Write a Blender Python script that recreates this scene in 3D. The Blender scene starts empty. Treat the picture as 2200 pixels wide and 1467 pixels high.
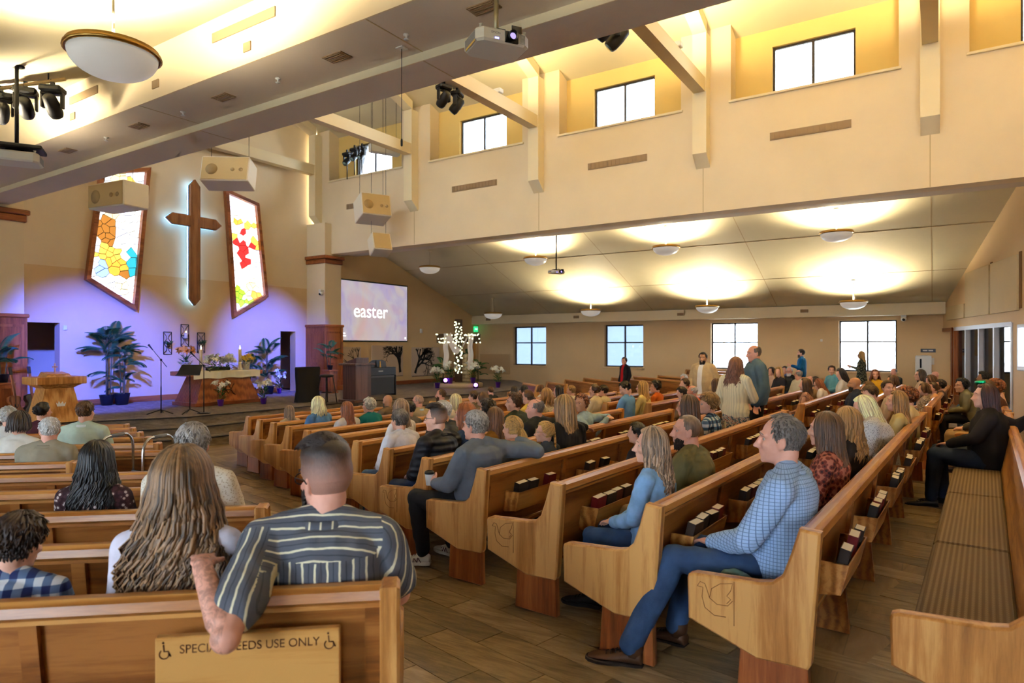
import bpy, bmesh, math, random
import numpy as np
from mathutils import Vector, Matrix, Euler, noise as mnoise
random.seed(7)
SC = bpy.context.scene
COL = SC.collection

# ------------------------------------------------------------------ camera
F_PX = 1399.0                     # focal length in pixels of the 2200 px wide frame
HORIZON = 742.0
CAM_Z = 1.82
HEAD = math.radians(33.06)        # camera looks 33 degrees towards the stage from the side-wall normal
FWD = Vector((-math.sin(HEAD), math.cos(HEAD)))
RGT = Vector((math.cos(HEAD), math.sin(HEAD)))
cam_d = bpy.data.cameras.new('camera')
cam = bpy.data.objects.new('camera', cam_d)
COL.objects.link(cam)
cam.location = (0, 0, CAM_Z)
cam.rotation_euler = (math.pi / 2, 0, HEAD)
cam_d.sensor_width = 36.0
cam_d.lens = F_PX / 2200 * 36
cam_d.shift_y = (HORIZON - 733.5) / 2200
cam_d.clip_start = 0.05
cam_d.clip_end = 300
cam_d.dof.use_dof = True
cam_d.dof.focus_distance = 6.5
cam_d.dof.aperture_fstop = 2.6
SC.camera = cam

# ------------------------------------------------------------------ exposure and view
SC.view_settings.view_transform = 'Standard'
SC.view_settings.look = 'None'
SC.view_settings.exposure = 0.85
SC.view_settings.gamma = 1.0
SC.view_settings.use_curve_mapping = False
SC.cycles.use_denoising = True
SC.cycles.use_adaptive_sampling = True
SC.cycles.adaptive_threshold = 0.11
SC.cycles.adaptive_min_samples = 16
SC.cycles.use_light_tree = False
SC.cycles.max_bounces = 4
SC.cycles.diffuse_bounces = 3
SC.cycles.glossy_bounces = 2
SC.cycles.transmission_bounces = 2
SC.cycles.transparent_max_bounces = 8
SC.cycles.sample_clamp_indirect = 6.0
SC.cycles.caustics_reflective = False
SC.cycles.caustics_refractive = False

# ------------------------------------------------------------------ world: bright overcast sky
world = bpy.data.worlds.new('overcast_sky')
SC.world = world
world.use_nodes = True
wn = world.node_tree
bgn = wn.nodes['Background']
bgn.inputs[0].default_value = (0.86, 0.93, 1.0, 1)
bgn.inputs[1].default_value = 17.0

# ------------------------------------------------------------------ building numbers (metres)
K = 1.28
X_ALTAR, X_SCREEN = -19.2, -18.6
Y_NEAR, Y_FAR = -3.1, 25.6          # the two side walls with windows
Y_AXIS = 11.24                      # centre line of the nave
NB0, NB1, NB2 = 4.86, 5.77, 6.37    # near beam: outer edge, step, inner edge
FB0, FB1, FB2 = 16.1, 16.71, 17.62  # far beam
Z_BEAM, Z_BEAM2, Z_BTOP = 5.12, 5.22, 5.97
Z_EAVE = 3.22
POST_X = [-19.02 + 4.73 * i for i in range(0, 7)]
BAY_X = [-16.6 + 4.73 * i for i in range(0, 6)]
Z_STAGE = 0.2
X_BACK = 9.5

def floor_z(x, y):
    a = -0.5 - x
    b = (-0.656 * x + 0.755 * y) - 2.2
    c = (-0.656 * x + 0.755 * (22.48 - y)) - 2.2
    return -0.042 * max(0.0, min(a, b, c, 10.0))

def hray(px):
    r = (px - 1100.0) / F_PX
    return FWD + RGT * r

def at_depth(px, py, D):
    h = hray(px) * D
    return Vector((h.x, h.y, CAM_Z + (HORIZON - py) / F_PX * D))

def on_x(px, py, X):                # point of the photograph on the plane x = X
    h = hray(px)
    return at_depth(px, py, X / h.x)

def on_y(px, py, Y):
    h = hray(px)
    return at_depth(px, py, Y / h.y)

def on_z(px, py, Z):
    return at_depth(px, py, (CAM_Z - Z) * F_PX / (py - HORIZON))

def pix(p):
    v = Vector((p[0], p[1]))
    D = v.dot(FWD)
    return 1100 + F_PX * v.dot(RGT) / D, HORIZON - F_PX * (p[2] - CAM_Z) / D

# ------------------------------------------------------------------ lights the building has
def lamp(name, kind, loc, energy, color, size=0.2, aim=None, **kw):
    d = bpy.data.lights.new(name, kind)
    d.energy = energy
    d.color = color
    if kind == 'AREA':
        d.size = size
    else:
        d.shadow_soft_size = size
    for k, v in kw.items():
        setattr(d, k, v)
    o = bpy.data.objects.new(name, d)
    o.location = loc
    if aim is not None:
        o.rotation_euler = (Vector(aim) - Vector(loc)).to_track_quat('-Z', 'Y').to_euler()
    COL.objects.link(o)
    return o

def portal(loc, sx, sy, ydir):
    o = lamp('window_daylight', 'AREA', loc, 1.0, (1, 1, 1), sx, (loc[0], loc[1] + ydir, loc[2]))
    o.data.shape = 'RECTANGLE'
    o.data.size_y = sy
    o.data.cycles.is_portal = True

WIN_X = [-15.7, -11.05, -6.5, -1.99]
WIN_W, WIN_Z0, WIN_Z1 = 1.76, 0.91, 2.69
CW_W, CW_Z0, CW_Z1 = 1.78, 7.9, 9.0
for wx in WIN_X + [2.6, 7.2]:
    if wx < 0:
        portal((wx, Y_FAR + 0.32, (WIN_Z0 + WIN_Z1) / 2), WIN_W, WIN_Z1 - WIN_Z0, -1)
    portal((wx, Y_NEAR - 0.32, (WIN_Z0 + WIN_Z1) / 2), WIN_W, WIN_Z1 - WIN_Z0, 1)
WARM = (1.0, 0.80, 0.42)
# ------------------------------------------------------------------ helpers
_TS = bpy.data.scenes.new('mesh_workshop')
def V(*a):
    return Vector(a)

def evaluated_mesh(o):
    _TS.collection.objects.link(o)
    with bpy.context.temp_override(scene=_TS, view_layer=_TS.view_layers[0]):
        dg = bpy.context.evaluated_depsgraph_get()
        out = bpy.data.meshes.new_from_object(o.evaluated_get(dg))
    bpy.data.objects.remove(o)
    return out

def new_obj(name, mesh, mats=None, parent=None, mw=None):
    o = bpy.data.objects.new(name, mesh)
    COL.objects.link(o)
    if mats is not None and mesh is not None:
        if not isinstance(mats, (list, tuple)):
            mats = [mats]
        if len(mesh.materials) == 0:
            for m in mats:
                mesh.materials.append(m)
        else:                                   # shared mesh: materials on the object
            for i, m in enumerate(mats):
                if i < len(o.material_slots):
                    o.material_slots[i].link = 'OBJECT'
                    o.material_slots[i].material = m
    if parent is not None:
        o.parent = parent
    if mw is not None:
        o.matrix_local = mw
    return o

def empty(name, loc=(0, 0, 0), rz=0.0, scale=1.0):
    o = bpy.data.objects.new(name, None)
    COL.objects.link(o)
    o.empty_display_size = 0.1
    o.location = loc
    o.rotation_euler = (0, 0, rz)
    o.scale = (scale,) * 3
    return o

def tag(o, label, cat, group=None):
    o['label'] = label
    o['category'] = cat
    if group:
        o['group'] = group
    return o

def struct(o, label=None):
    o['kind'] = 'structure'
    if label:
        o['label'] = label
    return o

class MB:
    """collects vertices and faces for one mesh"""
    def __init__(s):
        s.v, s.f, s.mi, s.sm = [], [], [], []
    def add(s, vs, fs, mi=0, smooth=False):
        b = len(s.v)
        s.v += [tuple(p) for p in vs]
        for f in fs:
            s.f.append(tuple(b + i for i in f))
            s.mi.append(mi)
            s.sm.append(smooth)
        return s
    def box(s, x0, x1, y0, y1, z0, z1, mi=0):
        vs = [(x0, y0, z0), (x1, y0, z0), (x1, y1, z0), (x0, y1, z0), (x0, y0, z1), (x1, y0, z1), (x1, y1, z1), (x0, y1, z1)]
        return s.add(vs, [(0, 3, 2, 1), (4, 5, 6, 7), (0, 1, 5, 4), (1, 2, 6, 5), (2, 3, 7, 6), (3, 0, 4, 7)], mi)
    def bevbox(s, x0, x1, y0, y1, z0, z1, b=0.01, mi=0):
        pts = []
        for z, i in ((z0, b), (z0 + b, 0), (z1 - b, 0), (z1, b)):
            pts += [(x0 + i, y0 + b, z), (x0 + b, y0 + i, z), (x1 - b, y0 + i, z), (x1 - i, y0 + b, z),
                    (x1 - i, y1 - b, z), (x1 - b, y1 - i, z), (x0 + b, y1 - i, z), (x0 + i, y1 - b, z)]
        fs = [tuple(range(7, -1, -1)), tuple(range(24, 32))]
        for r in range(3):
            for k in range(8):
                a = r * 8 + k
                c = r * 8 + (k + 1) % 8
                fs.append((a, c, c + 8, a + 8))
        return s.add(pts, fs, mi)
    def quad(s, a, b, c, d, mi=0):
        return s.add([a, b, c, d], [(0, 1, 2, 3)], mi)
    def prism(s, poly, axis, lo, hi, mi=0, b=0.0):
        """poly: list of 2D points; axis 'x': poly=(y,z); 'y': poly=(x,z); 'z': poly=(x,y)"""
        def P(p, t):
            return (t, p[0], p[1]) if axis == 'x' else (p[0], t, p[1]) if axis == 'y' else (p[0], p[1], t)
        n = len(poly)
        if b <= 0:
            vs = [P(p, lo) for p in poly] + [P(p, hi) for p in poly]
            fs = [tuple(range(n)), tuple(range(2 * n - 1, n - 1, -1))]
            fs += [(i, n + i, n + (i + 1) % n, (i + 1) % n) for i in range(n)]
            return s.add(vs, fs, mi)
        ins = inset(poly, b)
        L = [[P(p, lo) for p in ins], [P(p, lo + b) for p in poly], [P(p, hi - b) for p in poly], [P(p, hi) for p in ins]]
        vs = sum(L, [])
        fs = [tuple(range(n)), tuple(range(4 * n - 1, 3 * n - 1, -1))]
        for r in range(3):
            for i in range(n):
                j = (i + 1) % n
                fs.append((r * n + i, (r + 1) * n + i, (r + 1) * n + j, r * n + j))
        return s.add(vs, fs, mi)
    def tube(s, pts, radii, seg=8, mi=0, cap=True, flat=1.0, smooth=True, closed=False):
        pts = [Vector(p) for p in pts]
        n = len(pts)
        if not isinstance(radii, (list, tuple)):
            radii = [radii] * n
        up = None
        rings = []
        for i in range(n):
            if closed:
                t = pts[(i + 1) % n] - pts[i - 1]
            else:
                t = pts[min(i + 1, n - 1)] - pts[max(i - 1, 0)]
            if t.length < 1e-9:
                t = Vector((0, 0, 1))
            t.normalize()
            if up is None:
                a = Vector((0, 0, 1)) if abs(t.z) < 0.9 else Vector((1, 0, 0))
                up = (a - t * a.dot(t)).normalized()
            else:
                up = up - t * up.dot(t)
                up = up.normalized() if up.length > 1e-6 else t.orthogonal().normalized()
            sd = t.cross(up)
            r = radii[i]
            rings.append([pts[i] + up * (r * math.cos(2 * math.pi * k / seg) * flat) + sd * (r * math.sin(2 * math.pi * k / seg)) for k in range(seg)])
        vs = [p for R in rings for p in R]
        fs = []
        m = n if closed else n - 1
        for i in range(m):
            for k in range(seg):
                a = i * seg + k
                b = i * seg + (k + 1) % seg
                c = ((i + 1) % n) * seg + (k + 1) % seg
                d = ((i + 1) % n) * seg + k
                fs.append((a, b, c, d))
        if cap and not closed:
            fs.append(tuple(range(seg - 1, -1, -1)))
            fs.append(tuple((n - 1) * seg + k for k in range(seg)))
        return s.add(vs, fs, mi, smooth)
    def lathe(s, prof, c=(0, 0, 0), seg=24, mi=0, smooth=True):
        """prof: list of (r, z)"""
        vs, fs = [], []
        for r, z in prof:
            for k in range(seg):
                a = 2 * math.pi * k / seg
                vs.append((c[0] + r * math.cos(a), c[1] + r * math.sin(a), c[2] + z))
        n = len(prof)
        for i in range(n - 1):
            for k in range(seg):
                fs.append((i * seg + k, i * seg + (k + 1) % seg, (i + 1) * seg + (k + 1) % seg, (i + 1) * seg + k))
        if prof[0][0] > 1e-6:
            fs.append(tuple(range(seg - 1, -1, -1)))
        if prof[-1][0] > 1e-6:
            fs.append(tuple((n - 1) * seg + k for k in range(seg)))
        return s.add(vs, fs, mi, smooth)
    def ball(s, c, r, seg=12, rings=8, mi=0, rot=None, smooth=True):
        if not isinstance(r, (list, tuple)):
            r = (r, r, r)
        vs, fs = [], []
        c = Vector(c)
        for i in range(rings + 1):
            ph = math.pi * i / rings
            for k in range(seg):
                a = 2 * math.pi * k / seg
                p = Vector((r[0] * math.sin(ph) * math.cos(a), r[1] * math.sin(ph) * math.sin(a), -r[2] * math.cos(ph)))
                if rot is not None:
                    p = rot @ p
                vs.append(c + p)
        for i in range(rings):
            for k in range(seg):
                fs.append((i * seg + k, i * seg + (k + 1) % seg, (i + 1) * seg + (k + 1) % seg, (i + 1) * seg + k))
        return s.add(vs, fs, mi, smooth)
    def mesh(s, name='mesh', weld=False):
        me = bpy.data.meshes.new(name)
        me.from_pydata(s.v, [], s.f)
        if me.polygons:
            me.polygons.foreach_set('material_index', s.mi)
            me.polygons.foreach_set('use_smooth', s.sm)
        if weld:
            bm = bmesh.new()
            bm.from_mesh(me)
            bmesh.ops.remove_doubles(bm, verts=bm.verts, dist=1e-5)
            bmesh.ops.recalc_face_normals(bm, faces=bm.faces)
            bm.to_mesh(me)
            bm.free()
        me.update()
        return me
    def obj(s, name, mats, parent=None, weld=False, mw=None):
        me = s.mesh(name, weld)
        return new_obj(name, me, mats, parent, mw)

def inset(poly, b):
    n = len(poly)
    area = sum(poly[i][0] * poly[(i + 1) % n][1] - poly[(i + 1) % n][0] * poly[i][1] for i in range(n))
    sg = 1 if area > 0 else -1
    out = []
    for i in range(n):
        p0, p1, p2 = Vector(poly[i - 1]), Vector(poly[i]), Vector(poly[(i + 1) % n])
        d1 = (p1 - p0).normalized()
        d2 = (p2 - p1).normalized()
        n1 = Vector((-d1.y, d1.x)) * sg
        n2 = Vector((-d2.y, d2.x)) * sg
        m = n1 + n2
        m = m / max(0.3, m.dot(n1)) if m.length > 1e-6 else n1
        q = p1 + m * b
        out.append((q.x, q.y))
    return out

def text_obj(body, size, mat, parent, mw, name='lettering', extrude=0.002, align='CENTER', bold=0.0):
    cu = bpy.data.curves.new(name, 'FONT')
    cu.body = body
    cu.size = size
    cu.extrude = extrude
    cu.offset = bold
    cu.align_x = align
    cu.align_y = 'CENTER'
    me = evaluated_mesh(bpy.data.objects.new(name, cu))
    me.materials.clear()
    return new_obj(name, me, mat, parent, mw)

def frame_m(origin, xa, ya):
    """matrix with local x along xa, local y along ya"""
    xa = Vector(xa).normalized()
    ya = Vector(ya)
    ya = (ya - xa * ya.dot(xa)).normalized()
    za = xa.cross(ya)
    m = Matrix((xa, ya, za)).transposed().to_4x4()
    m.translation = Vector(origin)
    return m

# ------------------------------------------------------------------ materials
class NT:
    def __init__(s, name, rough=0.6, spec=0.3):
        s.m = bpy.data.materials.new(name)
        s.m.use_nodes = True
        s.t = s.m.node_tree
        s.b = s.t.nodes['Principled BSDF']
        s.b.inputs['Roughness'].default_value = rough
        s.b.inputs['Specular IOR Level'].default_value = spec
        s.tc = None
    def n(s, typ, **kw):
        nd = s.t.nodes.new(typ)
        for k, v in kw.items():
            if k in nd.inputs:
                nd.inputs[k].default_value = v
            else:
                setattr(nd, k, v)
        return nd
    def l(s, a, ao, b, bi):
        s.t.links.new(a.outputs[ao], b.inputs[bi])
    def coord(s, which='Object', scale=(1, 1, 1), rot=(0, 0, 0), loc=(0, 0, 0), rand=False):
        tc = s.n('ShaderNodeTexCoord')
        mp = s.n('ShaderNodeMapping')
        mp.inputs['Scale'].default_value = scale
        mp.inputs['Rotation'].default_value = rot
        mp.inputs['Location'].default_value = loc
        if rand:
            oi = s.n('ShaderNodeObjectInfo')
            mu = s.n('ShaderNodeVectorMath', operation='MULTIPLY_ADD')
            cb = s.n('ShaderNodeCombineXYZ')
            s.l(oi, 'Random', cb, 0)
            s.l(oi, 'Random', cb, 1)
            s.l(oi, 'Random', cb, 2)
            s.l(cb, 0, mu, 0)
            mu.inputs[1].default_value = (13.7, 7.3, 9.1)
            s.l(tc, which, mu, 2)
            s.l(mu, 0, mp, 0)
        else:
            s.l(tc, which, mp, 0)
        return mp
    def noise(s, mp, scale, detail=3, rough=0.55, dist=0.0):
        nd = s.n('ShaderNodeTexNoise')
        nd.inputs['Scale'].default_value = scale
        nd.inputs['Detail'].default_value = detail
        nd.inputs['Roughness'].default_value = rough
        nd.inputs['Distortion'].default_value = dist
        s.l(mp, 0, nd, 0)
        return nd
    def ramp(s, src, out, stops, interp='LINEAR'):
        r = s.n('ShaderNodeValToRGB')
        r.color_ramp.interpolation = interp
        els = r.color_ramp.elements
        while len(els) > len(stops):
            els.remove(els[-1])
        while len(els) < len(stops):
            els.new(0.5)
        for e, (p, c) in zip(els, stops):
            e.position = p
            e.color = (c[0], c[1], c[2], 1)
        s.l(src, out, r, 0)
        return r
    def base(s, nd, out=0):
        s.l(nd, out, s.b, 'Base Color')
    def bump(s, nd, out, strength=0.2, dist=0.01):
        bp = s.n('ShaderNodeBump')
        bp.inputs['Strength'].default_value = strength
        bp.inputs['Distance'].default_value = dist
        s.l(nd, out, bp, 'Height')
        s.l(bp, 0, s.b, 'Normal')
    def mixc(s, fac, fo, a, b):
        mx = s.n('ShaderNodeMix', data_type='RGBA')
        if fac is not None:
            s.l(fac, fo, mx, 0)
        for i, c in ((6, a), (7, b)):
            if isinstance(c, tuple) and isinstance(c[0], bpy.types.Node):
                s.t.links.new(c[0].outputs[c[1]], mx.inputs[i])
            else:
                mx.inputs[i].default_value = (c[0], c[1], c[2], 1)
        return mx            # output index 2

def srgb(r, g, b):
    f = lambda c: (c / 255 / 12.92) if c / 255 <= 0.04045 else ((c / 255 + 0.055) / 1.055) ** 2.4
    return (f(r), f(g), f(b))

def dim(c, k):
    return tuple(min(1.0, x * k) for x in c[:3])

_MC = {}
def plain(name, col, rough=0.6, spec=0.3, metal=0.0, emit=None, es=0.0, var=0.0, vs=8.0, coat=0.0):
    key = (name, col, rough, metal, emit, es, var)
    if key in _MC:
        return _MC[key]
    N = NT(name, rough, spec)
    N.b.inputs['Metallic'].default_value = metal
    if coat:
        N.b.inputs['Coat Weight'].default_value = coat
    if var > 0:
        mp = N.coord('Object', rand=True)
        nz = N.noise(mp, vs, 3)
        N.base(N.ramp(nz, 'Fac', [(0.3, dim(col, 1 - var)), (0.7, dim(col, 1 + var))]))
    else:
        N.b.inputs['Base Color'].default_value = (*col, 1)
    if emit is not None:
        N.b.inputs['Emission Color'].default_value = (*emit, 1)
        N.b.inputs['Emission Strength'].default_value = es
    _MC[key] = N.m
    return N.m

def paint(name, col, rough=0.75):
    N = NT(name, rough, 0.2)
    mp = N.coord('Object')
    nz = N.noise(mp, 0.6, 4)
    N.base(N.ramp(nz, 'Fac', [(0.3, dim(col, 0.95)), (0.7, dim(col, 1.04))]))
    n2 = N.noise(mp, 60, 2)
    N.bump(n2, 'Fac', 0.06, 0.004)
    return N.m

def wood(name, c_dark, c_mid, c_light, axis='x', rough=0.38, scale=1.0, coat=0.12):
    N = NT(name, rough, 0.4)
    st = {'x': (0.7, 9, 9), 'y': (9, 0.7, 9), 'z': (9, 9, 0.7)}[axis]
    mp = N.coord('Object', scale=tuple(a * scale for a in st), rand=True)
    n1 = N.noise(mp, 2.2, 5, 0.6, 0.8)
    wv = N.n('ShaderNodeTexWave', wave_type='BANDS', bands_direction={'x': 'Y', 'y': 'X', 'z': 'X'}[axis])
    wv.inputs['Scale'].default_value = 0.55
    wv.inputs['Distortion'].default_value = 6.0
    wv.inputs['Detail'].default_value = 3.0
    N.l(mp, 0, wv, 0)
    n3 = N.noise(mp, 16, 3, 0.7)
    mx = N.n('ShaderNodeMath', operation='MULTIPLY_ADD')
    N.l(wv, 'Fac', mx, 0)
    mx.inputs[1].default_value = 0.38
    N.l(n1, 'Fac', mx, 2)
    m2 = N.n('ShaderNodeMath', operation='MULTIPLY_ADD')
    N.l(n3, 'Fac', m2, 0)
    m2.inputs[1].default_value = 0.28
    N.l(mx, 0, m2, 2)
    N.base(N.ramp(m2, 0, [(0.42, c_dark), (0.75, c_mid), (1.08, c_light)]))
    N.bump(n3, 'Fac', 0.05, 0.002)
    N.b.inputs['Coat Weight'].default_value = coat
    N.b.inputs['Coat Roughness'].default_value = 0.22
    return N.m

def glass_mat(name, tint=(0.9, 0.95, 1.0)):
    N = NT(name)
    t = N.t
    t.nodes.remove(N.b)
    tr = t.nodes.new('ShaderNodeBsdfTransparent')
    tr.inputs[0].default_value = (*tint, 1)
    gl = t.nodes.new('ShaderNodeBsdfGlossy')
    gl.inputs['Roughness'].default_value = 0.03
    fr = t.nodes.new('ShaderNodeFresnel')
    fr.inputs[0].default_value = 1.35
    mx = t.nodes.new('ShaderNodeMixShader')
    out = [n for n in t.nodes if n.type == 'OUTPUT_MATERIAL'][0]
    t.links.new(fr.outputs[0], mx.inputs[0])
    t.links.new(tr.outputs[0], mx.inputs[1])
    t.links.new(gl.outputs[0], mx.inputs[2])
    t.links.new(mx.outputs[0], out.inputs[0])
    return N.m

M = {}
M['wall'] = paint('wall_cream_paint', srgb(234, 212, 174))
M['wall_tan'] = paint('wall_tan_paint', srgb(224, 190, 140))
M['wall_glow'] = paint('wall_glow_paint', srgb(232, 198, 120))  # warm lamp glow in the niches, put into the wall colour
M['ceil'] = paint('ceiling_paint', srgb(222, 208, 170))
M['soffit'] = paint('soffit_paint', srgb(222, 206, 184))
M['trimw'] = paint('beam_paint', srgb(240, 222, 182))
M['oak'] = wood('oak_grain_along', srgb(128, 74, 26), srgb(176, 112, 48), srgb(205, 146, 76), 'x')
M['oak_v'] = wood('oak_grain_upright', srgb(140, 86, 36), srgb(186, 124, 60), srgb(214, 158, 90), 'z')
M['oak_d'] = wood('oak_dark_panel', srgb(96, 50, 16), srgb(140, 82, 32), srgb(170, 108, 50), 'x')
M['cherry'] = wood('cherry_panel', srgb(96, 44, 18), srgb(140, 72, 32), srgb(168, 96, 48), 'z')
M['cherry_h'] = wood('cherry_trim', srgb(96, 44, 18), srgb(140, 72, 32), srgb(168, 96, 48), 'y')
M['black'] = plain('black_plastic', (0.012, 0.012, 0.013), 0.5)
M['blackm'] = plain('black_metal', (0.015, 0.015, 0.016), 0.35, metal=0.6)
M['white'] = plain('white_plastic', srgb(232, 230, 222), 0.45)
M['brass'] = plain('brass', srgb(190, 150, 80), 0.3, metal=1.0)
M['chrome'] = plain('aluminium', srgb(205, 210, 215), 0.25, metal=1.0)
M['frame'] = plain('bronze_window_frame', srgb(52, 42, 34), 0.5)
M['grille'] = plain('grille_tan', srgb(150, 124, 92), 0.6)
M['glass'] = glass_mat('window_glass')
N = NT('solar_shade_cloth')
N.t.nodes.remove(N.b)
_tl = N.n('ShaderNodeBsdfTranslucent'); _tl.inputs[0].default_value = (.20, .22, .255, 1)
_tp = N.n('ShaderNodeBsdfTransparent'); _tp.inputs[0].default_value = (.5, .5, .5, 1)
_mx = N.n('ShaderNodeMixShader'); _mx.inputs[0].default_value = .02
N.t.links.new(_tl.outputs[0], _mx.inputs[1]); N.t.links.new(_tp.outputs[0], _mx.inputs[2])
N.t.links.new(_mx.outputs[0], [n for n in N.t.nodes if n.type == 'OUTPUT_MATERIAL'][0].inputs[0])
M['shade'] = N.m
M['paper'] = plain('book_pages', srgb(238, 226, 200), 0.8)
M['groove'] = plain('wall_joint', srgb(196, 170, 126), 0.8)
# ------------------------------------------------------------------ room shell
def wall_holes(name, axis, pos, thick, a0, a1, z0, z1, holes, mat, sgn=1, label=None, top=None):
    """wall on plane axis=pos; a is the other horizontal axis; thickness away from the room (sgn)"""
    b = MB()
    p0, p1 = sorted((pos, pos + sgn * thick))
    cuts = sorted(set([a0, a1] + [h[0] for h in holes] + [h[1] for h in holes]))
    for i in range(len(cuts) - 1):
        c0, c1 = cuts[i], cuts[i + 1]
        m = (c0 + c1) / 2
        zs = [z0]
        for h in sorted([h for h in holes if h[0] < m < h[1]], key=lambda h: h[2]):
            zs += [h[2], h[3]]
        zs.append(z1)
        for j in range(0, len(zs), 2):
            if zs[j + 1] - zs[j] > 1e-4:
                if axis == 'x':
                    b.box(p0, p1, c0, c1, zs[j], zs[j + 1])
                else:
                    b.box(c0, c1, p0, p1, zs[j], zs[j + 1])
    return struct(b.obj(name, mat), label)

# floor: one gently sloping sheet
FX0, FX1, FY0, FY1 = -19.4, X_BACK, Y_NEAR - 0.1, Y_FAR + 0.1
def build_floor():
    nx, ny = 116, 116
    xs = np.linspace(FX0, FX1, nx)
    ys = np.linspace(FY0, FY1, ny)
    b = MB()
    vs = [(x, y, floor_z(x, y)) for y in ys for x in xs]
    fs = [(j * nx + i, j * nx + i + 1, (j + 1) * nx + i + 1, (j + 1) * nx + i) for j in range(ny - 1) for i in range(nx - 1)]
    b.add(vs, fs, 0, False)
    N = NT('floor_vinyl', 0.45, 0.35)
    mp = N.coord('Object', scale=(4.2, 0.9, 1))
    n1 = N.noise(mp, 1.6, 6, 0.65, 0.6)
    br = N.n('ShaderNodeTexBrick')
    br.inputs['Scale'].default_value = 1.0
    br.inputs['Mortar Size'].default_value = 0.004
    br.inputs['Brick Width'].default_value = 0.92
    br.inputs['Row Height'].default_value = 0.23
    br.inputs['Color1'].default_value = (*srgb(150, 120, 82), 1)
    br.inputs['Color2'].default_value = (*srgb(112, 88, 58), 1)
    br.inputs['Mortar'].default_value = (*srgb(70, 56, 38), 1)
    mp2 = N.coord('Object', rot=(0, 0, math.radians(90)))
    N.l(mp2, 0, br, 0)
    rp = N.ramp(n1, 'Fac', [(0.32, srgb(96, 76, 50)), (0.5, srgb(140, 113, 78)), (0.7, srgb(172, 145, 105))])
    mx = N.mixc(None, 0, (rp, 0), (br, 'Color'))
    mx.inputs[0].default_value = 0.4
    N.base(mx, 2)
    N.bump(n1, 'Fac', 0.08, 0.004)
    M['vinyl'] = N.m
    return struct(b.obj('floor', N.m))
FLOOR = build_floor()

# window side walls
WZ_TOP = Z_EAVE + 0.3
def side_wall(name, Y, sgn, xs, x0, x1):
    holes = [(x - WIN_W / 2, x + WIN_W / 2, WIN_Z0, WIN_Z1) for x in xs]
    return wall_holes(name, 'y', Y, 0.3, x0, x1, -0.6, WZ_TOP, holes, M['wall_tan'], sgn)
side_wall('wall_far', Y_FAR, 1, WIN_X, -19.3, 0.4)
side_wall('wall_near', Y_NEAR, -1, WIN_X + [2.6, 7.2], -19.3, X_BACK)

def window_unit(idx, xc, Y, sgn, w, z0, z1, rows, split=0.42):
    e = empty('window_%d' % idx, (xc, Y + sgn * 0.2, z0))
    struct(e)
    fw, d = 0.05, 0.06
    h = z1 - z0
    def bar(x0, x1, a0, a1, nm):
        MB().box(x0, x1, -d / 2, d / 2, a0, a1).obj(nm, M['frame'], e)
    bar(-w / 2, -w / 2 + fw, 0, h, 'window_frame')
    bar(w / 2 - fw, w / 2, 0, h, 'window_frame')
    bar(-w / 2 + fw, w / 2 - fw, 0, fw, 'window_frame')
    bar(-w / 2 + fw, w / 2 - fw, h - fw, h, 'window_frame')
    bar(-0.03, 0.03, fw, h - fw, 'mullion')
    zs = [fw, h - fw]
    if rows == 2:
        zc = h * (1 - split)
        bar(-w / 2 + fw, -0.03, zc - 0.025, zc + 0.025, 'mullion')
        bar(0.03, w / 2 - fw, zc - 0.025, zc + 0.025, 'mullion')
        zs = [fw, zc - 0.025, zc + 0.025, h - fw]
    for j in range(0, len(zs), 2):
        for a, c in ((-w / 2 + fw, -0.03), (0.03, w / 2 - fw)):
            MB().box(a, c, -0.006, 0.006, zs[j], zs[j + 1]).obj('pane', M['glass'], e)
    if rows == 2:
        y0, y1 = (-0.26, -0.1) if sgn > 0 else (0.1, 0.26)
        MB().bevbox(-w / 2 - 0.06, w / 2 + 0.06, y0, y1, -0.07, 0.0, 0.01).obj('window_sill', M['wall_tan'], e)
    return e
wi = 1
for x in WIN_X:
    e = window_unit(wi, x, Y_FAR, 1, WIN_W, WIN_Z0, WIN_Z1, 2); wi += 1
    if x < -9:                                   # the two windows by the stage have their sun shades drawn
        MB().box(-WIN_W / 2 + .04, WIN_W / 2 - .04, .045, .047, .03, WIN_Z1 - WIN_Z0 - .03).obj('sun_shade', M['shade'], e)
for x in WIN_X + [2.6, 7.2]:
    window_unit(wi, x, Y_NEAR, -1, WIN_W, WIN_Z0, WIN_Z1, 2); wi += 1

# eave fascia along the far side wall (and its twin by the near wall), with small vents
FAS_Y = 25.05
def fascia(n, y0, y1, x1):
    o = struct(MB().box(-18.6, x1, y0, y1, Z_EAVE - 0.39, Z_EAVE).obj('trim_%d' % n, M['trimw']))
    return o
fa = fascia(1, FAS_Y, Y_FAR, 0.26)
fb = fascia(2, Y_NEAR, 22.48 - FAS_Y, X_BACK)
for px in (1049, 1238, 1462, 1728):
    p = on_y(px, 676, FAS_Y)
    b = MB().box(p.x - 0.13, p.x + 0.13, FAS_Y - 0.012, FAS_Y, Z_EAVE - 0.23, Z_EAVE - 0.12)
    for q in range(3):
        b.box(p.x - 0.11, p.x + 0.11, FAS_Y - 0.016, FAS_Y - 0.012, Z_EAVE - 0.22 + q * 0.033, Z_EAVE - 0.205 + q * 0.033)
    b.obj('vent', M['grille'], fa)

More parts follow.
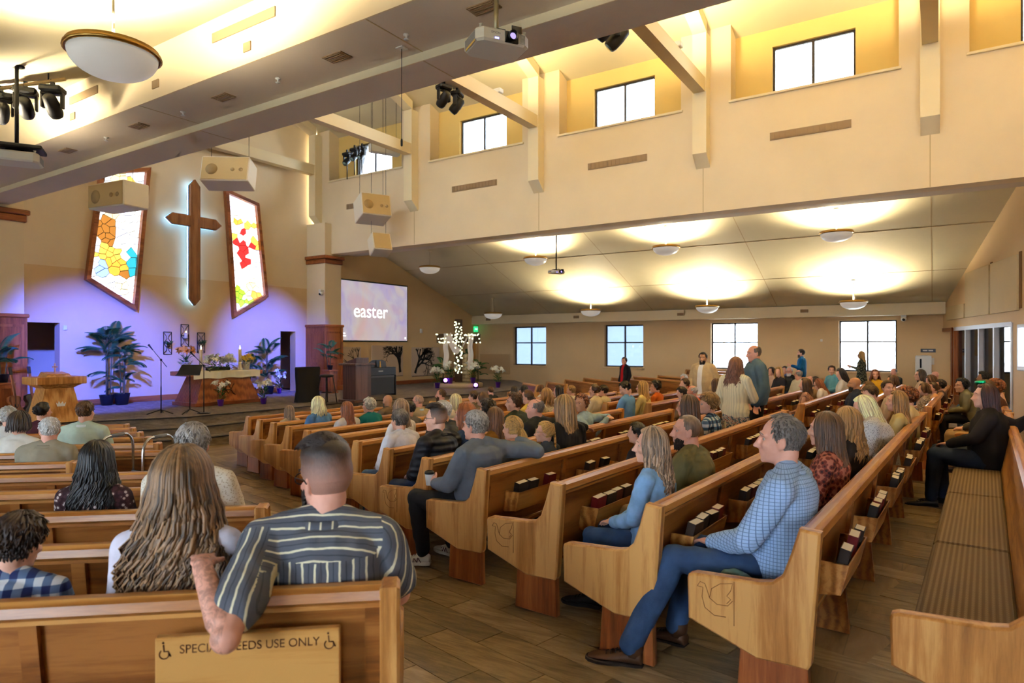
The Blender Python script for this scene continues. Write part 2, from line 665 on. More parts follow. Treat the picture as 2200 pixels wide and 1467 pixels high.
# sloping aisle ceilings
def slope(name, ya, za, yb, zb, x0, x1):
    b = MB()
    t = 0.12
    b.add([(x0, ya, za), (x1, ya, za), (x1, yb, zb), (x0, yb, zb), (x0, ya, za + t), (x1, ya, za + t), (x1, yb, zb + t), (x0, yb, zb + t)],
          [(0, 1, 2, 3), (7, 6, 5, 4), (0, 4, 5, 1), (1, 5, 6, 2), (2, 6, 7, 3), (3, 7, 4, 0)])
    return struct(b.obj(name, M['ceil']))
CEIL_F = slope('ceiling_far', FB2 - 0.05, Z_BTOP, Y_FAR + 0.1, Z_EAVE - 0.2, -18.8, X_BACK)
CEIL_N = slope('ceiling_near', 22.48 - FB2 + 0.05, Z_BTOP, Y_NEAR - 0.1, Z_EAVE - 0.2, -18.8, X_BACK)
def zceil(y):                                    # underside of the far aisle ceiling
    return Z_BTOP + (Z_EAVE - 0.2 - Z_BTOP) * (y - (FB2 - 0.05)) / (Y_FAR + 0.1 - FB2 + 0.05)
def zceil_n(y):
    return zceil(22.48 - y)
# joints in the aisle ceiling
for y in (20.4, 22.9):
    MB().box(-18.6, X_BACK, y - 0.012, y + 0.012, zceil(y) - 0.006, zceil(y) + 0.004).obj('ceiling_joint', M['groove'], CEIL_F)
for x in POST_X[1:5]:
    b = MB()
    b.quad((x - 0.012, FB2, zceil(FB2) - 0.004), (x + 0.012, FB2, zceil(FB2) - 0.004), (x + 0.012, FAS_Y, zceil(FAS_Y) - 0.004), (x - 0.012, FAS_Y, zceil(FAS_Y) - 0.004))
    b.obj('ceiling_joint', M['groove'], CEIL_F)

# beams carrying the clerestory
def beam(name, ya, yb, yc, out):
    e = empty(name)
    struct(e)
    x0, x1 = -18.9, X_BACK
    zt = 6.2
    yo = sorted((ya, yb)); yi = sorted((yb, yc))
    MB().box(x0, x1, yo[0], yo[1], Z_BEAM2, zt).obj('beam_outer', M['soffit'], e)
    MB().box(x0, x1, yi[0], yi[1], Z_BEAM, zt if out > 0 else Z_BEAM + 0.028).obj('beam_inner', M['soffit'], e)
    return e
BEAM_N = beam('beam_near', NB0, NB1, NB2, -1)
BEAM_F = beam('beam_far', FB2, FB1, FB0 + 0.02, 1)
# painted faces of the near beam (towards the aisle) and of its step
MB().box(-18.9, X_BACK, NB0 - 0.02, NB0, Z_BEAM2, Z_BTOP + 0.4).obj('beam_face', M['wall'], BEAM_N)
MB().box(-18.9, X_BACK, NB1 - 0.015, NB1, Z_BEAM, Z_BEAM2).obj('beam_step', M['trimw'], BEAM_N)
def beam_marks():
    for px, py, w, h in ((522, 55, 0.62, 0.06), (532, 101, 0.07, 0.055), (335, 181, 0.08, 0.055), (157, 250, 0.08, 0.055), (180, 205, 0.45, 0.06)):
        p = on_y(px, py, NB0 - 0.02)
        MB().box(p.x - w, p.x + w, NB0 - 0.035, NB0 - 0.02, p.z - h, p.z + h).obj('vent', M['grille'] if px != 484 else M['grille'], BEAM_N)
    for px, py in ((480, 208), (298, 270), (145, 323), (724, 122), (1040, 16)):
        p = at_depth(px, py, (Z_BEAM2 - CAM_Z) * F_PX / (HORIZON - py))
        b = MB().box(p.x - 0.16, p.x + 0.16, p.y - 0.09, p.y + 0.09, Z_BEAM2 - 0.012, Z_BEAM2)
        for q in range(5):
            b.box(p.x - 0.14, p.x + 0.14, p.y - 0.075 + q * 0.034, p.y - 0.06 + q * 0.034, Z_BEAM2 - 0.018, Z_BEAM2 - 0.012)
        b.obj('ceiling_vent', M['grille'], BEAM_N)
    for px in (430, 910):
        for z, ya, yb in ((Z_BEAM2, NB0, NB1), (Z_BEAM, NB1, NB2)):
            pass
        p = on_y(px, 266, NB1)
        MB().box(p.x - 0.008, p.x + 0.008, NB0, NB1, Z_BEAM2 - 0.003, Z_BEAM2 + 0.002).obj('soffit_joint', M['groove'], BEAM_N)
        MB().box(p.x - 0.008, p.x + 0.008, NB1, NB2, Z_BEAM - 0.003, Z_BEAM + 0.002).obj('soffit_joint', M['groove'], BEAM_N)
    for i, (px, py) in enumerate(((597, 168), (393, 240), (228, 295), (873, 74))):   # fire sprinklers
        p = at_depth(px, py, (Z_BEAM2 - CAM_Z) * F_PX / (HORIZON - py))
        b = MB().lathe([(0.0, 0), (0.035, 0), (0.035, -0.012), (0.012, -0.016), (0.012, -0.05), (0.03, -0.052), (0.03, -0.058), (0.0, -0.058)], (p.x, p.y, Z_BEAM2), 12)
        o = b.obj('sprinkler_head', M['white'])
        tag(o, ['small white sprinkler head under the beam, above the pale hanging speaker', 'small white sprinkler head under the beam, near the beam joint', 'small white sprinkler head under the beam, beside the bowl lamp side',
                'small white sprinkler head under the beam above the hanging microphone cord'][i], 'sprinkler', 'sprinklers under the beam')
beam_marks()

# clerestory: far side and near side, bays with recessed windows
NZ0, NZ1 = 7.75, 9.5
def clerestory(name, yf, sgn, x0, x1):
    """yf: nave face of the wall; sgn: +1 when outside is +y"""
    NW = 3.5
    holes = [(x - NW / 2, x + NW / 2, NZ0, NZ1 + 0.6) for x in BAY_X if x0 < x < x1]
    w = wall_holes(name, 'y', yf, 0.45, x0, x1, Z_BEAM - 0.012 if sgn > 0 else Z_BEAM + 0.03, NZ1 + 0.6, holes, M['wall'], sgn)
    yb = yf + sgn * 0.45
    wh = [(x - CW_W / 2, x + CW_W / 2, CW_Z0, CW_Z1) for x in BAY_X if x0 < x < x1]
    wall_holes(name + '_upper', 'y', yb, 0.15, x0, x1, NZ0 - 0.3, NZ1 + 0.8, wh, M['wall_glow'], sgn)
    for x in BAY_X:
        if x0 < x < x1:
            ys = sorted((yf - sgn * 0.05, yb))
            MB().bevbox(x - NW / 2 - 0.05, x + NW / 2 + 0.05, ys[0], ys[1], NZ0 - 0.06, NZ0, 0.01).obj('niche_sill', M['trimw'], w)
            b = MB().box(x - 0.85, x + 0.85, min(yf - sgn * 0.015, yf), max(yf - sgn * 0.015, yf), 6.62, 6.80)
            for q in range(14):
                b.box(x - 0.84 + q * 0.12, x - 0.75 + q * 0.12, min(yf - sgn * 0.025, yf), max(yf - sgn * 0.025, yf), 6.64, 6.78)
            b.obj('air_grille', M['grille'], w)
    for x in POST_X:
        if x0 < x < x1:
            MB().box(x - 0.01, x + 0.01, min(yf - sgn * 0.004, yf), max(yf - sgn * 0.004, yf), Z_BEAM, 6.25).obj('wall_joint', M['groove'], w)
    return w
CL_F = clerestory('wall_clerestory_far', FB0, 1, -19.0, X_BACK)
CL_N = clerestory('wall_clerestory_near', NB2, -1, -19.0, X_BACK)
for x in BAY_X:
    window_unit(wi, x, FB0 + 0.38, 1, CW_W, CW_Z0, CW_Z1, 1); wi += 1
    window_unit(wi, x, NB2 - 0.38, -1, CW_W, CW_Z0, CW_Z1, 1); wi += 1
    portal((x, FB0 + 0.7, (CW_Z0 + CW_Z1) / 2), CW_W, CW_Z1 - CW_Z0, -1)
    portal((x, NB2 - 0.7, (CW_Z0 + CW_Z1) / 2), CW_W, CW_Z1 - CW_Z0, 1)

# nave ceiling rising to the ridge
def nave_ceiling(name, ya, za, yb, zb):
    b = MB()
    x0, x1 = -19.4, X_BACK
    b.add([(x0, ya, za), (x1, ya, za), (x1, yb, zb), (x0, yb, zb), (x0, ya, za + .15), (x1, ya, za + .15), (x1, yb, zb + .15), (x0, yb, zb + .15)],
          [(0, 1, 2, 3), (7, 6, 5, 4), (0, 4, 5, 1), (1, 5, 6, 2), (2, 6, 7, 3), (3, 7, 4, 0)])
    struct(b.obj(name, M['ceil']))
ZR = 11.4
nave_ceiling('ceiling_nave_far', FB0 + 0.62, NZ1 - 0.14, Y_AXIS - 0.02, ZR)
nave_ceiling('ceiling_nave_near', NB2 - 0.62, NZ1 - 0.14, Y_AXIS + 0.02, ZR)

# posts with slanted feet, tie beams and rafters
def post_set(i, x):
    for side, yf, sg in (('far', FB0, -1), ('near', NB2, 1)):
        e = struct(empty('trim_post_%s_%d' % (side, i), (x, yf, 0)))
        w, d = 0.17, 0.32
        b = MB()
        zt = 9.42
        y1 = sg * d
        b.add([(-w, 0, 6.2), (w, 0, 6.2), (w, y1, 6.5), (-w, y1, 6.5), (-w, 0, zt), (w, 0, zt), (w, y1, zt), (-w, y1, zt)],
              [(0, 1, 2, 3), (7, 6, 5, 4), (0, 4, 5, 1), (1, 5, 6, 2), (2, 6, 7, 3), (3, 7, 4, 0)])
        b.obj('post', M['trimw'], e, weld=True)
        r = MB()
        k = (ZR - NZ1 + 0.14) / (FB0 + 0.62 - Y_AXIS)
        za = zt + 0.0
        L = Y_AXIS - NB2
        ya, yb = sg * (d - 0.05), sg * L
        r.add([(-w, ya, za - 0.25 * 0), (w, ya, za), (w, yb, za + k * (L - d)), (-w, yb, za + k * (L - d)),
               (-w, ya, za + 0.3), (w, ya, za + 0.3), (w, yb, za + 0.3 + k * (L - d)), (-w, yb, za + 0.3 + k * (L - d))],
              [(0, 1, 2, 3), (7, 6, 5, 4), (0, 4, 5, 1), (1, 5, 6, 2), (2, 6, 7, 3), (3, 7, 4, 0)])
        r.obj('rafter', M['trimw'], e, weld=True)
    t = struct(MB().box(x - 0.14, x + 0.14, NB2 + 0.32, FB0 - 0.32, 7.98, 8.32).obj('trim_tie_beam_%d' % i, M['trimw']))
for i, x in enumerate(POST_X):
    post_set(i + 1, x if i else x + 0.12)

# ------------------------------------------------------------------ stage end
P_L0, P_L1 = 6.95, 7.82      # left doorway on the altar wall
P_R0, P_R1 = 14.66, 15.3
def altar_wall():
    holes = [(P_L0, P_L1, Z_STAGE, 2.41), (P_R0, P_R1, Z_STAGE, 2.32)]
    zb = 3.88
    w = wall_holes('wall_altar_lower', 'x', X_ALTAR, 0.3, 5.6, 16.2, 0.0, zb, holes, M['wall_tan'], -1)
    b = MB()
    x0, x1 = X_ALTAR - 0.3, X_ALTAR + 0.004
    b.prism([(5.6, zb), (16.2, zb), (16.2, 9.6), (Y_AXIS, ZR + 0.2), (5.6, 9.4)], 'x', x0, x1)
    struct(b.obj('wall_altar_upper', M['wall'], None, weld=True))
    bb = MB()
    for a, c in ((6.75, P_L0), (P_L1, P_R0), (P_R1, 15.75)):
        bb.bevbox(X_ALTAR, X_ALTAR + 0.025, a, c, Z_STAGE, Z_STAGE + 0.16, 0.006)
    struct(bb.obj('baseboard_altar', M['cherry_h']))
    # small rooms behind the doorways
    for nm, a, c in (('left', P_L0, P_L1), ('right', P_R0, P_R1)):
        r = MB()
        d0, d1 = X_ALTAR - 2.4, X_ALTAR - 0.3
        a2, c2 = a - 0.5, c + 0.9
        r.box(d0 - 0.1, d0, a2, c2, 0.1, 2.6)
        r.box(d0, d1, a2 - 0.1, a2, 0.1, 2.6)
        r.box(d0, d1, c2, c2 + 0.1, 0.1, 2.6)
        r.box(d0, d1, a2, c2, 2.55, 2.65)
        struct(r.obj('wall_vestry_' + nm, M['wall_tan']))
        struct(MB().box(d0, d1, a2, c2, 0.15, Z_STAGE).obj('floor_vestry_' + nm, M['vinyl']))
altar_wall()

def screen_wall(name, ya, yb, mirror):
    """flat end walls beside the altar recess, under the sloping ceilings"""
    f = (lambda y: 22.48 - y) if mirror else (lambda y: y)
    ys = [15.9, FB2, Y_FAR]
    poly = [(f(15.9), 0.0), (f(Y_FAR + .2), 0.0), (f(Y_FAR + .2), zceil(Y_FAR) + .1), (f(FB2), zceil(FB2) + 0.1), (f(FB2), 6.2), (f(15.9), 6.2)]
    b = MB().prism(poly, 'x', X_SCREEN - 0.9, X_SCREEN)
    return struct(b.obj(name, M['wall_tan'], None, weld=True))
SCREEN_WALL = screen_wall('wall_screen', 0, 0, False)
screen_wall('wall_screen_twin', 0, 0, True)
struct(MB().bevbox(X_SCREEN, X_SCREEN + 0.025, 16.75, 24.9, Z_STAGE, Z_STAGE + 0.16, 0.006).obj('baseboard_screen', M['cherry_h']))

# stage-side columns with panelled wooden bases and wooden caps
def column(name, y0, y1, yl0, yl1):
    e = struct(empty(name, (X_SCREEN, (y0 + y1) / 2, Z_STAGE)))
    w = (y1 - y0) / 2
    D0, D1 = -0.65, 0.42
    MB().box(D0, D1 - 0.05, -w + 0.05, w - 0.05, 0, 6.0).obj('shaft', M['wall'], e)
    z1 = 2.28
    MB().box(D0, D1, -w, w, 0, z1).obj('panel_base', M['cherry'], e)
    MB().bevbox(D0, D1 + 0.04, -w - 0.04, w + 0.04, z1, z1 + 0.09, 0.02).obj('base_moulding', M['cherry_h'], e)
    MB().bevbox(D0, D1 + 0.03, -w - 0.03, w + 0.03, 0, 0.17, 0.01).obj('plinth', M['cherry_h'], e)
    for z0, zz in ((0.3, 1.0), (1.12, 2.12)):
        for s in (0,):
            f = MB()
            x = D1
            f.box(x, x + 0.016, -w + 0.07, -w + 0.13, z0, zz)
            f.box(x, x + 0.016, w - 0.13, w - 0.07, z0, zz)
            f.box(x, x + 0.016, -w + 0.13, w - 0.13, z0, z0 + 0.06)
            f.box(x, x + 0.016, -w + 0.13, w - 0.13, zz - 0.06, zz)
            f.obj('panel_frame', M['cherry'], e)
            g = MB()
            g.box(D0 + 0.3, D0 + 0.36, -w - 0.016, -w, z0, zz)
            g.box(D1 - 0.12, D1 - 0.06, -w - 0.016, -w, z0, zz)
            g.box(D0 + 0.36, D1 - 0.12, -w - 0.016, -w, z0, z0 + 0.06)
            g.box(D0 + 0.36, D1 - 0.12, -w - 0.016, -w, zz - 0.06, zz)
            g.obj('panel_frame', M['cherry'], e)
    MB().bevbox(D0, D1 + 0.0, -w, w, 4.55, 4.72, 0.02).obj('capital', M['cherry_h'], e)
    MB().bevbox(D0, D1 + 0.05, -w - 0.05, w + 0.05, 4.72, 4.84, 0.02).obj('capital', M['cherry_h'], e)
    return e
column('trim_column_right', 15.75, 16.6, 0, 0)
column('trim_column_left', 5.85, 6.72, 0, 0)

# stage platform with three risers
STAGE_POLY = [(-19.3, 3.4), (-16.8, 5.4), (-15.2, 6.8), (-14.3, 8.4), (-14.15, 11.2), (-14.1, 13.4), (-13.5, 15.8), (-12.9, 18.2), (-13.0, 20.6), (-14.2, 23.0), (-16.5, 25.5), (-19.3, 25.5)]
def offs(poly, d):
    return inset(poly, -d)
def build_stage():
    N = NT('stage_carpet', 0.9, 0.1)
    mp = N.coord('Object', scale=(1.5, 6, 1))
    nz = N.noise(mp, 2.4, 5, 0.7)
    N.base(N.ramp(nz, 'Fac', [(0.3, srgb(92, 82, 76)), (0.55, srgb(128, 116, 106)), (0.75, srgb(158, 146, 134))]))
    N.bump(N.noise(N.coord('Object'), 120, 2), 'Fac', 0.2, 0.003)
    M['carpet'] = N.m
    R = NT('riser_stone_vinyl', 0.7, 0.2)
    mp = R.coord('Object', scale=(1, 1, 5))
    nz = R.noise(mp, 3.0, 5, 0.7)
    R.base(R.ramp(nz, 'Fac', [(0.3, srgb(86, 74, 62)), (0.6, srgb(132, 116, 98)), (0.8, srgb(160, 146, 128))]))
    M['riser'] = R.m
    nose = plain('step_nosing', srgb(40, 36, 34), 0.6)
    lv = [(0.0, Z_STAGE), (0.38, Z_STAGE - 0.205), (0.76, Z_STAGE - 0.41)]
    e = struct(empty('floor_stage'))
    for i, (d, z) in enumerate(lv):
        P = offs(STAGE_POLY, d) if d else STAGE_POLY
        MB().prism(P, 'z', -0.7, z - 0.03).obj('riser' if i else 'platform', M['riser'], e)
        MB().prism(offs(STAGE_POLY, d + 0.03), 'z', z - 0.03, z - 0.004).obj('nosing', nose, e)
        MB().prism(offs(STAGE_POLY, d - 0.03), 'z', z - 0.004, z).obj('carpet', M['carpet'], e)
build_stage()

# ------------------------------------------------------------------ back wall, angled behind the last pews
BW0 = Vector((0.2, Y_FAR))
BWD = Vector((0.199, -0.98)).normalized()
BWN = Vector((-0.98, -0.199)).normalized()       # into the room
def bw_s(px):                                     # distance along the back wall for a photo column
    h = hray(px)
    # BW0 + s*BWD = t*h
    det = BWD.x * (-h.y) + h.x * BWD.y
    return (-BW0.x * (-h.y) - h.x * BW0.y) / det if abs(det) > 1e-9 else 0
def bw_m():
    m = Matrix(((BWD.x, -BWN.x, 0, BW0.x), (BWD.y, -BWN.y, 0, BW0.y), (0, 0, 1, 0), (0, 0, 0, 1)))
    return m                                      # local x along wall, local y away from the room
BWE = struct(empty('wall_back'))
BWE.matrix_world = bw_m()
sD0, sD1, sG0, sG1 = bw_s(2018), bw_s(2046), bw_s(2050), bw_s(2174)
def build_back():
    L = 24.0
    hz = 2.36
    b = MB()
    t0, t1 = 0.0, 0.25
    sO0, sO1 = bw_s(2189), bw_s(2189) + 0.9
    b.box(-0.3, sD0 - 0.07, t0, t1, -0.3, 7.0)
    b.box(sD0 - 0.07, sG1 + 0.08, t0, t1, hz, 7.0)
    b.box(sG1 + 0.08, L, t0, t1, -0.3, 7.0)
    b.obj('wall_face', M['wall_tan'], BWE)
    # wooden door frame, half-open leaf, glazed screen with upright posts
    b = MB()
    for s in (sD0, sD1 + 0.02):
        b.box(s - 0.07, s + 0.03, -0.03, t1 + 0.02, -0.05, hz)
    b.box(sD0 - 0.07, sD1 + 0.05, -0.03, t1 + 0.02, hz - 0.09, hz + 0.02)
    b.obj('door_frame', M['cherry'], BWE)
    b = MB().box(sD0 + 0.02, sD0 + 0.07, t1, t1 + 0.85, -0.03, hz - 0.1)
    b.obj('door_leaf', M['cherry'], BWE)
    n = 4
    wS = (sG1 - sG0) / n
    jm = plain('grey_jamb', srgb(196, 190, 188), 0.5)
    for i in range(n + 1):
        s = sG0 + wS * i
        MB().box(s - 0.045, s + 0.045, -0.02, t1, -0.05, hz).obj('jamb', jm if i else M['cherry'], BWE)
    MB().box(sG0, sG1, -0.02, t1, hz - 0.09, hz + 0.02).obj('head_rail', jm, BWE)
    MB().box(sG0, sG1, 0.0, t1 - 0.02, -0.05, 0.3).obj('kick_panel', M['cherry'], BWE)
    for i in range(n):
        s = sG0 + wS * i
        MB().box(s + 0.045, s + wS - 0.045, 0.09, 0.1, 0.3, hz - 0.09).obj('pane', M['glass'], BWE)
    # framed board at the right, wall panels above
    MB().bevbox(sO0, sO0 + 1.1, -0.04, 0.0, 1.25, 2.3, 0.012).obj('board_frame', jm, BWE)
    MB().box(sO0 + 0.09, sO0 + 1.01, -0.048, -0.04, 1.34, 2.22).obj('board_face', M['cherry'], BWE)
    pm = paint('acoustic_panel_cloth', srgb(214, 188, 140))
    gap = plain('panel_gap_brown', srgb(120, 84, 44), 0.7)
    edges = [bw_s(2037), bw_s(2078), bw_s(2133), bw_s(2196)]
    for i in range(3):
        a, c = edges[i], edges[i + 1] - 0.14
        zt = zceil(BW0.y + BWD.y * a) - 0.25 + i * 0.5
        MB().bevbox(a, c, -0.06, 0.0, 2.62, min(zt, 3.9 if i else 3.5), 0.008).obj('acoustic_panel', pm, BWE)
        MB().box(c, edges[i + 1], -0.02, 0.0, 2.66, min(zt, 3.95 if i else 3.55)).obj('panel_strip', gap, BWE)
    # room beyond: brown piers, bright window, floor, far wall
    fo = MB().box(-2.2, L, t1, 7.0, -0.2, -0.02)
    fo.obj('foyer_floor', M['vinyl'], BWE)
    w = MB()
    w.box(-2.2, sG0 + 0.6, 4.6, 4.8, 0, 3.6)
    w.box(sG1 + 2.5, L, 4.6, 4.8, 0, 3.6)
    w.box(sG0 + 0.6, sG1 + 2.5, 4.6, 4.8, 0, 0.85)
    w.box(sG0 + 0.6, sG1 + 2.5, 4.6, 4.8, 2.3, 3.6)
    w.box(-2.3, -2.2, t1, 4.8, 0, 3.6)
    w.obj('foyer_wall', M['wall_tan'], BWE)
    MB().box(-2.3, L, t1, 4.8, 3.2, 3.4).obj('foyer_ceiling', M['ceil'], BWE)
    for i in range(3):
        s = sG0 + wS * (i + 1.0) + 0.15
        MB().box(s, s + wS * 0.42, 0.5, 0.75, 0, 3.2).obj('foyer_pier', M['cherry'], BWE)
build_back()
# sloping edge of the back wall is closed by the ceiling; end wall far behind the camera
struct(MB().box(X_BACK, X_BACK + 0.2, Y_NEAR - 0.3, Y_FAR + 0.3, -0.6, 11.8).obj('wall_rear', M['wall_tan']))
# outside ground and distant trees seen through the left windows
N = NT('snowy_ground', 0.9, 0.1)
N.b.inputs['Base Color'].default_value = (0.5, 0.52, 0.5, 1)
struct(MB().box(-90, 60, Y_FAR + 0.6, 120, -1.2, -1.0).obj('ground_outside', N.m))
struct(MB().box(-90, 60, -60, Y_NEAR - 0.6, -1.2, -1.0).obj('ground_outside_near', N.m))
# ------------------------------------------------------------------ pews
ORD = ['first', 'second', 'third', 'fourth', 'fifth', 'sixth', 'seventh', 'eighth', 'ninth', 'tenth', 'eleventh', 'twelfth', 'thirteenth', 'fourteenth']
END_POLY = [(0.0, 0.885), (0.098, 0.892), (0.135, 0.77), (0.175, 0.69), (0.225, 0.645), (0.29, 0.632), (0.62, 0.612), (0.652, 0.60), (0.658, 0.58),
            (0.652, 0.365), (0.30, 0.245), (0.06, 0.255), (0.045, 0.28)]
END_POLY = [(y, z * 1.045 if z > 0.7 else z) for y, z in END_POLY]
class Pew: pass
PEWS = {}
def pew_axes(sec):
    if sec in ('C', 'R'):
        a = math.radians(87.0)
    elif sec == 'B':
        a = math.radians(87.0)
    elif sec == 'L':
        a = math.radians(41.0)
    else:
        a = math.radians(139.0)
    d = Vector((math.cos(a), math.sin(a)))
    n = Vector((-math.sin(a), math.cos(a)))
    return a, d, n
def hit(px, o, d):
    """distance along the line o + s*d where the photo column px crosses it"""
    h = hray(px)
    det = d.x * (-h.y) + h.x * d.y
    return (-o.x * (-h.y) - h.x * o.y) / det

_ESH = {}
def end_mesh(thick, mirror):
    key = (thick, mirror)
    if key not in _ESH:
        b = MB()
        b.prism(END_POLY, 'x', 0, thick, 0, 0.012)
        _ESH[key] = b.mesh('end_panel', True)
        f = MB()
        f.prism([(0.05, 0.0), (0.40, 0.0), (0.38, 0.3), (0.06, 0.3)], 'x', 0.008, thick - 0.008, 0, 0.004)
        _ESH[key + ('f',)] = f.mesh('end_foot', True)
    return _ESH[key], _ESH[key + ('f',)]

DOVE = [[(0.10, 0.55), (0.115, 0.575), (0.14, 0.57), (0.15, 0.545), (0.165, 0.50), (0.205, 0.475), (0.26, 0.48), (0.285, 0.51)],
        [(0.10, 0.55), (0.13, 0.548), (0.125, 0.50), (0.14, 0.445), (0.19, 0.415), (0.25, 0.42)],
        [(0.165, 0.50), (0.175, 0.55), (0.22, 0.585), (0.285, 0.60), (0.275, 0.56), (0.255, 0.53), (0.275, 0.515), (0.255, 0.49)],
        [(0.292, 0.385), (0.292, 0.61)]]

def build_pew(sec, row, o, L, label, stile=1.16, dove=False, racks=True, ribbed=False, group=None):
    a, d, n = pew_axes(sec)
    mid = o + d * (L / 2)
    z = floor_z(mid.x, mid.y)
    if sec == 'B':
        z = 0.0
    e = empty('pew', (o.x, o.y, z), a)
    tag(e, label, 'pew', group)
    T = 0.075
    em, fm = end_mesh(T, 0)
    for x in (0.0, L - T):
        new_obj('end_panel', em, M['oak_v'], e, Matrix.Translation((x, 0, 0)))
        new_obj('end_foot', fm, M['cherry'], e, Matrix.Translation((x, 0, 0)))
    # leaning back board, top rail, stiles
    bk = MB()
    bk.add([(T, 0.13, 0.34), (L - T, 0.13, 0.34), (L - T, 0.055, 0.87), (T, 0.055, 0.87),
            (T, 0.16, 0.34), (L - T, 0.16, 0.34), (L - T, 0.082, 0.87), (T, 0.082, 0.87)],
           [(0, 1, 2, 3), (7, 6, 5, 4), (0, 4, 5, 1), (1, 5, 6, 2), (2, 6, 7, 3), (3, 7, 4, 0)])
    bk.obj('back_board', M['oak_d'], e)
    rl = MB()
    rl.prism([(0.012, 0.875), (0.02, 0.908), (0.045, 0.924), (0.085, 0.924), (0.108, 0.908), (0.113, 0.878), (0.10, 0.858), (0.03, 0.858)], 'x', T - 0.005, L - T + 0.005)
    rl.obj('top_rail', M['oak'], e)
    MB().prism([(0.034, 0.84), (0.034, 0.858), (0.06, 0.858), (0.06, 0.84)], 'x', T, L - T).obj('rail_moulding', M['oak'], e)
    nb = max(1, round((L - 0.2) / stile))
    bw = (L - 0.2) / nb
    for i in range(nb + 1):
        x = 0.1 + bw * i
        s = MB()
        s.prism([(0.035, 0.84), (0.058, 0.84), (0.133, 0.34), (0.108, 0.34)], 'x', x - 0.03, x + 0.03)
        s.obj('stile', M['oak_d'], e)
        if 0 < i < nb:
            MB().prism([(0.06, 0.0), (0.36, 0.0), (0.32, 0.34), (0.09, 0.34)], 'x', x - 0.02, x + 0.02).obj('support', M['oak_d'], e)
    MB().bevbox(T, L - T, 0.12, 0.60, 0.36, 0.395, 0.01).obj('seat', M['oak'], e)
    if ribbed:
        nC = max(1, round(L / 1.9))
        for i in range(nC):
            x0, x1 = T + (L - 2 * T) * i / nC, T + (L - 2 * T) * (i + 1) / nC
            MB().bevbox(x0 + 0.004, x1 - 0.004, 0.165, 0.60, 0.395, 0.475, 0.025).obj('seat_cushion', M['ribbed'], e)
            p = MB()
            p.add([(x0, 0.175, 0.47), (x1, 0.175, 0.47), (x1, 0.1, 0.84), (x0, 0.1, 0.84), (x0, 0.155, 0.47), (x1, 0.155, 0.47), (x1, 0.08, 0.84), (x0, 0.08, 0.84)],
                  [(0, 3, 2, 1), (4, 5, 6, 7), (0, 1, 5, 4), (1, 2, 6, 5), (2, 3, 7, 6), (3, 0, 4, 7)])
            p.obj('back_cushion', M['oak'], e)
    else:
        MB().bevbox(T + 0.01, L - T - 0.01, 0.16, 0.61, 0.395, 0.45, 0.02).obj('seat_cushion', M['cushion'], e)
    P = Pew()
    P.e, P.o, P.d, P.n, P.a, P.L, P.z, P.sec, P.row, P.racks = e, o, d, n, a, L, z, sec, row, []
    if racks:
        for i in range(nb):
            xc = 0.1 + bw * (i + 0.5)
            rw = min(0.62, bw * 0.56)
            if sec == 'L' and row == 0 and 290 < pix(tuple(o + d * xc) + (0.7,))[0] < 800:
                continue
            r = MB()
            r.prism([(-0.068, 0.69), (-0.061, 0.69), (-0.021, 0.53), (-0.029, 0.53)], 'x', xc - rw / 2, xc + rw / 2)
            r.prism([(-0.029, 0.53), (0.10, 0.51), (0.10, 0.522), (-0.027, 0.542)], 'x', xc - rw / 2, xc + rw / 2)
            for s in (-1, 1):
                xx = xc + s * rw / 2
                r.prism([(-0.068, 0.69), (0.075, 0.69), (0.10, 0.52), (-0.029, 0.53)], 'x', xx - 0.008, xx + 0.008)
            r.obj('book_rack', M['oak'], e, weld=True)
            P.racks.append((xc, rw))
    if dove:
        b = MB()
        for x0 in (-0.0008,):
            for ln in DOVE:
                b.tube([(x0, 0.86 * 0 + 0.66 - (p[0] - 0.07) * 1.0 - 0.03, p[1]) for p in ln], 0.0018, 5)
        b.obj('carved_dove', plain('carving_shadow', srgb(132, 82, 38), 0.7), e)
    PEWS[(sec, row)] = P
    return P

N = NT('cushion_cloth', 0.9, 0.1)
mp = N.coord('Object')
N.base(N.ramp(N.noise(mp, 90, 2), 'Fac', [(0.3, srgb(84, 62, 40)), (0.7, srgb(120, 92, 62))]))
M['cushion'] = N.m
N = NT('ribbed_cloth', 0.9, 0.1)
mp = N.coord('Object')
wv = N.n('ShaderNodeTexWave', wave_type='BANDS', bands_direction='Y')
wv.inputs['Scale'].default_value = 11.0
N.l(mp, 0, wv, 0)
ck = N.n('ShaderNodeTexChecker')
ck.inputs['Scale'].default_value = 70
N.l(mp, 0, ck, 0)
rp = N.ramp(wv, 'Fac', [(0.2, srgb(98, 80, 62)), (0.55, srgb(116, 97, 76)), (0.85, srgb(134, 114, 90))])
mx = N.mixc(ck, 'Fac', (rp, 0), srgb(98, 82, 64))
mx2 = N.mixc(None, 0, (rp, 0), (mx, 2))
mx2.inputs[0].default_value = 0.55
N.base(mx2, 2)
N.bump(wv, 'Fac', 0.25, 0.004)
M['ribbed'] = N.m

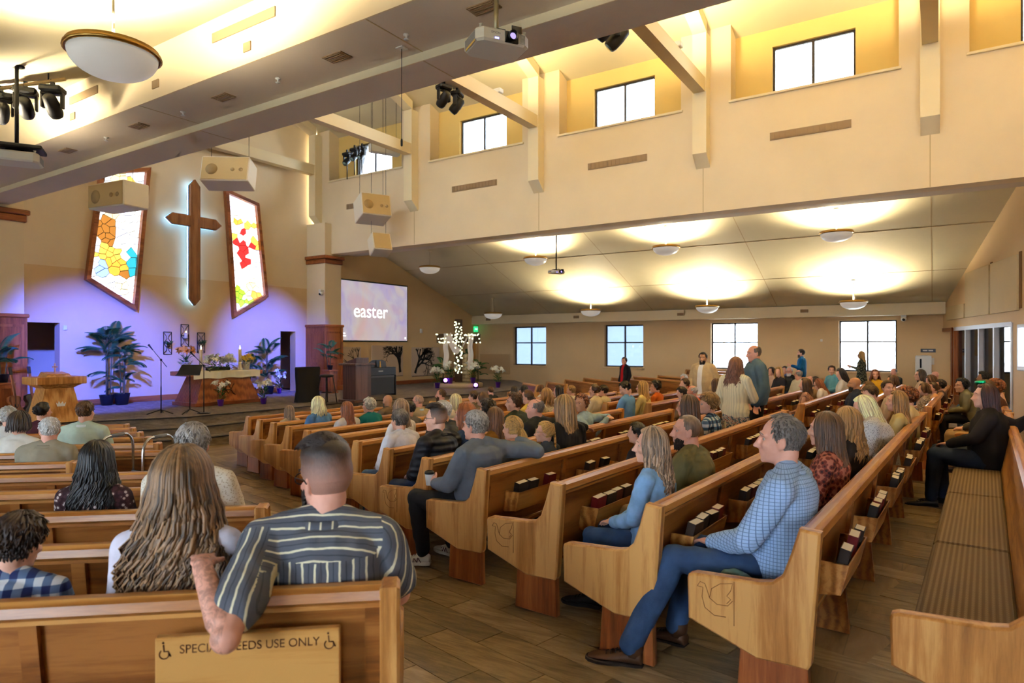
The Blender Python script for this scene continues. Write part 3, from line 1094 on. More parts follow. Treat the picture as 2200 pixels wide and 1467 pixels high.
BLOCK = {'C': 'middle block', 'R': 'block beyond the centre aisle', 'L': 'near block', 'F': 'window-side block'}
ROW_SP = 0.86
NEAR_END_PX = [1715, 1385, 1180, 1022, 904, 822, 757, 699, 651, 612, 580, 551, 527]
def build_pews():
    a, d, n = pew_axes('C')
    for k in range(13):
        base = Vector((-0.40 - ROW_SP * k, 4.5))
        s0 = hit(NEAR_END_PX[k], base + n * 0.1, d)
        o = base + d * s0
        yfar = 10.35 - 0.02 * k
        L = (yfar - o.y) / d.y
        lab = '%s pew of the middle block, counted from the back bench' % ORD[k]
        build_pew('C', k, o, L, 'oak ' + lab, dove=(k in (0, 2, 4, 6)), racks=(k < 9), group='pews of the middle block')
    for k in range(-1, 12):
        base = Vector((-0.40 - ROW_SP * k, 4.5))
        s0 = (11.3 - base.y) / d.y
        o = base + d * s0
        ye = min(17.6, 18.5 - max(0, k - 2) * 0.55)
        L = (ye - o.y) / d.y
        if k == -1:
            continue
        build_pew('R', k, o, L, 'oak pew beyond the centre aisle, %s row from the back wall' % ORD[k], racks=(k < 7), group='pews beyond the centre aisle')
    a, d, n = pew_axes('L')
    for k in range(12):
        c = 2.48 + 0.80 * k
        base = n * c
        send = -0.08 - 0.42 * k
        if k == 5:
            send = hit(158, base, d)
        Ln = [2.6, 3.2, 3.6, 4.2, 4.6, 4.0, 5.0, 5.0, 5.0, 5.0, 5.0, 5.0][k]
        o = base + d * (send - Ln)
        build_pew('L', k, o, Ln, 'oak pew of the near block, %s row from the camera' % ORD[k], racks=(k < 6), group='pews of the near block')
    a, d, n = pew_axes('F')
    outer = {10: 1140, 9: 1180, 8: 1219, 7: 1259, 6: 1319, 5: 1365, 4: 1418, 3: 1470, 2: 1530}
    for k in range(1, 11):
        c = 2.48 + 0.80 * k
        # mirror of the near block
        base = Vector((n.x * c, 22.48 + n.y * c))
        smin = 0.08 + 0.42 * k + 0.5
        if k in outer:
            s1 = hit(outer[k], base, d)
        else:
            s1 = smin + 7
        s0 = smin if k >= 4 else smin - 0.4
        s1 = max(s1, s0 + 1.5)
        o = base + d * s0
        build_pew('F', k, o, s1 - s0, 'oak pew of the window-side block, %s row from the back' % ORD[k - 1], racks=False, group='pews of the window-side block')
    # bench along the back wall
    a, d, n = pew_axes('B')
    o = Vector((0.48, 3.38))
    build_pew('B', 0, o, 7.6, 'long back bench with ribbed brown seat cushions against the back aisle', stile=1.9, racks=False, ribbed=True)
    o = Vector((0.88, 11.3))
    build_pew('B', 1, o, 4.2, 'plain back bench beyond the first, beside the glazed screen', stile=1.9, racks=False, ribbed=True)
build_pews()
# ------------------------------------------------------------------ pendant bowl lamps
LAMP_X = [-16.15, -11.45, -6.85, -2.2]
def pendant(x, y, zc, zrim, on, label, k=1.0):
    e = empty('pendant_lamp', (x, y, zrim))
    tag(e, label, 'pendant lamp', 'bowl pendant lamps')
    r = 0.39
    bowl = [(0.0, -0.235)] + [(r * math.sin(t), -0.235 * math.cos(t) ** 0.9) for t in [0.15 + i * 0.14 for i in range(10)]] + [(r, 0.0)]
    bowl += [(r - 0.015, 0.0)] + [((r - 0.015) * math.sin(t), -0.22 * math.cos(t) ** 0.9) for t in [1.41 - i * 0.14 for i in range(10)]] + [(0.0, -0.22)]
    MB().lathe(bowl, seg=32).obj('glass_bowl', M['bowl'], e)
    rim = [(r - 0.02, 0.0), (r + 0.01, -0.02), (r + 0.035, -0.005), (r + 0.03, 0.02), (r + 0.005, 0.03), (r + 0.012, 0.05), (r - 0.012, 0.055), (r - 0.03, 0.03)]
    MB().lathe(rim + [rim[0]], seg=32).obj('brass_rim', M['brass'], e)
    h = zc - zrim
    MB().tube([(0, 0, -0.05), (0, 0, h)], 0.012, 8).obj('stem', M['lampstem'], e)
    MB().lathe([(0.03, 0.0), (0.02, 0.05), (0.013, 0.2), (0.012, 0.3)], (0, 0, 0), 10).obj('stem_collar', M['lampstem'], e)
    MB().lathe([(0.0, h - 0.05), (0.05, h - 0.045), (0.075, h - 0.02), (0.08, h)], seg=16).obj('ceiling_canopy', M['lampstem'], e)
    b = MB()
    for k in range(3):
        t = k * 2.094
        b.tube([(0, 0, 0.05), ((r) * math.cos(t), r * math.sin(t), 0.02)], 0.006, 5)
    b.obj('arm', M['brass'], e)
    if on:
        o = lamp('lamp_bulb', 'SPOT', (x, y, zrim + 0.02), P_PEND * k, WARM_B, 0.14, (x, y, zrim + 5), spot_size=math.radians(165), spot_blend=0.5)
    return e
P_PEND = 620.0
WARM_B = (1.0, 0.87, 0.62)
M['bowl'] = plain('frosted_bowl', srgb(236, 232, 224), 0.35, emit=(1.0, .95, .86), es=.12)
M['lampstem'] = plain('cream_lamp_stem', srgb(222, 206, 168), 0.4)
def build_pendants():
    names = ['beside the stage wall', 'beside the hanging projector', 'second from the back wall', 'closest to the back wall']
    on1, on2 = [False, True, True, True], [False, True, True, True]
    for i, x in enumerate(LAMP_X):
        y = 19.07
        pendant(x, y, zceil(y), 4.78, on1[i], 'white bowl pendant in the upper far row, ' + names[i])
        y = 23.3
        pendant(x, y, zceil(y), 3.2, on2[i], 'white bowl pendant in the lower far row, ' + names[i])
    for i, x in enumerate([-11.45, -6.72, -2.2, 2.6, 7.0]):
        y = 3.2 if i == 1 else 3.41
        pendant(x, y, zceil_n(y), 4.66, True, ['white bowl pendant of the near aisle towards the stage', 'large brass-rimmed white bowl lamp high above the near pews',
                'white bowl pendant of the near aisle above the camera', 'white bowl pendant behind the camera', 'white bowl pendant at the rear of the near aisle'][i], .32 if i < 2 else 1.2)
build_pendants()
# added lamps on the tie beams, put there to warm the nave
def added_uplight(x, y, e_w):
    e = empty('added_uplight', (x, y, 8.32))
    n_ = sum(1 for p in POST_X if p < x + .1)
    tag(e, 'small added fill light on the %s tie beam from the stage, %s end' % (ORD[n_ - 1], 'window-side' if y > 11 else 'camera-side'), 'added_uplight', 'added fill lights on the tie beams')
    MB().bevbox(-0.2, 0.2, -0.09, 0.09, 0, 0.12, 0.015).obj('housing', M['white'], e)
    o = lamp('added_uplight_lamp', 'AREA', (x, y, 8.47), e_w, WARM, 0.35, (x, y, 20))
for x, w in ((POST_X[2], 90), (POST_X[3], 170), (POST_X[4], 185), (POST_X[5], 200)):
    for y in (8.6, 13.9):
        added_uplight(x, y, w)
# ------------------------------------------------------------------ on and around the stage
def clip_half(poly, a, b, c):
    """keep the part of a convex polygon where a*x + b*y <= c"""
    out = []
    n = len(poly)
    for i in range(n):
        p, q = poly[i], poly[(i + 1) % n]
        dp, dq = a * p[0] + b * p[1] - c, a * q[0] + b * q[1] - c
        if dp <= 0:
            out.append(p)
        if (dp < 0 < dq) or (dq < 0 < dp):
            t = dp / (dp - dq)
            out.append((p[0] + (q[0] - p[0]) * t, p[1] + (q[1] - p[1]) * t))
    return out

GLASS_COL = {'white': (0.95, 0.97, 1.0), 'lav': (0.72, 0.74, 1.0), 'gold': (1.0, 0.62, 0.10), 'amber': (0.95, 0.45, 0.06), 'brown': (0.42, 0.17, 0.03), 'teal': (0.03, 0.42, 0.55), 'red': (0.80, 0.03, 0.03), 'green': (0.38, 0.72, 0.04),
             'skin': (1.0, 0.74, 0.45), 'yellow': (1.0, 0.88, 0.45), 'blue': (0.35, 0.55, 1.0), 'cream': (1.0, 0.93, 0.78)}
def glass_col(k):
    c = GLASS_COL[k]
    return plain('stained_glass_' + k, c, 0.3, emit=c, es=1.35 if k in ('white', 'lav', 'cream') else 0.95, var=0.0)  # panes glow by themselves, standing in for daylight from behind

def stained_window(corners, label, blobs, seed, n=150):
    """corners: wall-plane points (y, z), counter-clockwise as seen from the nave"""
    cx = sum(c[0] for c in corners) / 4
    cz = sum(c[1] for c in corners) / 4
    e = empty('stained_glass_window', (X_ALTAR + 0.0, cx, cz))
    tag(e, label, 'stained glass')
    poly = [(c[0] - cx, c[1] - cz) for c in corners]
    inner = inset(poly, 0.11)
    for i in range(4):
        j = (i + 1) % 4
        MB().prism([poly[i], poly[j], inner[j], inner[i]], 'x', 0.005, 0.16).obj('frame', M['cherry_h'], e, weld=True)
    MB().prism(inset(poly, 0.10), 'x', 0.006, 0.03).obj('lead_backing', plain('lead_came', (0.02, 0.02, 0.022), .6), e)
    rnd = random.Random(seed)
    y0, y1 = min(p[0] for p in inner), max(p[0] for p in inner)
    z0, z1 = min(p[1] for p in inner), max(p[1] for p in inner)
    pts = []
    tries = 0
    while len(pts) < n and tries < 6000:
        tries += 1
        p = (rnd.uniform(y0, y1), rnd.uniform(z0, z1))
        if all((p[0] - q[0]) ** 2 + ((p[1] - q[1])) ** 2 > 0.012 for q in pts):
            pts.append(p)
    for p in pts:
        cell = inner
        for q in pts:
            if q is p: continue
            dx, dy = q[0] - p[0], q[1] - p[1]
            if dx * dx + dy * dy > 1.6: continue
            cell = clip_half(cell, dx, dy, dx * (p[0] + q[0]) / 2 + dy * (p[1] + q[1]) / 2)
            if len(cell) < 3: break
        if len(cell) < 3: continue
        mx = sum(c[0] for c in cell) / len(cell); mz = sum(c[1] for c in cell) / len(cell)
        u, v = (mx - y0) / (y1 - y0), (mz - z0) / (z1 - z0)
        col = 'white' if rnd.random() > .28 else rnd.choice(['lav', 'cream', 'white'])
        for (bu, bv, ru, rv, c) in blobs:
            if ((u - bu) / ru) ** 2 + ((v - bv) / rv) ** 2 < 1:
                col = c
                break
        sm = inset(cell, 0.009)
        MB().prism(sm, 'x', 0.03, 0.045).obj('glass_pane', glass_col(col), e)
    return e

def pyz(px, py, X=None):
    p = on_x(px, py, X_ALTAR if X is None else X)
    return (p.y, p.z)
RC = [pyz(497, 682), pyz(571, 638), pyz(551, 438), pyz(479, 406)]
YC = pyz(405, 500)[0]
LC = [pyz(180, 601), pyz(290, 669), pyz(319, 361), (2 * YC - RC[2][0], RC[2][1])]
LC[3] = (LC[0][0] + (RC[1][0] - RC[2][0]) * 1.0, RC[2][1])
stained_window(LC, 'tall stained glass window of a nativity scene, partly behind a hanging speaker',
    [(.30, .52, .20, .10, 'brown'), (.42, .62, .10, .05, 'skin'), (.62, .74, .22, .03, 'amber'), (.72, .84, .12, .08, 'gold'), (.30, .75, .12, .06, 'blue'), (.62, .45, .13, .06, 'white'), (.52, .48, .06, .03, 'skin'),
     (.80, .34, .14, .07, 'teal'), (.82, .24, .12, .04, 'teal'), (.30, .36, .22, .05, 'gold'), (.52, .28, .20, .05, 'amber'), (.55, .22, .16, .03, 'brown'), (.50, .33, .10, .03, 'yellow'), (.25, .24, .12, .05, 'blue'), (.6, .12, .1, .05, 'yellow'), (.55, .90, .12, .07, 'yellow')], 5)
stained_window(RC, 'tall stained glass window with a red-robed figure, beside the wall cross',
    [(.42, .70, .10, .025, 'red'), (.55, .635, .10, .06, 'white'), (.50, .60, .27, .055, 'red'), (.45, .52, .16, .035, 'red'), (.45, .47, .10, .03, 'amber'), (.50, .43, .12, .022, 'red'), (.62, .77, .24, .03, 'gold'), (.30, .775, .15, .02, 'amber'), (.30, .86, .16, .05, 'cream'),
     (.30, .14, .17, .07, 'green'), (.52, .17, .13, .07, 'yellow'), (.66, .21, .11, .05, 'skin'), (.78, .15, .16, .06, 'amber'), (.55, .10, .14, .04, 'green'), (.80, .6, .1, .06, 'gold'), (.25, .62, .10, .05, 'gold')], 9)

# wooden wall cross with a blue glow behind it
def wall_cross():
    top, bot = pyz(405, 388), pyz(403, 657)
    zc = pyz(405, 478)[1]
    yl, yr = pyz(345, 470)[0], pyz(464, 484)[0]
    yc = (yl + yr) / 2
    e = empty('wall_cross', (X_ALTAR, yc, zc))
    tag(e, 'large wooden cross with pointed ends and a blue glow behind it', 'cross')
    w, a = 0.17, (yr - yl) / 2
    t, b = top[1] - zc, bot[1] - zc
    pk = 0.2
    def poly(w, a, t, b, pk):
        return [(-w, b + pk), (0, b), (w, b + pk), (w, -w), (a - pk, -w), (a, 0), (a - pk, w), (w, w), (w, t - pk), (0, t), (-w, t - pk), (-w, w), (-a + pk, w), (-a, 0), (-a + pk, -w), (-w, -w)]
    MB().prism(poly(w, a, t, b, pk), 'x', 0.20, 0.34, 0, 0.02).obj('timber', M['oakcross'], e)
    blue = (0.22, 0.50, 1.0)
    pl = poly(w * .96, a * .985, t - .02, b + .02, pk * .95)
    g = MB()
    g.prism(pl, 'x', 0.155, 0.195)
    g.obj('light_strip', plain('blue_led', blue, .5, emit=blue, es=3.2), e)
    MB().prism(poly(w * .55, a * .8, t * .8, b * .8, pk * .6), 'x', 0.0, 0.155).obj('standoff', M['wall'], e)
M['oakcross'] = wood('cross_oak', srgb(96, 54, 24), srgb(138, 86, 44), srgb(160, 106, 60), 'z')
wall_cross()

# projection screen
def screen():
    tl, tr, br, bl = (pyz(q[0], q[1], X_SCREEN + .05) for q in ((716, 597), (876, 613), (876, 735), (716, 733)))
    y0, y1 = tl[0], tr[0]
    z0, z1 = (bl[1] + br[1]) / 2, (tl[1] + tr[1]) / 2
    e = empty('projection_screen', (X_SCREEN, (y0 + y1) / 2, z0))
    tag(e, 'framed projection screen showing the word easter on pastel blurs', 'screen')
    w, h = (y1 - y0) / 2, z1 - z0
    MB().bevbox(0.0, 0.05, -w, w, 0, h, 0.01).obj('frame', plain('screen_frame', srgb(16, 40, 32), .5), e)
    N = NT('projected_picture', .6)
    mp = N.coord('Object', scale=(1, .9, .6))
    n1 = N.noise(mp, .9, 3, .5, 1.2)
    n2 = N.noise(N.coord('Object', scale=(1, .5, .5), loc=(3, 5, 1)), 1.1, 2, .5, .8)
    r1 = N.ramp(n1, 'Fac', [(.3, srgb(206, 196, 186)), (.42, srgb(226, 204, 200)), (.52, srgb(214, 206, 226)), (.62, srgb(180, 166, 226)), (.72, srgb(230, 208, 196))])
    r2 = N.ramp(n2, 'Fac', [(.35, srgb(232, 178, 178)), (.5, srgb(224, 214, 210)), (.65, srgb(196, 172, 222))])
    mx = N.mixc(None, 0, (r1, 0), (r2, 0)); mx.inputs[0].default_value = .5
    N.b.inputs['Base Color'].default_value = (.08, .08, .08, 1)
    N.l(mx, 2, N.b, 'Emission Color')
    N.b.inputs['Emission Strength'].default_value = 0.40
    MB().box(0.05, 0.056, -w + .05, w - .05, 0.05, h - .05).obj('picture', N.m, e)
    tm = plain('screen_white', (1, 1, 1), .5, emit=(1, 1, 1), es=1.1)
    def place(y, z):
        return frame_m((0.058, y, z), (0, 1, 0), (0, 0, 1))
    p = pyz(797, 670, X_SCREEN + .05)
    text_obj('easter', 0.74, tm, e, place(p[0] - (y0 + y1) / 2, p[1] - z0), 'lettering', 0.001, bold=.002)
    MB().box(.056, .058, -w + .16, -w + .27, .17, .36).obj('corner_mark', tm, e)
    for k, ww in enumerate((.26, .3)):
        MB().box(.056, .058, -w + .31, -w + .31 + ww, .29 - k * .09, .33 - k * .09).obj('corner_mark', tm, e)
    MB().box(.056, .058, w - .2, w - .12, .12, .2).obj('corner_mark', tm, e)
screen()

# three canvas prints with black bare trees
def tree_canvas(pxs, label, seed, root, spread, dirx):
    X = X_SCREEN + .03
    (xa, ya), (xb, yb) = pxs
    a, b = pyz(xa, ya, X), pyz(xb, yb, X)
    w, h = (b[0] - a[0]), (a[1] - b[1])
    e = empty('canvas_print', (X_SCREEN, a[0], b[1]))
    tag(e, label, 'wall art', 'tree canvas prints')
    MB().bevbox(0.0, 0.03, 0, w, 0, h, .004).obj('canvas', plain('canvas_mauve', srgb(206, 182, 160), .9), e)
    rnd = random.Random(seed)
    mb = MB()
    def br(p, ang, ln, r, dep):
        if dep == 0 or r < .009: return
        q = p
        pts = [p]
        for i in range(3):
            ang += rnd.uniform(-.22, .22)
            q = (q[0] + math.cos(ang) * ln / 3, q[1] + math.sin(ang) * ln / 3)
            pts.append(q)
        for i in range(3):
            (x0, z0), (x1, z1) = pts[i], pts[i + 1]
            r0, r1 = r * (1 - .12 * i), r * (1 - .12 * (i + 1))
            nx, nz = -(z1 - z0), (x1 - x0)
            L = math.hypot(nx, nz) or 1
            nx, nz = nx / L, nz / L
            qd = [(x0 + nx * r0, z0 + nz * r0), (x0 - nx * r0, z0 - nz * r0), (x1 - nx * r1, z1 - nz * r1), (x1 + nx * r1, z1 + nz * r1)]
            if all(0.02 < v[0] < w - .02 and 0.015 < v[1] < h - .015 for v in qd):
                mb.prism(qd, 'x', 0.03, 0.0325)
        for s in ((-1, 1) if dep < 6 else (-1, 0, 1)):
            br(q, ang + s * rnd.uniform(.3, .6) + dirx * .05, ln * rnd.uniform(.7, .88), r * .70, dep - 1)
    br((root[0] * w, .02), root[1], h * .36, root[2] * 1.35, 8)
    mb.box(.03, .0325, .01, w - .01, .012, .03)
    mb.obj('printed_tree', M['black'], e)
tree_canvas(((727, 745), (776, 800)), 'canvas print of sparse black branches beside the potted palm', 3, (1.02, 2.35, .02), 1, 1)
tree_canvas(((799, 742), (866, 808)), 'canvas print of a black bare tree behind the keyboard', 4, (.93, 2.0, .06), 1, 1)
tree_canvas(((885, 746), (944, 806)), 'canvas print of a black bare tree beside the lit cross', 8, (.07, 1.15, .06), 1, -1)

# ---------------- plants
def frond_mesh(L, nleaf, leaf, droop, wid=.02):
    mb = MB()
    pts = []
    for i in range(9):
        t = i / 8
        pts.append(V(0, L * t * (1 - .12 * t), L * (.55 * t - droop * t * t)))
    mb.tube(pts, [.006 * (1 - .7 * i / 8) for i in range(9)], 5)
    for i in range(nleaf):
        t = .18 + .82 * i / nleaf
        k = min(7, int(t * 8)); f = t * 8 - k
        p = pts[k].lerp(pts[k + 1], f)
        ll = leaf * math.sin(math.pi * (.12 + .85 * t)) ** .7
        for s in (-1, 1):
            d = V(s * .85, .55, -.25 - .25 * droop).normalized()
            q = p + d * ll
            m_ = p + d * ll * .5 + V(0, 0, .01)
            w = V(0, wid * .5, 0)
            mb.add([p, m_ - w, q, m_ + w], [(0, 1, 2, 3)])
    return mb.mesh('frond')
M['leaf'] = plain('palm_leaf', srgb(38, 84, 44), .5, var=.3)
M['leaf2'] = plain('fern_leaf', srgb(52, 96, 40), .55, var=.3)
FR = [frond_mesh(.85, 26, .24, .55, .03), frond_mesh(.6, 22, .2, .75, .028), frond_mesh(.5, 18, .12, .9, .02)]
def potted_palm(pos, H, nf, label, fr=0, pot=.17, trunks=2, potm=None, seed=1, low=.3, scale=1.0, rmin=.0, name='potted_palm', leafm='leaf'):
    rnd = random.Random(seed)
    e = empty(name, pos)
    tag(e, label, 'potted plant')
    b = MB().lathe([(pot * .72, 0), (pot, pot * 1.5), (pot * 1.05, pot * 1.55), (pot * .92, pot * 1.55), (pot * .88, pot * 1.4), (0, pot * 1.4)], seg=20)
    b.obj('pot', potm or M['black'], e)
    tr = MB()
    tops = []
    for i in range(trunks):
        x, y = rnd.uniform(-.06, .06), rnd.uniform(-.06, .06)
        h = H * rnd.uniform(.55, .75)
        tr.tube([(x, y, pot), (x * 1.3, y * 1.3, h * .5), (x * 1.8, y * 1.8, h)], [.018, .015, .012], 7)
        tops.append(V(x * 1.8, y * 1.8, h))
    tr.obj('stem', plain('palm_stem', srgb(96, 86, 56), .7), e)
    for i in range(nf):
        tp = tops[i % len(tops)]
        z = tp.z * rnd.uniform(low, 1.0) if i % 3 else tp.z
        a = i * 2.399 + rnd.uniform(-.3, .3)
        up = rnd.uniform(-.1, .75)
        if i < 4: up = rnd.uniform(.9, 1.35)
        s = scale * rnd.uniform(.75, 1.1)
        mw = Matrix.Translation((tp.x, tp.y, z)) @ Matrix.Rotation(a, 4, 'Z') @ Matrix.Rotation(up * .8, 4, 'X') @ Matrix.Scale(s, 4)
        new_obj('frond', FR[fr], M[leafm], e, mw)
    return e
def st(px, py):
    p = on_z(px, py, Z_STAGE)
    p.x = max(p.x, X_ALTAR + .35)
    return p
potted_palm(st(207, 868), 3.0, 26, 'tall potted palm in blue stage light by the doorway', 0, .18, 3, seed=2, low=.35)
potted_palm(st(262, 869), 2.0, 24, 'shorter bushy potted palm beside the tall palm', 1, .2, 3, seed=5, low=.15)
q = st(585, 846); q.y = 13.75
potted_palm(q, 2.1, 18, 'potted palm in blue light behind the altar by the dark doorway', 0, .17, 2, seed=7, low=.3)
q = st(540, 848)
potted_palm(q, 1.55, 12, 'smaller palm half hidden behind the altar flowers', 1, .15, 2, seed=9, low=.4)
# pedestal and fern by the column
def pedestal(pos, label):
    e = empty('pedestal', pos)
    tag(e, label, 'pedestal')
    MB().bevbox(-.2, .2, -.2, .2, 0, .05, .008).obj('plinth', M['cherry_h'], e)
    MB().box(-.17, .17, -.17, .17, .05, .74).obj('body', M['cherry'], e)
    MB().bevbox(-.2, .2, -.2, .2, .74, .79, .01).obj('top_board', M['cherry_h'], e)
    for x0, x1, y0, y1 in ((.17, .182, -.12, .12), (-.12, .12, -.182, -.17)):
        MB().box(x0, x1, y0, y1, .14, .66).obj('panel', M['cherry'], e)
pp = on_z(709, 848, Z_STAGE); pp = Vector((-17.3, pp.y * 17.3 / -pp.x, Z_STAGE))
pedestal(pp, 'reddish wooden pedestal under the potted fern')
potted_palm(pp + V(0, 0, .79), 1.0, 14, 'potted green fern palm on the wooden pedestal', 1, .1, 3, seed=12, low=.6, scale=.85, leafm='leaf2')
pl_ = on_x(6, 800, -17.6)
pedestal(Vector((pl_.x, pl_.y, Z_STAGE)), 'wooden pedestal at the photo edge by the left column')
potted_palm(Vector((pl_.x, pl_.y, Z_STAGE + .79)), .95, 13, 'dark potted palm at the photo edge by the left column', 1, .12, 2, seed=15, low=.6)

def lily_mesh():
    mb = MB()
    for k in range(6):
        a = k * math.pi / 3
        d = V(math.cos(a), math.sin(a), 0)
        s = V(-math.sin(a), math.cos(a), 0)
        pts = [V(0, 0, 0), d * .012 + V(0, 0, .05), d * .04 + V(0, 0, .09), d * .075 + V(0, 0, .085)]
        w = [.006, .016, .02, .003]
        vs, fs = [], []
        for p, q_ in zip(pts, w):
            vs += [p - s * q_, p + s * q_]
        for i in range(3):
            fs.append((2 * i, 2 * i + 1, 2 * i + 3, 2 * i + 2))
        mb.add(vs, fs, 0, True)
    return mb.mesh('lily')
LILY = lily_mesh()
M['lily'] = plain('lily_white', srgb(240, 236, 218), .5)
def leaf_tuft(mb, n, rnd, r, h, ll=.16):
    for i in range(n):
        a = rnd.uniform(0, 6.28)
        p = V(math.cos(a) * rnd.uniform(0, r), math.sin(a) * rnd.uniform(0, r), rnd.uniform(.3, 1) * h)
        d = V(math.cos(a), math.sin(a), rnd.uniform(-.2, .9)).normalized()
        s = d.cross(V(0, 0, 1)).normalized() * .013
        m_ = p + d * ll * .5 + V(0, 0, .015)
        mb.add([p, m_ - s, p + d * ll, m_ + s], [(0, 1, 2, 3)])
def lily_pot(pos, label, seed, h=.55, nfl=7, wrap=True, name='potted_lily', flower=None, potc=None, pr=.085, sc=1.0):
    rnd = random.Random(seed)
    e = empty(name, pos, rnd.uniform(0, 6), sc)
    tag(e, label, 'potted flowers')
    MB().lathe([(pr * .75, 0), (pr, pr * 1.9), (pr * 1.15, pr * 2.0), (pr * .9, pr * 1.8), (0, pr * 1.7)], seg=16).obj('pot_wrap' if wrap else 'pot', potc or plain('purple_foil', srgb(92, 40, 150), .3), e)
    fo = MB()
    leaf_tuft(fo, 70, rnd, .07, h * .8)
    for i in range(5):
        a = rnd.uniform(0, 6.28)
        fo.tube([(0, 0, pr), (math.cos(a) * .04, math.sin(a) * .04, h * .6), (math.cos(a) * .08, math.sin(a) * .08, h)], .005, 5)
    fo.obj('foliage', M['leaf2'], e)
    for i in range(nfl):
        a = i * 2.4 + rnd.uniform(-.3, .3)
        r = rnd.uniform(.05, .15)
        mw = Matrix.Translation((math.cos(a) * r, math.sin(a) * r, h * rnd.uniform(.82, 1.12))) @ Matrix.Rotation(a, 4, 'Z') @ Matrix.Rotation(rnd.uniform(.5, 1.3), 4, 'Y') @ Matrix.Scale(1.25, 4)
        new_obj('flower', LILY, flower or M['lily'], e, mw)
    return e
# altar, cloth, candles and flowers
AP = on_z(487, 869, Z_STAGE)
ALT = Vector((AP.x - .55, AP.y + .1, Z_STAGE))
def altar():
    e = empty('altar', ALT)
    tag(e, 'flared wooden altar table with a carved monogram on its front', 'altar')
    wy, wx = .98, .55
    b = MB()
    b.add([(-wx, -wy + .0, 0), (wx, -wy, 0), (wx, wy, 0), (-wx, wy, 0), (-wx * .68, -wy * .70, .80), (wx * .68, -wy * .70, .80), (wx * .68, wy * .70, .80), (-wx * .68, wy * .70, .80)],
          [(0, 3, 2, 1), (4, 5, 6, 7), (0, 1, 5, 4), (1, 2, 6, 5), (2, 3, 7, 6), (3, 0, 4, 7)])
    b.obj('body', M['cherry'], e)
    MB().bevbox(-wx - .02, wx + .02, -wy - .02, wy + .02, 0, .10, .01).obj('plinth', M['cherry_h'], e)
    MB().bevbox(-.45, .45, -1.12, 1.12, .80, .92, .012).obj('table_top', M['cherry_h'], e)
    m = MB()
    sl = -wx * .32 / .80
    def on_face(y, z):
        return (wx + sl * z + .012, y, z)
    for ln in ([(-.14, .28), (0, .6), (.14, .28)], [(-.09, .40), (.09, .40)], [(-.2, .56), (0, .3), (.2, .56)], [(-.12, .66), (-.06, .60), (0, .68), (.06, .60), (.12, .66)], [(-.2, .26), (-.12, .32)], [(.2, .26), (.12, .32)]):
        m.tube([on_face(*p) for p in ln], .012, 5)
    m.obj('monogram', plain('carved_dark', srgb(58, 28, 14), .7), e)
    c = empty('altar_cloth', ALT + V(0, 0, .92))
    tag(c, 'white altar cloth hanging over the altar front edge', 'cloth')
    cb = MB()
    ny = 40
    rows = [(-.47, -.10), (-.47, .008), (0, .008), (.465, .008), (.475, -.02), (.478, -.16), (.48, -.19)]
    vs, fs = [], []
    for x, z in rows:
        for k in range(ny + 1):
            y = -1.0 + 2.0 * k / ny
            wv = .010 * math.sin(y * 21) + .006 * math.sin(y * 47)
            dn = 1 if z < 0 else 0
            vs.append((x + (wv if x > 0 else -wv) * dn, y, z + .012 * math.sin(y * 9 + 1) * dn))
    for i in range(len(rows) - 1):
        for k in range(ny):
            a = i * (ny + 1) + k
            fs.append((a, a + 1, a + ny + 2, a + ny + 1))
    cb.add(vs, fs, 0, True)
    o = cb.obj('cloth_sheet', plain('altar_linen', srgb(232, 226, 206), .8), c)
    zt = Z_STAGE + .93
    for i, py_ in enumerate((-.72, .46)):
        cdl = empty('altar_candle', (ALT.x + .15, ALT.y + py_ + .12, zt))
        tag(cdl, ['tall lit pillar candle beside the green potted plant', 'tall lit pillar candle beside the orange flowers'][i], 'candle', 'altar candles')
        MB().lathe([(.075, 0), (.08, .02), (.05, .06), (.042, .16), (.05, .2), (.045, .22), (0, .22)], seg=16).obj('candle_holder', plain('bone_holder', srgb(222, 206, 170), .5), cdl)
        MB().lathe([(.042, .22), (.042, .58), (.03, .575), (0, .57)], seg=16).obj('wax', plain('candle_wax', srgb(240, 220, 176), .5), cdl)
        fl = (1.0, .86, .55)
        MB().lathe([(0, .57), (.012, .595), (.016, .62), (.008, .66), (0, .69)], seg=8).obj('flame', plain('flame', fl, .5, emit=fl, es=9), cdl)
    # low trough of lilies
    t = empty('lily_trough', (ALT.x + .18, ALT.y - .12, zt))
    tag(t, 'long trough of white lilies in the middle of the altar', 'flower arrangement')
    MB().bevbox(-.1, .1, -.32, .32, 0, .1, .02).obj('trough', plain('dark_trough', srgb(50, 56, 44), .7), t)
    rnd = random.Random(4)
    fo = MB()
    for k in range(130):
        p = V(rnd.uniform(-.12, .14), rnd.uniform(-.36, .36), rnd.uniform(.04, .2))
        d = V(rnd.uniform(-.3, 1), rnd.uniform(-1, 1), rnd.uniform(-.4, .6)).normalized()
        s = d.orthogonal().normalized() * .012
        fo.add([p, p + d * .06 - s, p + d * .12, p + d * .06 + s], [(0, 1, 2, 3)])
    fo.obj('foliage', M['leaf2'], t)
    for k in range(34):
        y = rnd.uniform(-.36, .48)
        mw = Matrix.Translation((rnd.uniform(-.08, .12), y, rnd.uniform(.18, .34) - .12 * max(0, abs(y) - .2))) @ Matrix.Rotation(rnd.uniform(0, 6), 4, 'Z') @ Matrix.Rotation(rnd.uniform(.2, 1.2), 4, 'Y') @ Matrix.Scale(1.5, 4)
        new_obj('flower', LILY, M['lily'], t, mw)
    ora = plain('orange_petal', srgb(226, 150, 60), .5)
    cer = plain('cream_pot', srgb(222, 206, 176), .5)
    lily_pot((ALT.x + .1, ALT.y - 1.0, zt), 'green leafy plant with orange blooms in a cream pot on the altar', 21, .42, 8, False, 'potted_plant', ora, cer, .11, 1.15)
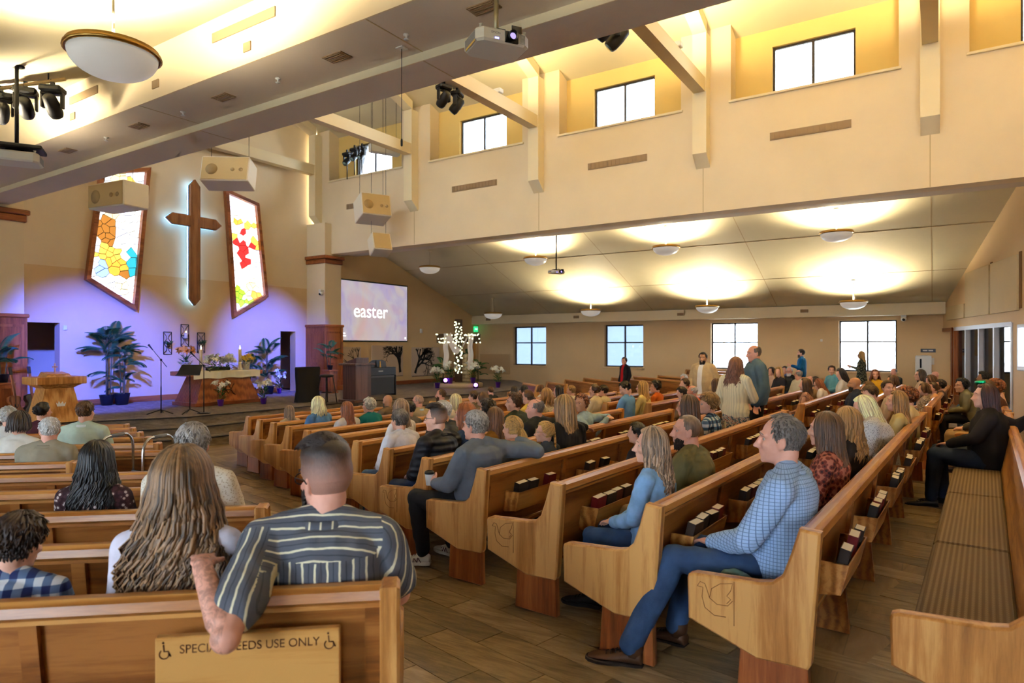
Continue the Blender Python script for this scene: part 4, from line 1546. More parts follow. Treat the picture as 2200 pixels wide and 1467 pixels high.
    lily_pot((ALT.x + .1, ALT.y + .82, zt), 'yellow and orange flowers in a cream pot on the altar end', 22, .32, 9, False, 'potted_plant', plain('yellow_petal', srgb(232, 190, 70), .5), cer, .11, 1.0)
altar()
for i, (px, py, h, lb) in enumerate(((458, 852, .9, 'white lilies on a raised stand at the altar side'), (474, 872, .62, 'white lilies in purple foil on the floor before the altar'), (566, 868, .62, 'white lilies in purple foil at the altar corner by the step'),
                                 (600, 845, .75, 'white lilies in purple foil beside the dark doorway'))):
    p = on_z(px, py, Z_STAGE)
    if i == 0:
        s_ = empty('plant_stand', (p.x, p.y, Z_STAGE))
        tag(s_, 'thin plant stand holding lilies beside the altar', 'plant stand')
        for k in range(3):
            a = k * 2.09
            MB().tube([(math.cos(a) * .14, math.sin(a) * .14, 0), (math.cos(a) * .07, math.sin(a) * .07, .28)], .008, 6).obj('leg', M['cherry'], s_)
        MB().lathe([(0, .28), (.12, .28), (.12, .30), (0, .30)], seg=16).obj('top_disc', M['cherry'], s_)
        lily_pot((p.x, p.y, Z_STAGE + .30), lb, 31, .5, 11)
    else:
        lily_pot((p.x, p.y, Z_STAGE), lb, 31 + i, h * .85, 9)

# pulpit, microphone stands, music stand
def pulpit():
    p = on_z(118, 908, Z_STAGE)
    e = empty('pulpit', (p.x - .25, p.y + .1, Z_STAGE), 0.0)
    tag(e, 'flared oak pulpit with a small white emblem, by the left doorway', 'pulpit')
    def fr(w0, w1, d0, d1, z0, z1, nm, m):
        b = MB()
        b.add([(-d0, -w0, z0), (d0, -w0, z0), (d0, w0, z0), (-d0, w0, z0), (-d1, -w1, z1), (d1, -w1, z1), (d1, w1, z1), (-d1, w1, z1)], [(0, 3, 2, 1), (4, 5, 6, 7), (0, 1, 5, 4), (1, 2, 6, 5), (2, 3, 7, 6), (3, 0, 4, 7)])
        b.obj(nm, m, e)
    fr(.42, .27, .32, .22, 0, .72, 'body', M['oak_v'])
    fr(.27, .40, .22, .32, .72, .80, 'flare', M['oak_v'])
    MB().bevbox(-.36, .36, -.47, .47, .80, .96, .012).obj('desk', M['oak_v'], e)
    b = MB()
    b.add([(-.2, -.24, .96), (.2, -.24, .96), (.2, .24, .96), (-.2, .24, .96), (-.16, -.2, 1.06), (.16, -.2, 1.02), (.16, .2, 1.02), (-.16, .2, 1.06)], [(0, 3, 2, 1), (4, 5, 6, 7), (0, 1, 5, 4), (1, 2, 6, 5), (2, 3, 7, 6), (3, 0, 4, 7)])
    b.obj('book_rest', M['oak_v'], e)
    m = MB()
    m.prism([(-.07, .34), (.07, .34), (.09, .42), (.05, .38), (.03, .44), (-.01, .39), (-.04, .45), (-.06, .39), (-.09, .42)], 'x', .281, .292)
    m.obj('emblem', M['white'], e)
    c = empty('desk_cross', (p.x - .25, p.y + .1, Z_STAGE + 1.04))
    tag(c, 'little gold cross standing on the pulpit', 'cross')
    MB().box(-.012, .012, -.012, .012, 0, .2).obj('upright', M['oak_v'], c)
    MB().box(-.012, .012, -.05, .05, .11, .135).obj('arm', M['oak_v'], c)
pulpit()
def mic_stand(px, py, ptop, tilt, label, round_base=False):
    p = on_z(px, py, Z_STAGE)
    e = empty('microphone_stand', p)
    tag(e, label, 'microphone stand')
    D = Vector((p.x, p.y)).dot(FWD)
    R3 = Vector((RGT.x, RGT.y, 0))
    zj = (HORIZON - ptop[1][1]) / F_PX * D + CAM_Z - Z_STAGE
    tip = R3 * ((ptop[0][0] - px) / F_PX * D) + V(0, 0, (HORIZON - ptop[0][1]) / F_PX * D + CAM_Z - Z_STAGE)
    j = V(0, 0, zj)
    d = (j - tip).normalized()
    if round_base:
        MB().lathe([(.15, 0), (.15, .015), (.02, .03), (0, .03)], seg=20).obj('base', M['blackm'], e)
    else:
        for k in range(3):
            a = k * 2.094 + .4
            MB().tube([(0, 0, .1), (math.cos(a) * .32, math.sin(a) * .32, .012)], .011, 6).obj('leg', M['blackm'], e)
    MB().tube([(0, 0, .02), (0, 0, zj * .5)], .014, 8).obj('lower_tube', M['blackm'], e)
    MB().tube([(0, 0, zj * .5), j], .010, 8).obj('upper_tube', M['blackm'], e)
    MB().ball(j, .028, 8, 6).obj('clutch', M['blackm'], e)
    MB().tube([tip, j, j + d * .22], .008, 6).obj('boom', M['blackm'], e)
    mm = empty('microphone', tip)
    mm.parent = e
    MB().tube([tip - d * -.02, tip - d * .10], [.014, .02], 8).obj('microphone_body', M['black'], mm, mw=Matrix.Translation(-tip))
    MB().ball(tip - d * .12, .028, 10, 8).obj('microphone_grille', M['blackm'], mm, mw=Matrix.Translation(-tip))
mic_stand(346, 889, ((327, 750), (345, 773)), 0, 'black boom microphone stand on a tripod before the altar')
mic_stand(438, 888, ((418, 765), (437, 785)), 0, 'black boom microphone stand on a round base before the altar', True)
def music_stand():
    p = on_z(408, 889, Z_STAGE)
    e = empty('music_stand', p, math.radians(35))
    tag(e, 'black music stand with a tilted desk, between the microphone stands', 'music stand')
    for k in range(3):
        a = k * 2.094 + .2
        MB().tube([(0, 0, .12), (math.cos(a) * .24, math.sin(a) * .24, .012)], .011, 6).obj('leg', M['blackm'], e)
    MB().tube([(0, 0, .1), (0, 0, .95)], .012, 8).obj('pole', M['blackm'], e)
    b = MB()
    b.add([(-.27, -.1, .93), (.27, -.1, .93), (.24, .12, 1.16), (-.24, .12, 1.16), (-.27, -.09, .92), (.27, -.09, .92), (.24, .13, 1.15), (-.24, .13, 1.15)], [(0, 1, 2, 3), (7, 6, 5, 4), (0, 4, 5, 1), (1, 5, 6, 2), (2, 6, 7, 3), (3, 7, 4, 0)])
    b.obj('desk', M['black'], e)
    MB().box(-.27, .27, -.15, -.09, .915, .93).obj('ledge', M['black'], e)
music_stand()

# wall sconces with candle and ivy
def sconce(px, py0, py1, w_px, label, kind):
    X = X_ALTAR + .04
    a, b = on_x(px, py0, X), on_x(px, py1, X)
    e = empty('wall_sconce', (X_ALTAR, a.y, b.z))
    tag(e, label, 'wall sconce', 'iron wall sconces')
    h, w = a.z - b.z, .12
    m = MB()
    for y in (-w, w):
        m.tube([(.04, y, 0), (.04, y, h)], .010, 6)
    for z in (0, h * .5, h):
        m.tube([(.04, -w, z), (.04, w, z)], .010, 6)
    for s in (-1, 1):
        m.tube([(.04, s * w, h * .98), (.04, s * .03, h * .8), (.04, s * .02, h * .7), (.04, s * w * .9, h * .52)], .008, 5)
        m.tube([(.04, s * w, h * .02), (.04, s * .03, h * .18), (.04, s * .02, h * .28), (.04, s * w * .9, h * .48)], .008, 5)
    m.obj('iron_frame', M['blackm'], e)
    MB().lathe([(0, h * .34), (.08, h * .34), (.08, h * .36), (0, h * .36)], (.11, 0, 0), 12).obj('shelf', M['blackm'], e)
    if kind == 'candle':
        MB().lathe([(.05, h * .36), (.05, h * .62), (0, h * .62)], (.11, 0, 0), 14).obj('candle', plain('candle_wax', srgb(240, 220, 176), .5), e)
        MB().lathe([(0, h * .62), (.014, h * .65), (0, h * .71)], (.11, 0, 0), 8).obj('flame', plain('flame', (1.0, .86, .55), .5, emit=(1.0, .86, .55), es=9), e)
    else:
        rnd = random.Random(int(px))
        fo = MB()
        leaf_tuft(fo, 60, rnd, .07, h * .25, .11)
        fo.obj('ivy', M['leaf2'], e, mw=Matrix.Translation((.12, 0, h * .32)))
sconce(360, 713, 761, 13, 'left iron wall sconce holding green ivy', 'ivy')
sconce(397, 697, 744, 13, 'middle iron wall sconce holding a white candle', 'candle')
sconce(432, 715, 758, 13, 'right iron wall sconce holding green ivy', 'ivy')

# guitars on a stand by the left doorway
def guitar(pos, rz, body, label, tilt):
    e = empty('guitar', pos, rz)
    tag(e, label, 'guitar', 'guitars by the left doorway')
    mt = Matrix.Rotation(tilt, 4, 'Y')
    out = [(.0, 0), (.14, .02), (.2, .12), (.19, .22), (.12, .30), (.11, .36), (.15, .44), (.13, .52), (.05, .55)]
    poly = [(x, z) for x, z in out] + [(-x, z) for x, z in reversed(out[1:])]
    MB().prism(poly, 'x', -.045, .045, 0, .01).obj('sound_box', body, e, mw=mt)
    MB().box(.03, .055, -.025, .025, .3, 1.0).obj('neck', M['cherry'], e, mw=mt)
    MB().bevbox(.02, .05, -.04, .04, 1.0, 1.16, .008).obj('headstock', M['black'], e, mw=mt)
    MB().lathe([(0, 0), (.05, 0), (.05, .004), (0, .004)], seg=16).obj('sound_hole', M['black'], e, mw=mt @ Matrix.Translation((.044, 0, .33)) @ Matrix.Rotation(math.pi / 2, 4, 'Y'))
    return e
g0 = on_z(62, 905, Z_STAGE)
guitar((g0.x - .3, g0.y - .1, Z_STAGE), .5, M['cherry'], 'reddish acoustic guitar leaning by the left doorway', -.18)
g1 = on_z(86, 903, Z_STAGE)
guitar((g1.x - .6, g1.y + .1, Z_STAGE), .3, plain('guitar_dark', srgb(42, 26, 20), .3), 'dark acoustic guitar on a stand behind the pulpit', -.15)

# lectern, stool, draped stand, keyboard
def lectern():
    p = on_z(782, 864, Z_STAGE)
    e = empty('lectern', (p.x - .35, p.y + .05, Z_STAGE), 0)
    tag(e, 'dark brown wooden lectern on the stage below the screen', 'lectern')
    dk = wood('dark_walnut', srgb(52, 32, 28), srgb(74, 48, 42), srgb(96, 66, 58), 'z')
    MB().bevbox(-.32, .36, -.42, .42, 0, .08, .01).obj('base', dk, e)
    MB().box(-.24, .28, -.30, .30, .08, 1.05).obj('body', dk, e)
    MB().bevbox(-.32, .36, -.40, .40, 1.05, 1.11, .01).obj('top_board', dk, e)
    b = MB()
    b.add([(-.2, -.24, 1.11), (.24, -.24, 1.11), (.24, .24, 1.11), (-.2, .24, 1.11), (-.2, -.24, 1.15), (.24, -.24, 1.27), (.24, .24, 1.27), (-.2, .24, 1.15)], [(0, 3, 2, 1), (4, 5, 6, 7), (0, 1, 5, 4), (1, 2, 6, 5), (2, 3, 7, 6), (3, 0, 4, 7)])
    b.obj('reading_desk', dk, e)
    s = empty('bar_stool', (p.x - .7, p.y - .75, Z_STAGE))
    tag(s, 'black backless stool beside the dark lectern', 'stool')
    for sx in (-1, 1):
        for sy in (-1, 1):
            MB().tube([(sx * .2, sy * .2, 0), (sx * .12, sy * .12, .74)], .014, 6).obj('leg', M['blackm'], s)
    MB().tube([(.15 * math.cos(t), .15 * math.sin(t), .3) for t in np.linspace(0, 6.283, 13)[:-1]], .01, 6, closed=True).obj('foot_ring', M['blackm'], s)
    MB().lathe([(.1, .72), (.19, .74), (.2, .78), (.17, .80), (0, .80)], seg=20).obj('seat', M['black'], s)
    # draped stand behind the stool
    d = empty('draped_stand', (p.x - 1.5, p.y - .75, Z_STAGE))
    tag(d, 'low stand under a black cloth beside the wooden pedestal', 'draped stand')
    m = MB()
    seg = 40
    vs, fs = [], []
    for z, r in ((0, 1.0), (.35, .86), (.7, .92), (.95, .98), (1.0, .95), (1.0, 0.02)):
        for k in range(seg):
            a = 2 * math.pi * k / seg
            w = 1 + (.05 * math.sin(a * 9) if z < .9 else 0)
            vs.append((.24 * r * w * math.cos(a), .42 * r * w * math.sin(a), z))
    for i in range(5):
        for k in range(seg):
            fs.append((i * seg + k, i * seg + (k + 1) % seg, (i + 1) * seg + (k + 1) % seg, (i + 1) * seg + k))
    m.add(vs, fs, 0, True)
    m.obj('drape', plain('black_cloth', srgb(22, 20, 22), .9), d)
lectern()
def piano():
    p = on_z(830, 852, Z_STAGE)
    e = empty('digital_piano', (p.x - .3, p.y, Z_STAGE))
    tag(e, 'black upright digital piano seen from behind on the stage', 'piano')
    pm = plain('piano_black', srgb(28, 28, 34), .35)
    MB().box(-.02, .03, -.66, .66, .06, .66).obj('rear_panel', plain('piano_panel', srgb(40, 42, 50), .5), e)
    MB().bevbox(-.42, .06, -.70, .70, .66, .92, .012).obj('case', pm, e)
    MB().box(.06, .07, -.62, .62, .60, .66).obj('rail', plain('piano_rail', srgb(70, 70, 78), .4), e)
    for s in (-1, 1):
        MB().bevbox(-.42, .06, s * .69 - .02, s * .69 + .02, 0, .66, .006).obj('side_leg', pm, e)
    b = MB().prism([(-.38, .92), (.38, .92), (.34, 1.10), (.2, 1.16), (-.2, 1.16), (-.34, 1.10)], 'x', -.1, -.06)
    b.obj('music_rest', pm, e)
    MB().box(.06, .063, -.1, .1, .78, .82).obj('maker_plate', plain('grey_print', srgb(150, 150, 150), .5), e)
    f = empty('praying_figure', (p.x - .27, p.y, Z_STAGE + .92))
    tag(f, 'tiny gold figurine on top of the digital piano', 'figurine')
    MB().lathe([(.04, 0), (.045, .02), (.025, .05), (.03, .1), (.015, .15), (.022, .18), (.0, .21)], seg=10).obj('statuette', M['brass'], f)
piano()

# tall cross with string lights, drape, plants
def light_cross():
    base = on_z(985, 838, Z_STAGE)
    q = Vector((-15.6, base.y / base.x * -15.6, Z_STAGE))
    D = Vector((q.x, q.y)).dot(FWD)
    zt = CAM_Z + (HORIZON - 686) / F_PX * D
    za = CAM_Z + (HORIZON - 727) / F_PX * D
    e = empty('wooden_cross', q, 0)
    tag(e, 'tall rustic cross standing on a round plinth, wound with lights', 'cross')
    a = math.atan2(RGT.y, RGT.x)
    e.rotation_euler = (0, 0, a + .0)
    k = D / F_PX
    t = zt - Z_STAGE
    arm = 47 * k
    dk = plain('cross_dark_wood', srgb(66, 46, 32), .8, var=.3)
    MB().bevbox(-.14, .14, -.08, .08, .2, t, .01).obj('upright', dk, e)
    MB().bevbox(-arm, arm, -.07, .07, za - Z_STAGE - .17, za - Z_STAGE + .17, .01).obj('arm', dk, e)
    p = empty('cross_plinth', q)
    tag(p, 'low round plinth under the lit cross', 'plinth')
    MB().lathe([(.95, 0), (.95, .15), (.9, .18), (0, .18)], seg=40).obj('drum', plain('plinth_cream', srgb(196, 172, 132), .7), p)
    s = empty('string_lights', q + V(0, 0, .2))
    tag(s, 'string of warm white bulbs wound round the tall cross', 'string lights')
    s.rotation_euler = (0, 0, a)
    rnd = random.Random(11)
    bm_ = MB().ball((0, 0, 0), .027, 8, 6).mesh('bulb')
    bl = (0.92, 1.0, 0.62)
    mm = plain('bulb_glow', bl, .4, emit=bl, es=1.8)
    pts = []
    for i in range(66):
        z = .55 + (t - .65) * i / 65
        pts.append((rnd.uniform(-.15, .15), -.10, z + rnd.uniform(-.03, .03)))
    for i in range(46):
        x = -arm + 2 * arm * i / 45
        pts.append((x, -.10, za - Z_STAGE + rnd.choice((-.15, .0, .15)) + rnd.uniform(-.03, .03)))
    for x, y, z in pts:
        new_obj('bulb', bm_, mm, s, Matrix.Translation((x, y, z - .2)))
    MB().tube([(x, y + .01, z - .2) for x, y, z in pts[:66]], .004, 4).obj('wire', M['leaf'], s)
    d = empty('white_drape', q + V(0, 0, .0))
    tag(d, 'white cloth draped over the arms of the lit cross', 'drape')
    d.rotation_euler = (0, 0, a)
    m = MB()
    zz = za - Z_STAGE
    n = 30
    def strip(path, w):
        vs, fs = [], []
        for i, (x, y, z) in enumerate(path):
            for j in range(5):
                o = (j / 4 - .5) * w
                vs.append((x + o * .55, y + .03 * math.sin(j * 2.2 + i * .2), z + o * .8 * (1 if abs(path[0][0] - path[-1][0]) > .5 else 0)))
        for i in range(len(path) - 1):
            for j in range(4):
                b = i * 5 + j
                fs.append((b, b + 1, b + 6, b + 5))
        m.add(vs, fs, 0, True)
    xa = arm * .44
    strip([(-xa - .1 + .02 * math.sin(i * .5), -.10, zz + .2 - i * .055) for i in range(27)], .36)
    strip([(xa + .1 + .02 * math.sin(i * .5), -.10, zz + .2 - i * .055) for i in range(27)], .36)
    strip([(-xa + 2 * xa * i / 20, -.12, zz + .12 - .62 * math.sin(math.pi * i / 20)) for i in range(21)], .3)
    m.obj('cloth_swag', plain('white_voile', srgb(236, 222, 206), .8), d)
    # stone and plants at the foot
    st_ = empty('stone_pillar', q + V(.12, .35, .18))
    tag(st_, 'short stacked-stone pillar at the foot of the lit cross', 'pillar')
    rs = random.Random(2)
    for i in range(6):
        r = .17 * rs.uniform(.85, 1.05)
        MB().bevbox(-r, r, -r, r, i * .15 + .004, i * .15 + .146, .03).obj('stone', plain('pillar_stone', srgb(200, 178, 140), .8, var=.12), st_, mw=Matrix.Rotation(rs.uniform(-.2, .2), 4, 'Z'))
    MB().ball((0, 0, 1.0), (.14, .14, .12), 14, 10).obj('cap_stone', plain('pillar_stone', srgb(200, 178, 140), .8, var=.12), st_)
    for i, (dx, dy, lb, hh) in enumerate(((-.6, -.2, 'broad fern at the left foot of the lit cross', .95), (.25, .75, 'tall fern behind the stone pillar', 1.5), (.75, .6, 'loose palm at the right foot of the lit cross', 1.2))):
        rr = Vector((RGT.x, RGT.y)) * dx + Vector((-FWD.x, -FWD.y)) * (-dy)
        potted_palm((q.x + rr.x, q.y + rr.y, Z_STAGE + (.18 if math.hypot(dx, dy) < .85 else 0)), hh, 12, lb, 1, .12, 2, seed=40 + i, low=.5, scale=.9, leafm='leaf2', name='potted_fern')
    for i, (dx, dy, lb) in enumerate(((-.75, -.65, 'white lilies at the left of the cross plinth'), (-.25, -.75, 'white lilies beside the stone pillar'), (.6, -.55, 'white lilies on the right of the cross plinth'), (1.55, -.3, 'white lilies standing apart right of the cross plinth'))):
        rr = Vector((RGT.x, RGT.y)) * dx + Vector((-FWD.x, -FWD.y)) * (-dy)
        lily_pot((q.x + rr.x, q.y + rr.y, Z_STAGE + (.18 if math.hypot(dx, dy) < .85 else 0)), lb, 60 + i, .5, 9, sc=1.25)
    pu = (.42, .12, 1.0)
    for i, (dx, lb) in enumerate(((-.42, 'small purple floor spotlight left of the stone pillar'), (.72, 'small purple floor spotlight right of the stone pillar'))):
        rr = Vector((RGT.x, RGT.y)) * dx + Vector((-FWD.x, -FWD.y)) * .75
        f = empty('floor_spotlight', (q.x + rr.x, q.y + rr.y, Z_STAGE + (.18 if i == 0 else 0)), a)
        tag(f, lb, 'floor light', 'purple floor lights')
        MB().lathe([(.08, 0), (.1, .05), (.1, .2), (.08, .22)], seg=14).obj('housing', M['black'], f)
        MB().ball((0, -.09, .13), (.07, .03, .07), 12, 8).obj('lens', plain('purple_lens', pu, .3, emit=pu, es=9), f)
light_cross()
# ------------------------------------------------------------------ people: bodies, clothes, hair
def remesh(mb, voxel, smooth=3, fold=0.0, ffreq=9.0, seed=0.0):
    me = mb.mesh('raw')
    o = bpy.data.objects.new('raw', me)
    _TS.collection.objects.link(o)
    m = o.modifiers.new('r', 'REMESH')
    m.mode = 'VOXEL'
    m.voxel_size = voxel
    m.use_smooth_shade = True
    if smooth:
        q = o.modifiers.new('s', 'SMOOTH')
        q.iterations = smooth
        q.factor = 0.5
    with bpy.context.temp_override(scene=_TS, view_layer=_TS.view_layers[0]):
        dg = bpy.context.evaluated_depsgraph_get()
        out = bpy.data.meshes.new_from_object(o.evaluated_get(dg))
    bpy.data.objects.remove(o)
    bpy.data.meshes.remove(me)
    if fold > 0:
        n = len(out.vertices)
        co = np.empty(n * 3); nr = np.empty(n * 3)
        out.vertices.foreach_get('co', co)
        out.vertices.foreach_get('normal', nr)
        co = co.reshape(-1, 3); nr = nr.reshape(-1, 3)
        P = co * ffreq * np.array([1.0, 1.0, 0.55]) + seed
        h = np.array([mnoise.noise((p[0], p[1], p[2])) for p in P])
        h2 = np.array([mnoise.noise((p[0] * 2.3 + 5, p[1] * 2.3, p[2] * 2.3)) for p in P])
        co += nr * (fold * ((1 - np.abs(h) * 2.2) * 0.8 + 0.4 * h2))[:, None]
        out.vertices.foreach_set('co', co.reshape(-1))
        out.update()
    for p in out.polygons:
        p.use_smooth = True
    return out

def mirror(p):
    return Vector((-p[0], p[1], p[2]))

def pose_sit(lean=0.02, sw=0.19, hips=0.1):
    P = dict(kind='sit', hip=V(0, 0, 0.54), chest=V(0, -lean * 0.6, 0.86), neck=V(0, -lean + 0.0, 1.035), head=V(0, -lean + 0.04, 1.19), yaw=0.0, pitch=0.0, roll=0.0)
    for s, k in ((-1, 'L'), (1, 'R')):
        P['sh' + k] = V(s * sw, -lean - 0.005, 0.985)
        P['el' + k] = V(s * (sw + 0.055), 0.05 - lean * .5, 0.72)
        P['wr' + k] = V(s * 0.085, 0.26, 0.635)
        P['hd' + k] = V(-s * 0.45, 0.85, -0.1).normalized()
        P['hn' + k] = V(0, 0, 1)
        P['hp' + k] = V(s * hips, 0.03, 0.535)
        P['kn' + k] = V(s * (hips + 0.03), 0.43, 0.525)
        P['an' + k] = V(s * (hips + 0.02), 0.42, 0.10)
        P['ft' + k] = V(s * 0.18, 1, 0).normalized()
    return P

def pose_stand(sw=0.19):
    P = dict(kind='stand', hip=V(0, 0, 0.95), chest=V(0, -0.005, 1.27), neck=V(0, -0.01, 1.47), head=V(0, 0.02, 1.615), yaw=0.0, pitch=0.0, roll=0.0)
    for s, k in ((-1, 'L'), (1, 'R')):
        P['sh' + k] = V(s * sw, -0.01, 1.42)
        P['el' + k] = V(s * (sw + 0.065), -0.03, 1.13)
        P['wr' + k] = V(s * (sw + 0.06), 0.06, 0.89)
        P['hd' + k] = V(0, 0.15, -1).normalized()
        P['hn' + k] = V(-s, 0, 0)
        P['hp' + k] = V(s * 0.09, 0, 0.93)
        P['kn' + k] = V(s * 0.1, 0.015, 0.50)
        P['an' + k] = V(s * 0.1, -0.01, 0.09)
        P['ft' + k] = V(s * 0.2, 1, 0).normalized()
    return P

def head_m(P):
    return Matrix.Translation(P['head']) @ Euler((P['pitch'], P['roll'], P['yaw']), 'XYZ').to_matrix().to_4x4()

BUILD = {  # hip rx, ry; waist; chest; shoulder ring; limb factor; neck
    'm': dict(hip=(.175, .125), waist=(.155, .118), chest=(.178, .122), shr=(.172, .098), limb=1.0, neck=.054, jaw=1.06),
    'f': dict(hip=(.180, .125), waist=(.135, .105), chest=(.155, .118), shr=(.150, .085), limb=.86, neck=.046, jaw=0.92),
    'b': dict(hip=(.20, .15), waist=(.205, .165), chest=(.205, .15), shr=(.19, .11), limb=1.14, neck=.066, jaw=1.12),
    'k': dict(hip=(.165, .12), waist=(.145, .11), chest=(.15, .105), shr=(.14, .08), limb=.86, neck=.046, jaw=0.9)}

def ring_loft(mb, rings, seg=20):
    vs, fs = [], []
    for c, rx, ry in rings:
        for k in range(seg):
            a = 2 * math.pi * k / seg
            vs.append((c[0] + rx * math.cos(a), c[1] + ry * math.sin(a), c[2]))
    n = len(rings)
    for i in range(n - 1):
        for k in range(seg):
            fs.append((i * seg + k, i * seg + (k + 1) % seg, (i + 1) * seg + (k + 1) % seg, (i + 1) * seg + k))
    fs.append(tuple(range(seg - 1, -1, -1)))
    fs.append(tuple((n - 1) * seg + k for k in range(seg)))
    mb.add(vs, fs)

def torso(mb, P, B, e=0.0, hem=None, top=1.0):
    h, c, n = P['hip'], P['chest'], P['neck']
    w = h.lerp(c, 0.42)
    sx = (P['shL'] + P['shR']) / 2
    R = []
    z0 = h + V(0, 0, -0.085)
    if hem is not None:
        R.append((h + V(0, 0, hem - 0.0), B['hip'][0] + e * 1.3, B['hip'][1] + e * 1.5))
    R += [(z0, B['hip'][0] * .9 + e, B['hip'][1] * .9 + e), (h, B['hip'][0] + e, B['hip'][1] + e), (w, B['waist'][0] + e * 1.2, B['waist'][1] + e * 1.3),
          (c, B['chest'][0] + e, B['chest'][1] + e), (c.lerp(sx, 0.6), B['chest'][0] + e * .9, B['chest'][1] * .95 + e * .9), (sx + V(0, 0, 0.005), B['shr'][0] + e * .6, B['shr'][1] + e * .8),
          (sx.lerp(n, 0.6) + V(0, 0, 0.015), B['shr'][0] * .62 + e * .5, B['shr'][1] * .85 + e * .6), (n + V(0, 0, 0.0), B['neck'] * 1.25 + e * .3, B['neck'] * 1.25 + e * .3)]
    ring_loft(mb, R)
    for k in 'LR':
        a, b = n + V(0, 0, .03), P['sh' + k] + V(0, 0, -.004)
        m_ = a.lerp(b, .5) + V(0, 0, -.012)
        mb.tube([a, m_, b], [B['neck'] * .8 + e * .3, .052 * B['limb'] + e * .7, .050 * B['limb'] + e * .7], 12)
        mb.ball(b, .050 * B['limb'] + e * .7, 10, 8)

def limb(mb, pts, rad, seg=14, sub=5):
    """smooth tapered limb through joint points with ball ends"""
    P, R = [], []
    for i in range(len(pts) - 1):
        for t in range(sub):
            f = t / sub
            P.append(Vector(pts[i]).lerp(Vector(pts[i + 1]), f))
            R.append(rad[i] + (rad[i + 1] - rad[i]) * f)
    P.append(Vector(pts[-1])); R.append(rad[-1])
    mb.tube(P, R, seg)
    for p, r in zip(pts, rad):
        mb.ball(p, r * 0.99, 12, 8)

def hand(mb, wr, d, nrm, side, lv, curl=0.5, spread=1.0):
    d = Vector(d).normalized()
    nrm = Vector(nrm)
    nrm = (nrm - d * nrm.dot(d)).normalized()
    w = d.cross(nrm) * side                       # towards the little finger or thumb
    fr = 0.0088 if lv >= 2 else 0.011 if lv == 1 else 0.015
    M3 = Matrix((w, nrm, d)).transposed()
    mb.ball(wr + d * 0.045, (0.040, 0.016, 0.052), 12, 8, rot=M3)
    mb.tube([wr - d * 0.02, wr + d * 0.02], [0.026, 0.026], 10)
    for i, (off, ln) in enumerate(((-0.030, 0.070), (-0.010, 0.080), (0.010, 0.075), (0.029, 0.060))):
        a = wr + d * 0.082 + w * off * spread
        c1 = curl * 0.7
        b = a + (d * math.cos(c1) - nrm * math.sin(c1)) * ln * 0.5 + w * off * 0.15
        c = b + (d * math.cos(c1 * 2.2) - nrm * math.sin(c1 * 2.2)) * ln * 0.5
        mb.tube([a - d * 0.02, a, b, c], [fr * 1.1, fr * 1.08, fr, fr * .82], 8)
        mb.ball(c, fr * .82, 8, 6)
        mb.ball(b, fr, 8, 6)
    a = wr + d * 0.03 - w * 0.034
    b = a + (d * 0.75 - w * 0.6 - nrm * 0.25) * 0.042
    c = b + (d * 0.95 - w * 0.15 - nrm * 0.3) * 0.034
    mb.tube([a - d * .01 + w * .01, a, b, c], [fr * 1.5, fr * 1.4, fr * 1.2, fr * .95], 8)
    mb.ball(c, fr * .95, 8, 6)

def head_prims(mb, Hm, B, lv):
    j = B['jaw']
    R = Hm.to_3x3()
    def b(c, r, rot=None):
        mb.ball(Hm @ Vector(c), r, 18, 12, rot=(R @ rot) if rot is not None else R)
    def t(ps, rs):
        mb.tube([Hm @ Vector(p) for p in ps], rs, 10)
        for p, r in zip(ps, rs):
            mb.ball(Hm @ Vector(p), r * .98, 10, 6)
    b((0, -0.012, 0.03), (.077, .098, .093))
    b((0, 0.018, -0.03), (.066 * j, .072, .088))
    b((0, 0.034, -0.075), (.052 * j, .05, .042))
    b((0, 0.072, -0.098), (.024 * j, .021, .019))
    b((0, -0.03, -0.06), (.058, .06, .07))
    t([(0, .083, .026), (0, .103, -.012), (0, .117, -.03)], [.010, .0125, .0125])
    if lv >= 1:
        b((-.013, .099, -.033), (.010, .012, .009)); b((.013, .099, -.033), (.010, .012, .009))
        t([(-.05, .066, .03), (-.022, .086, .034), (0, .086, .03), (.022, .086, .034), (.05, .066, .03)], [.010, .012, .010, .012, .010])
        t([(-.024, .083, -.06), (0, .094, -.057), (.024, .083, -.06)], [.0055, .0085, .0055])
        t([(-.021, .082, -.071), (0, .091, -.072), (.021, .082, -.071)], [.0055, .009, .0055])
        b((-.04, .056, -.022), (.026, .03, .024)); b((.04, .056, -.022), (.026, .03, .024))
    for s in (-1, 1):
        er = Euler((0.15, 0, s * 0.35)).to_matrix()
        b((s * .079, -.012, -.008), (.010, .022, .034), er)
        if lv >= 2:
            b((s * .086, -.020, .0), (.008, .012, .026), er)

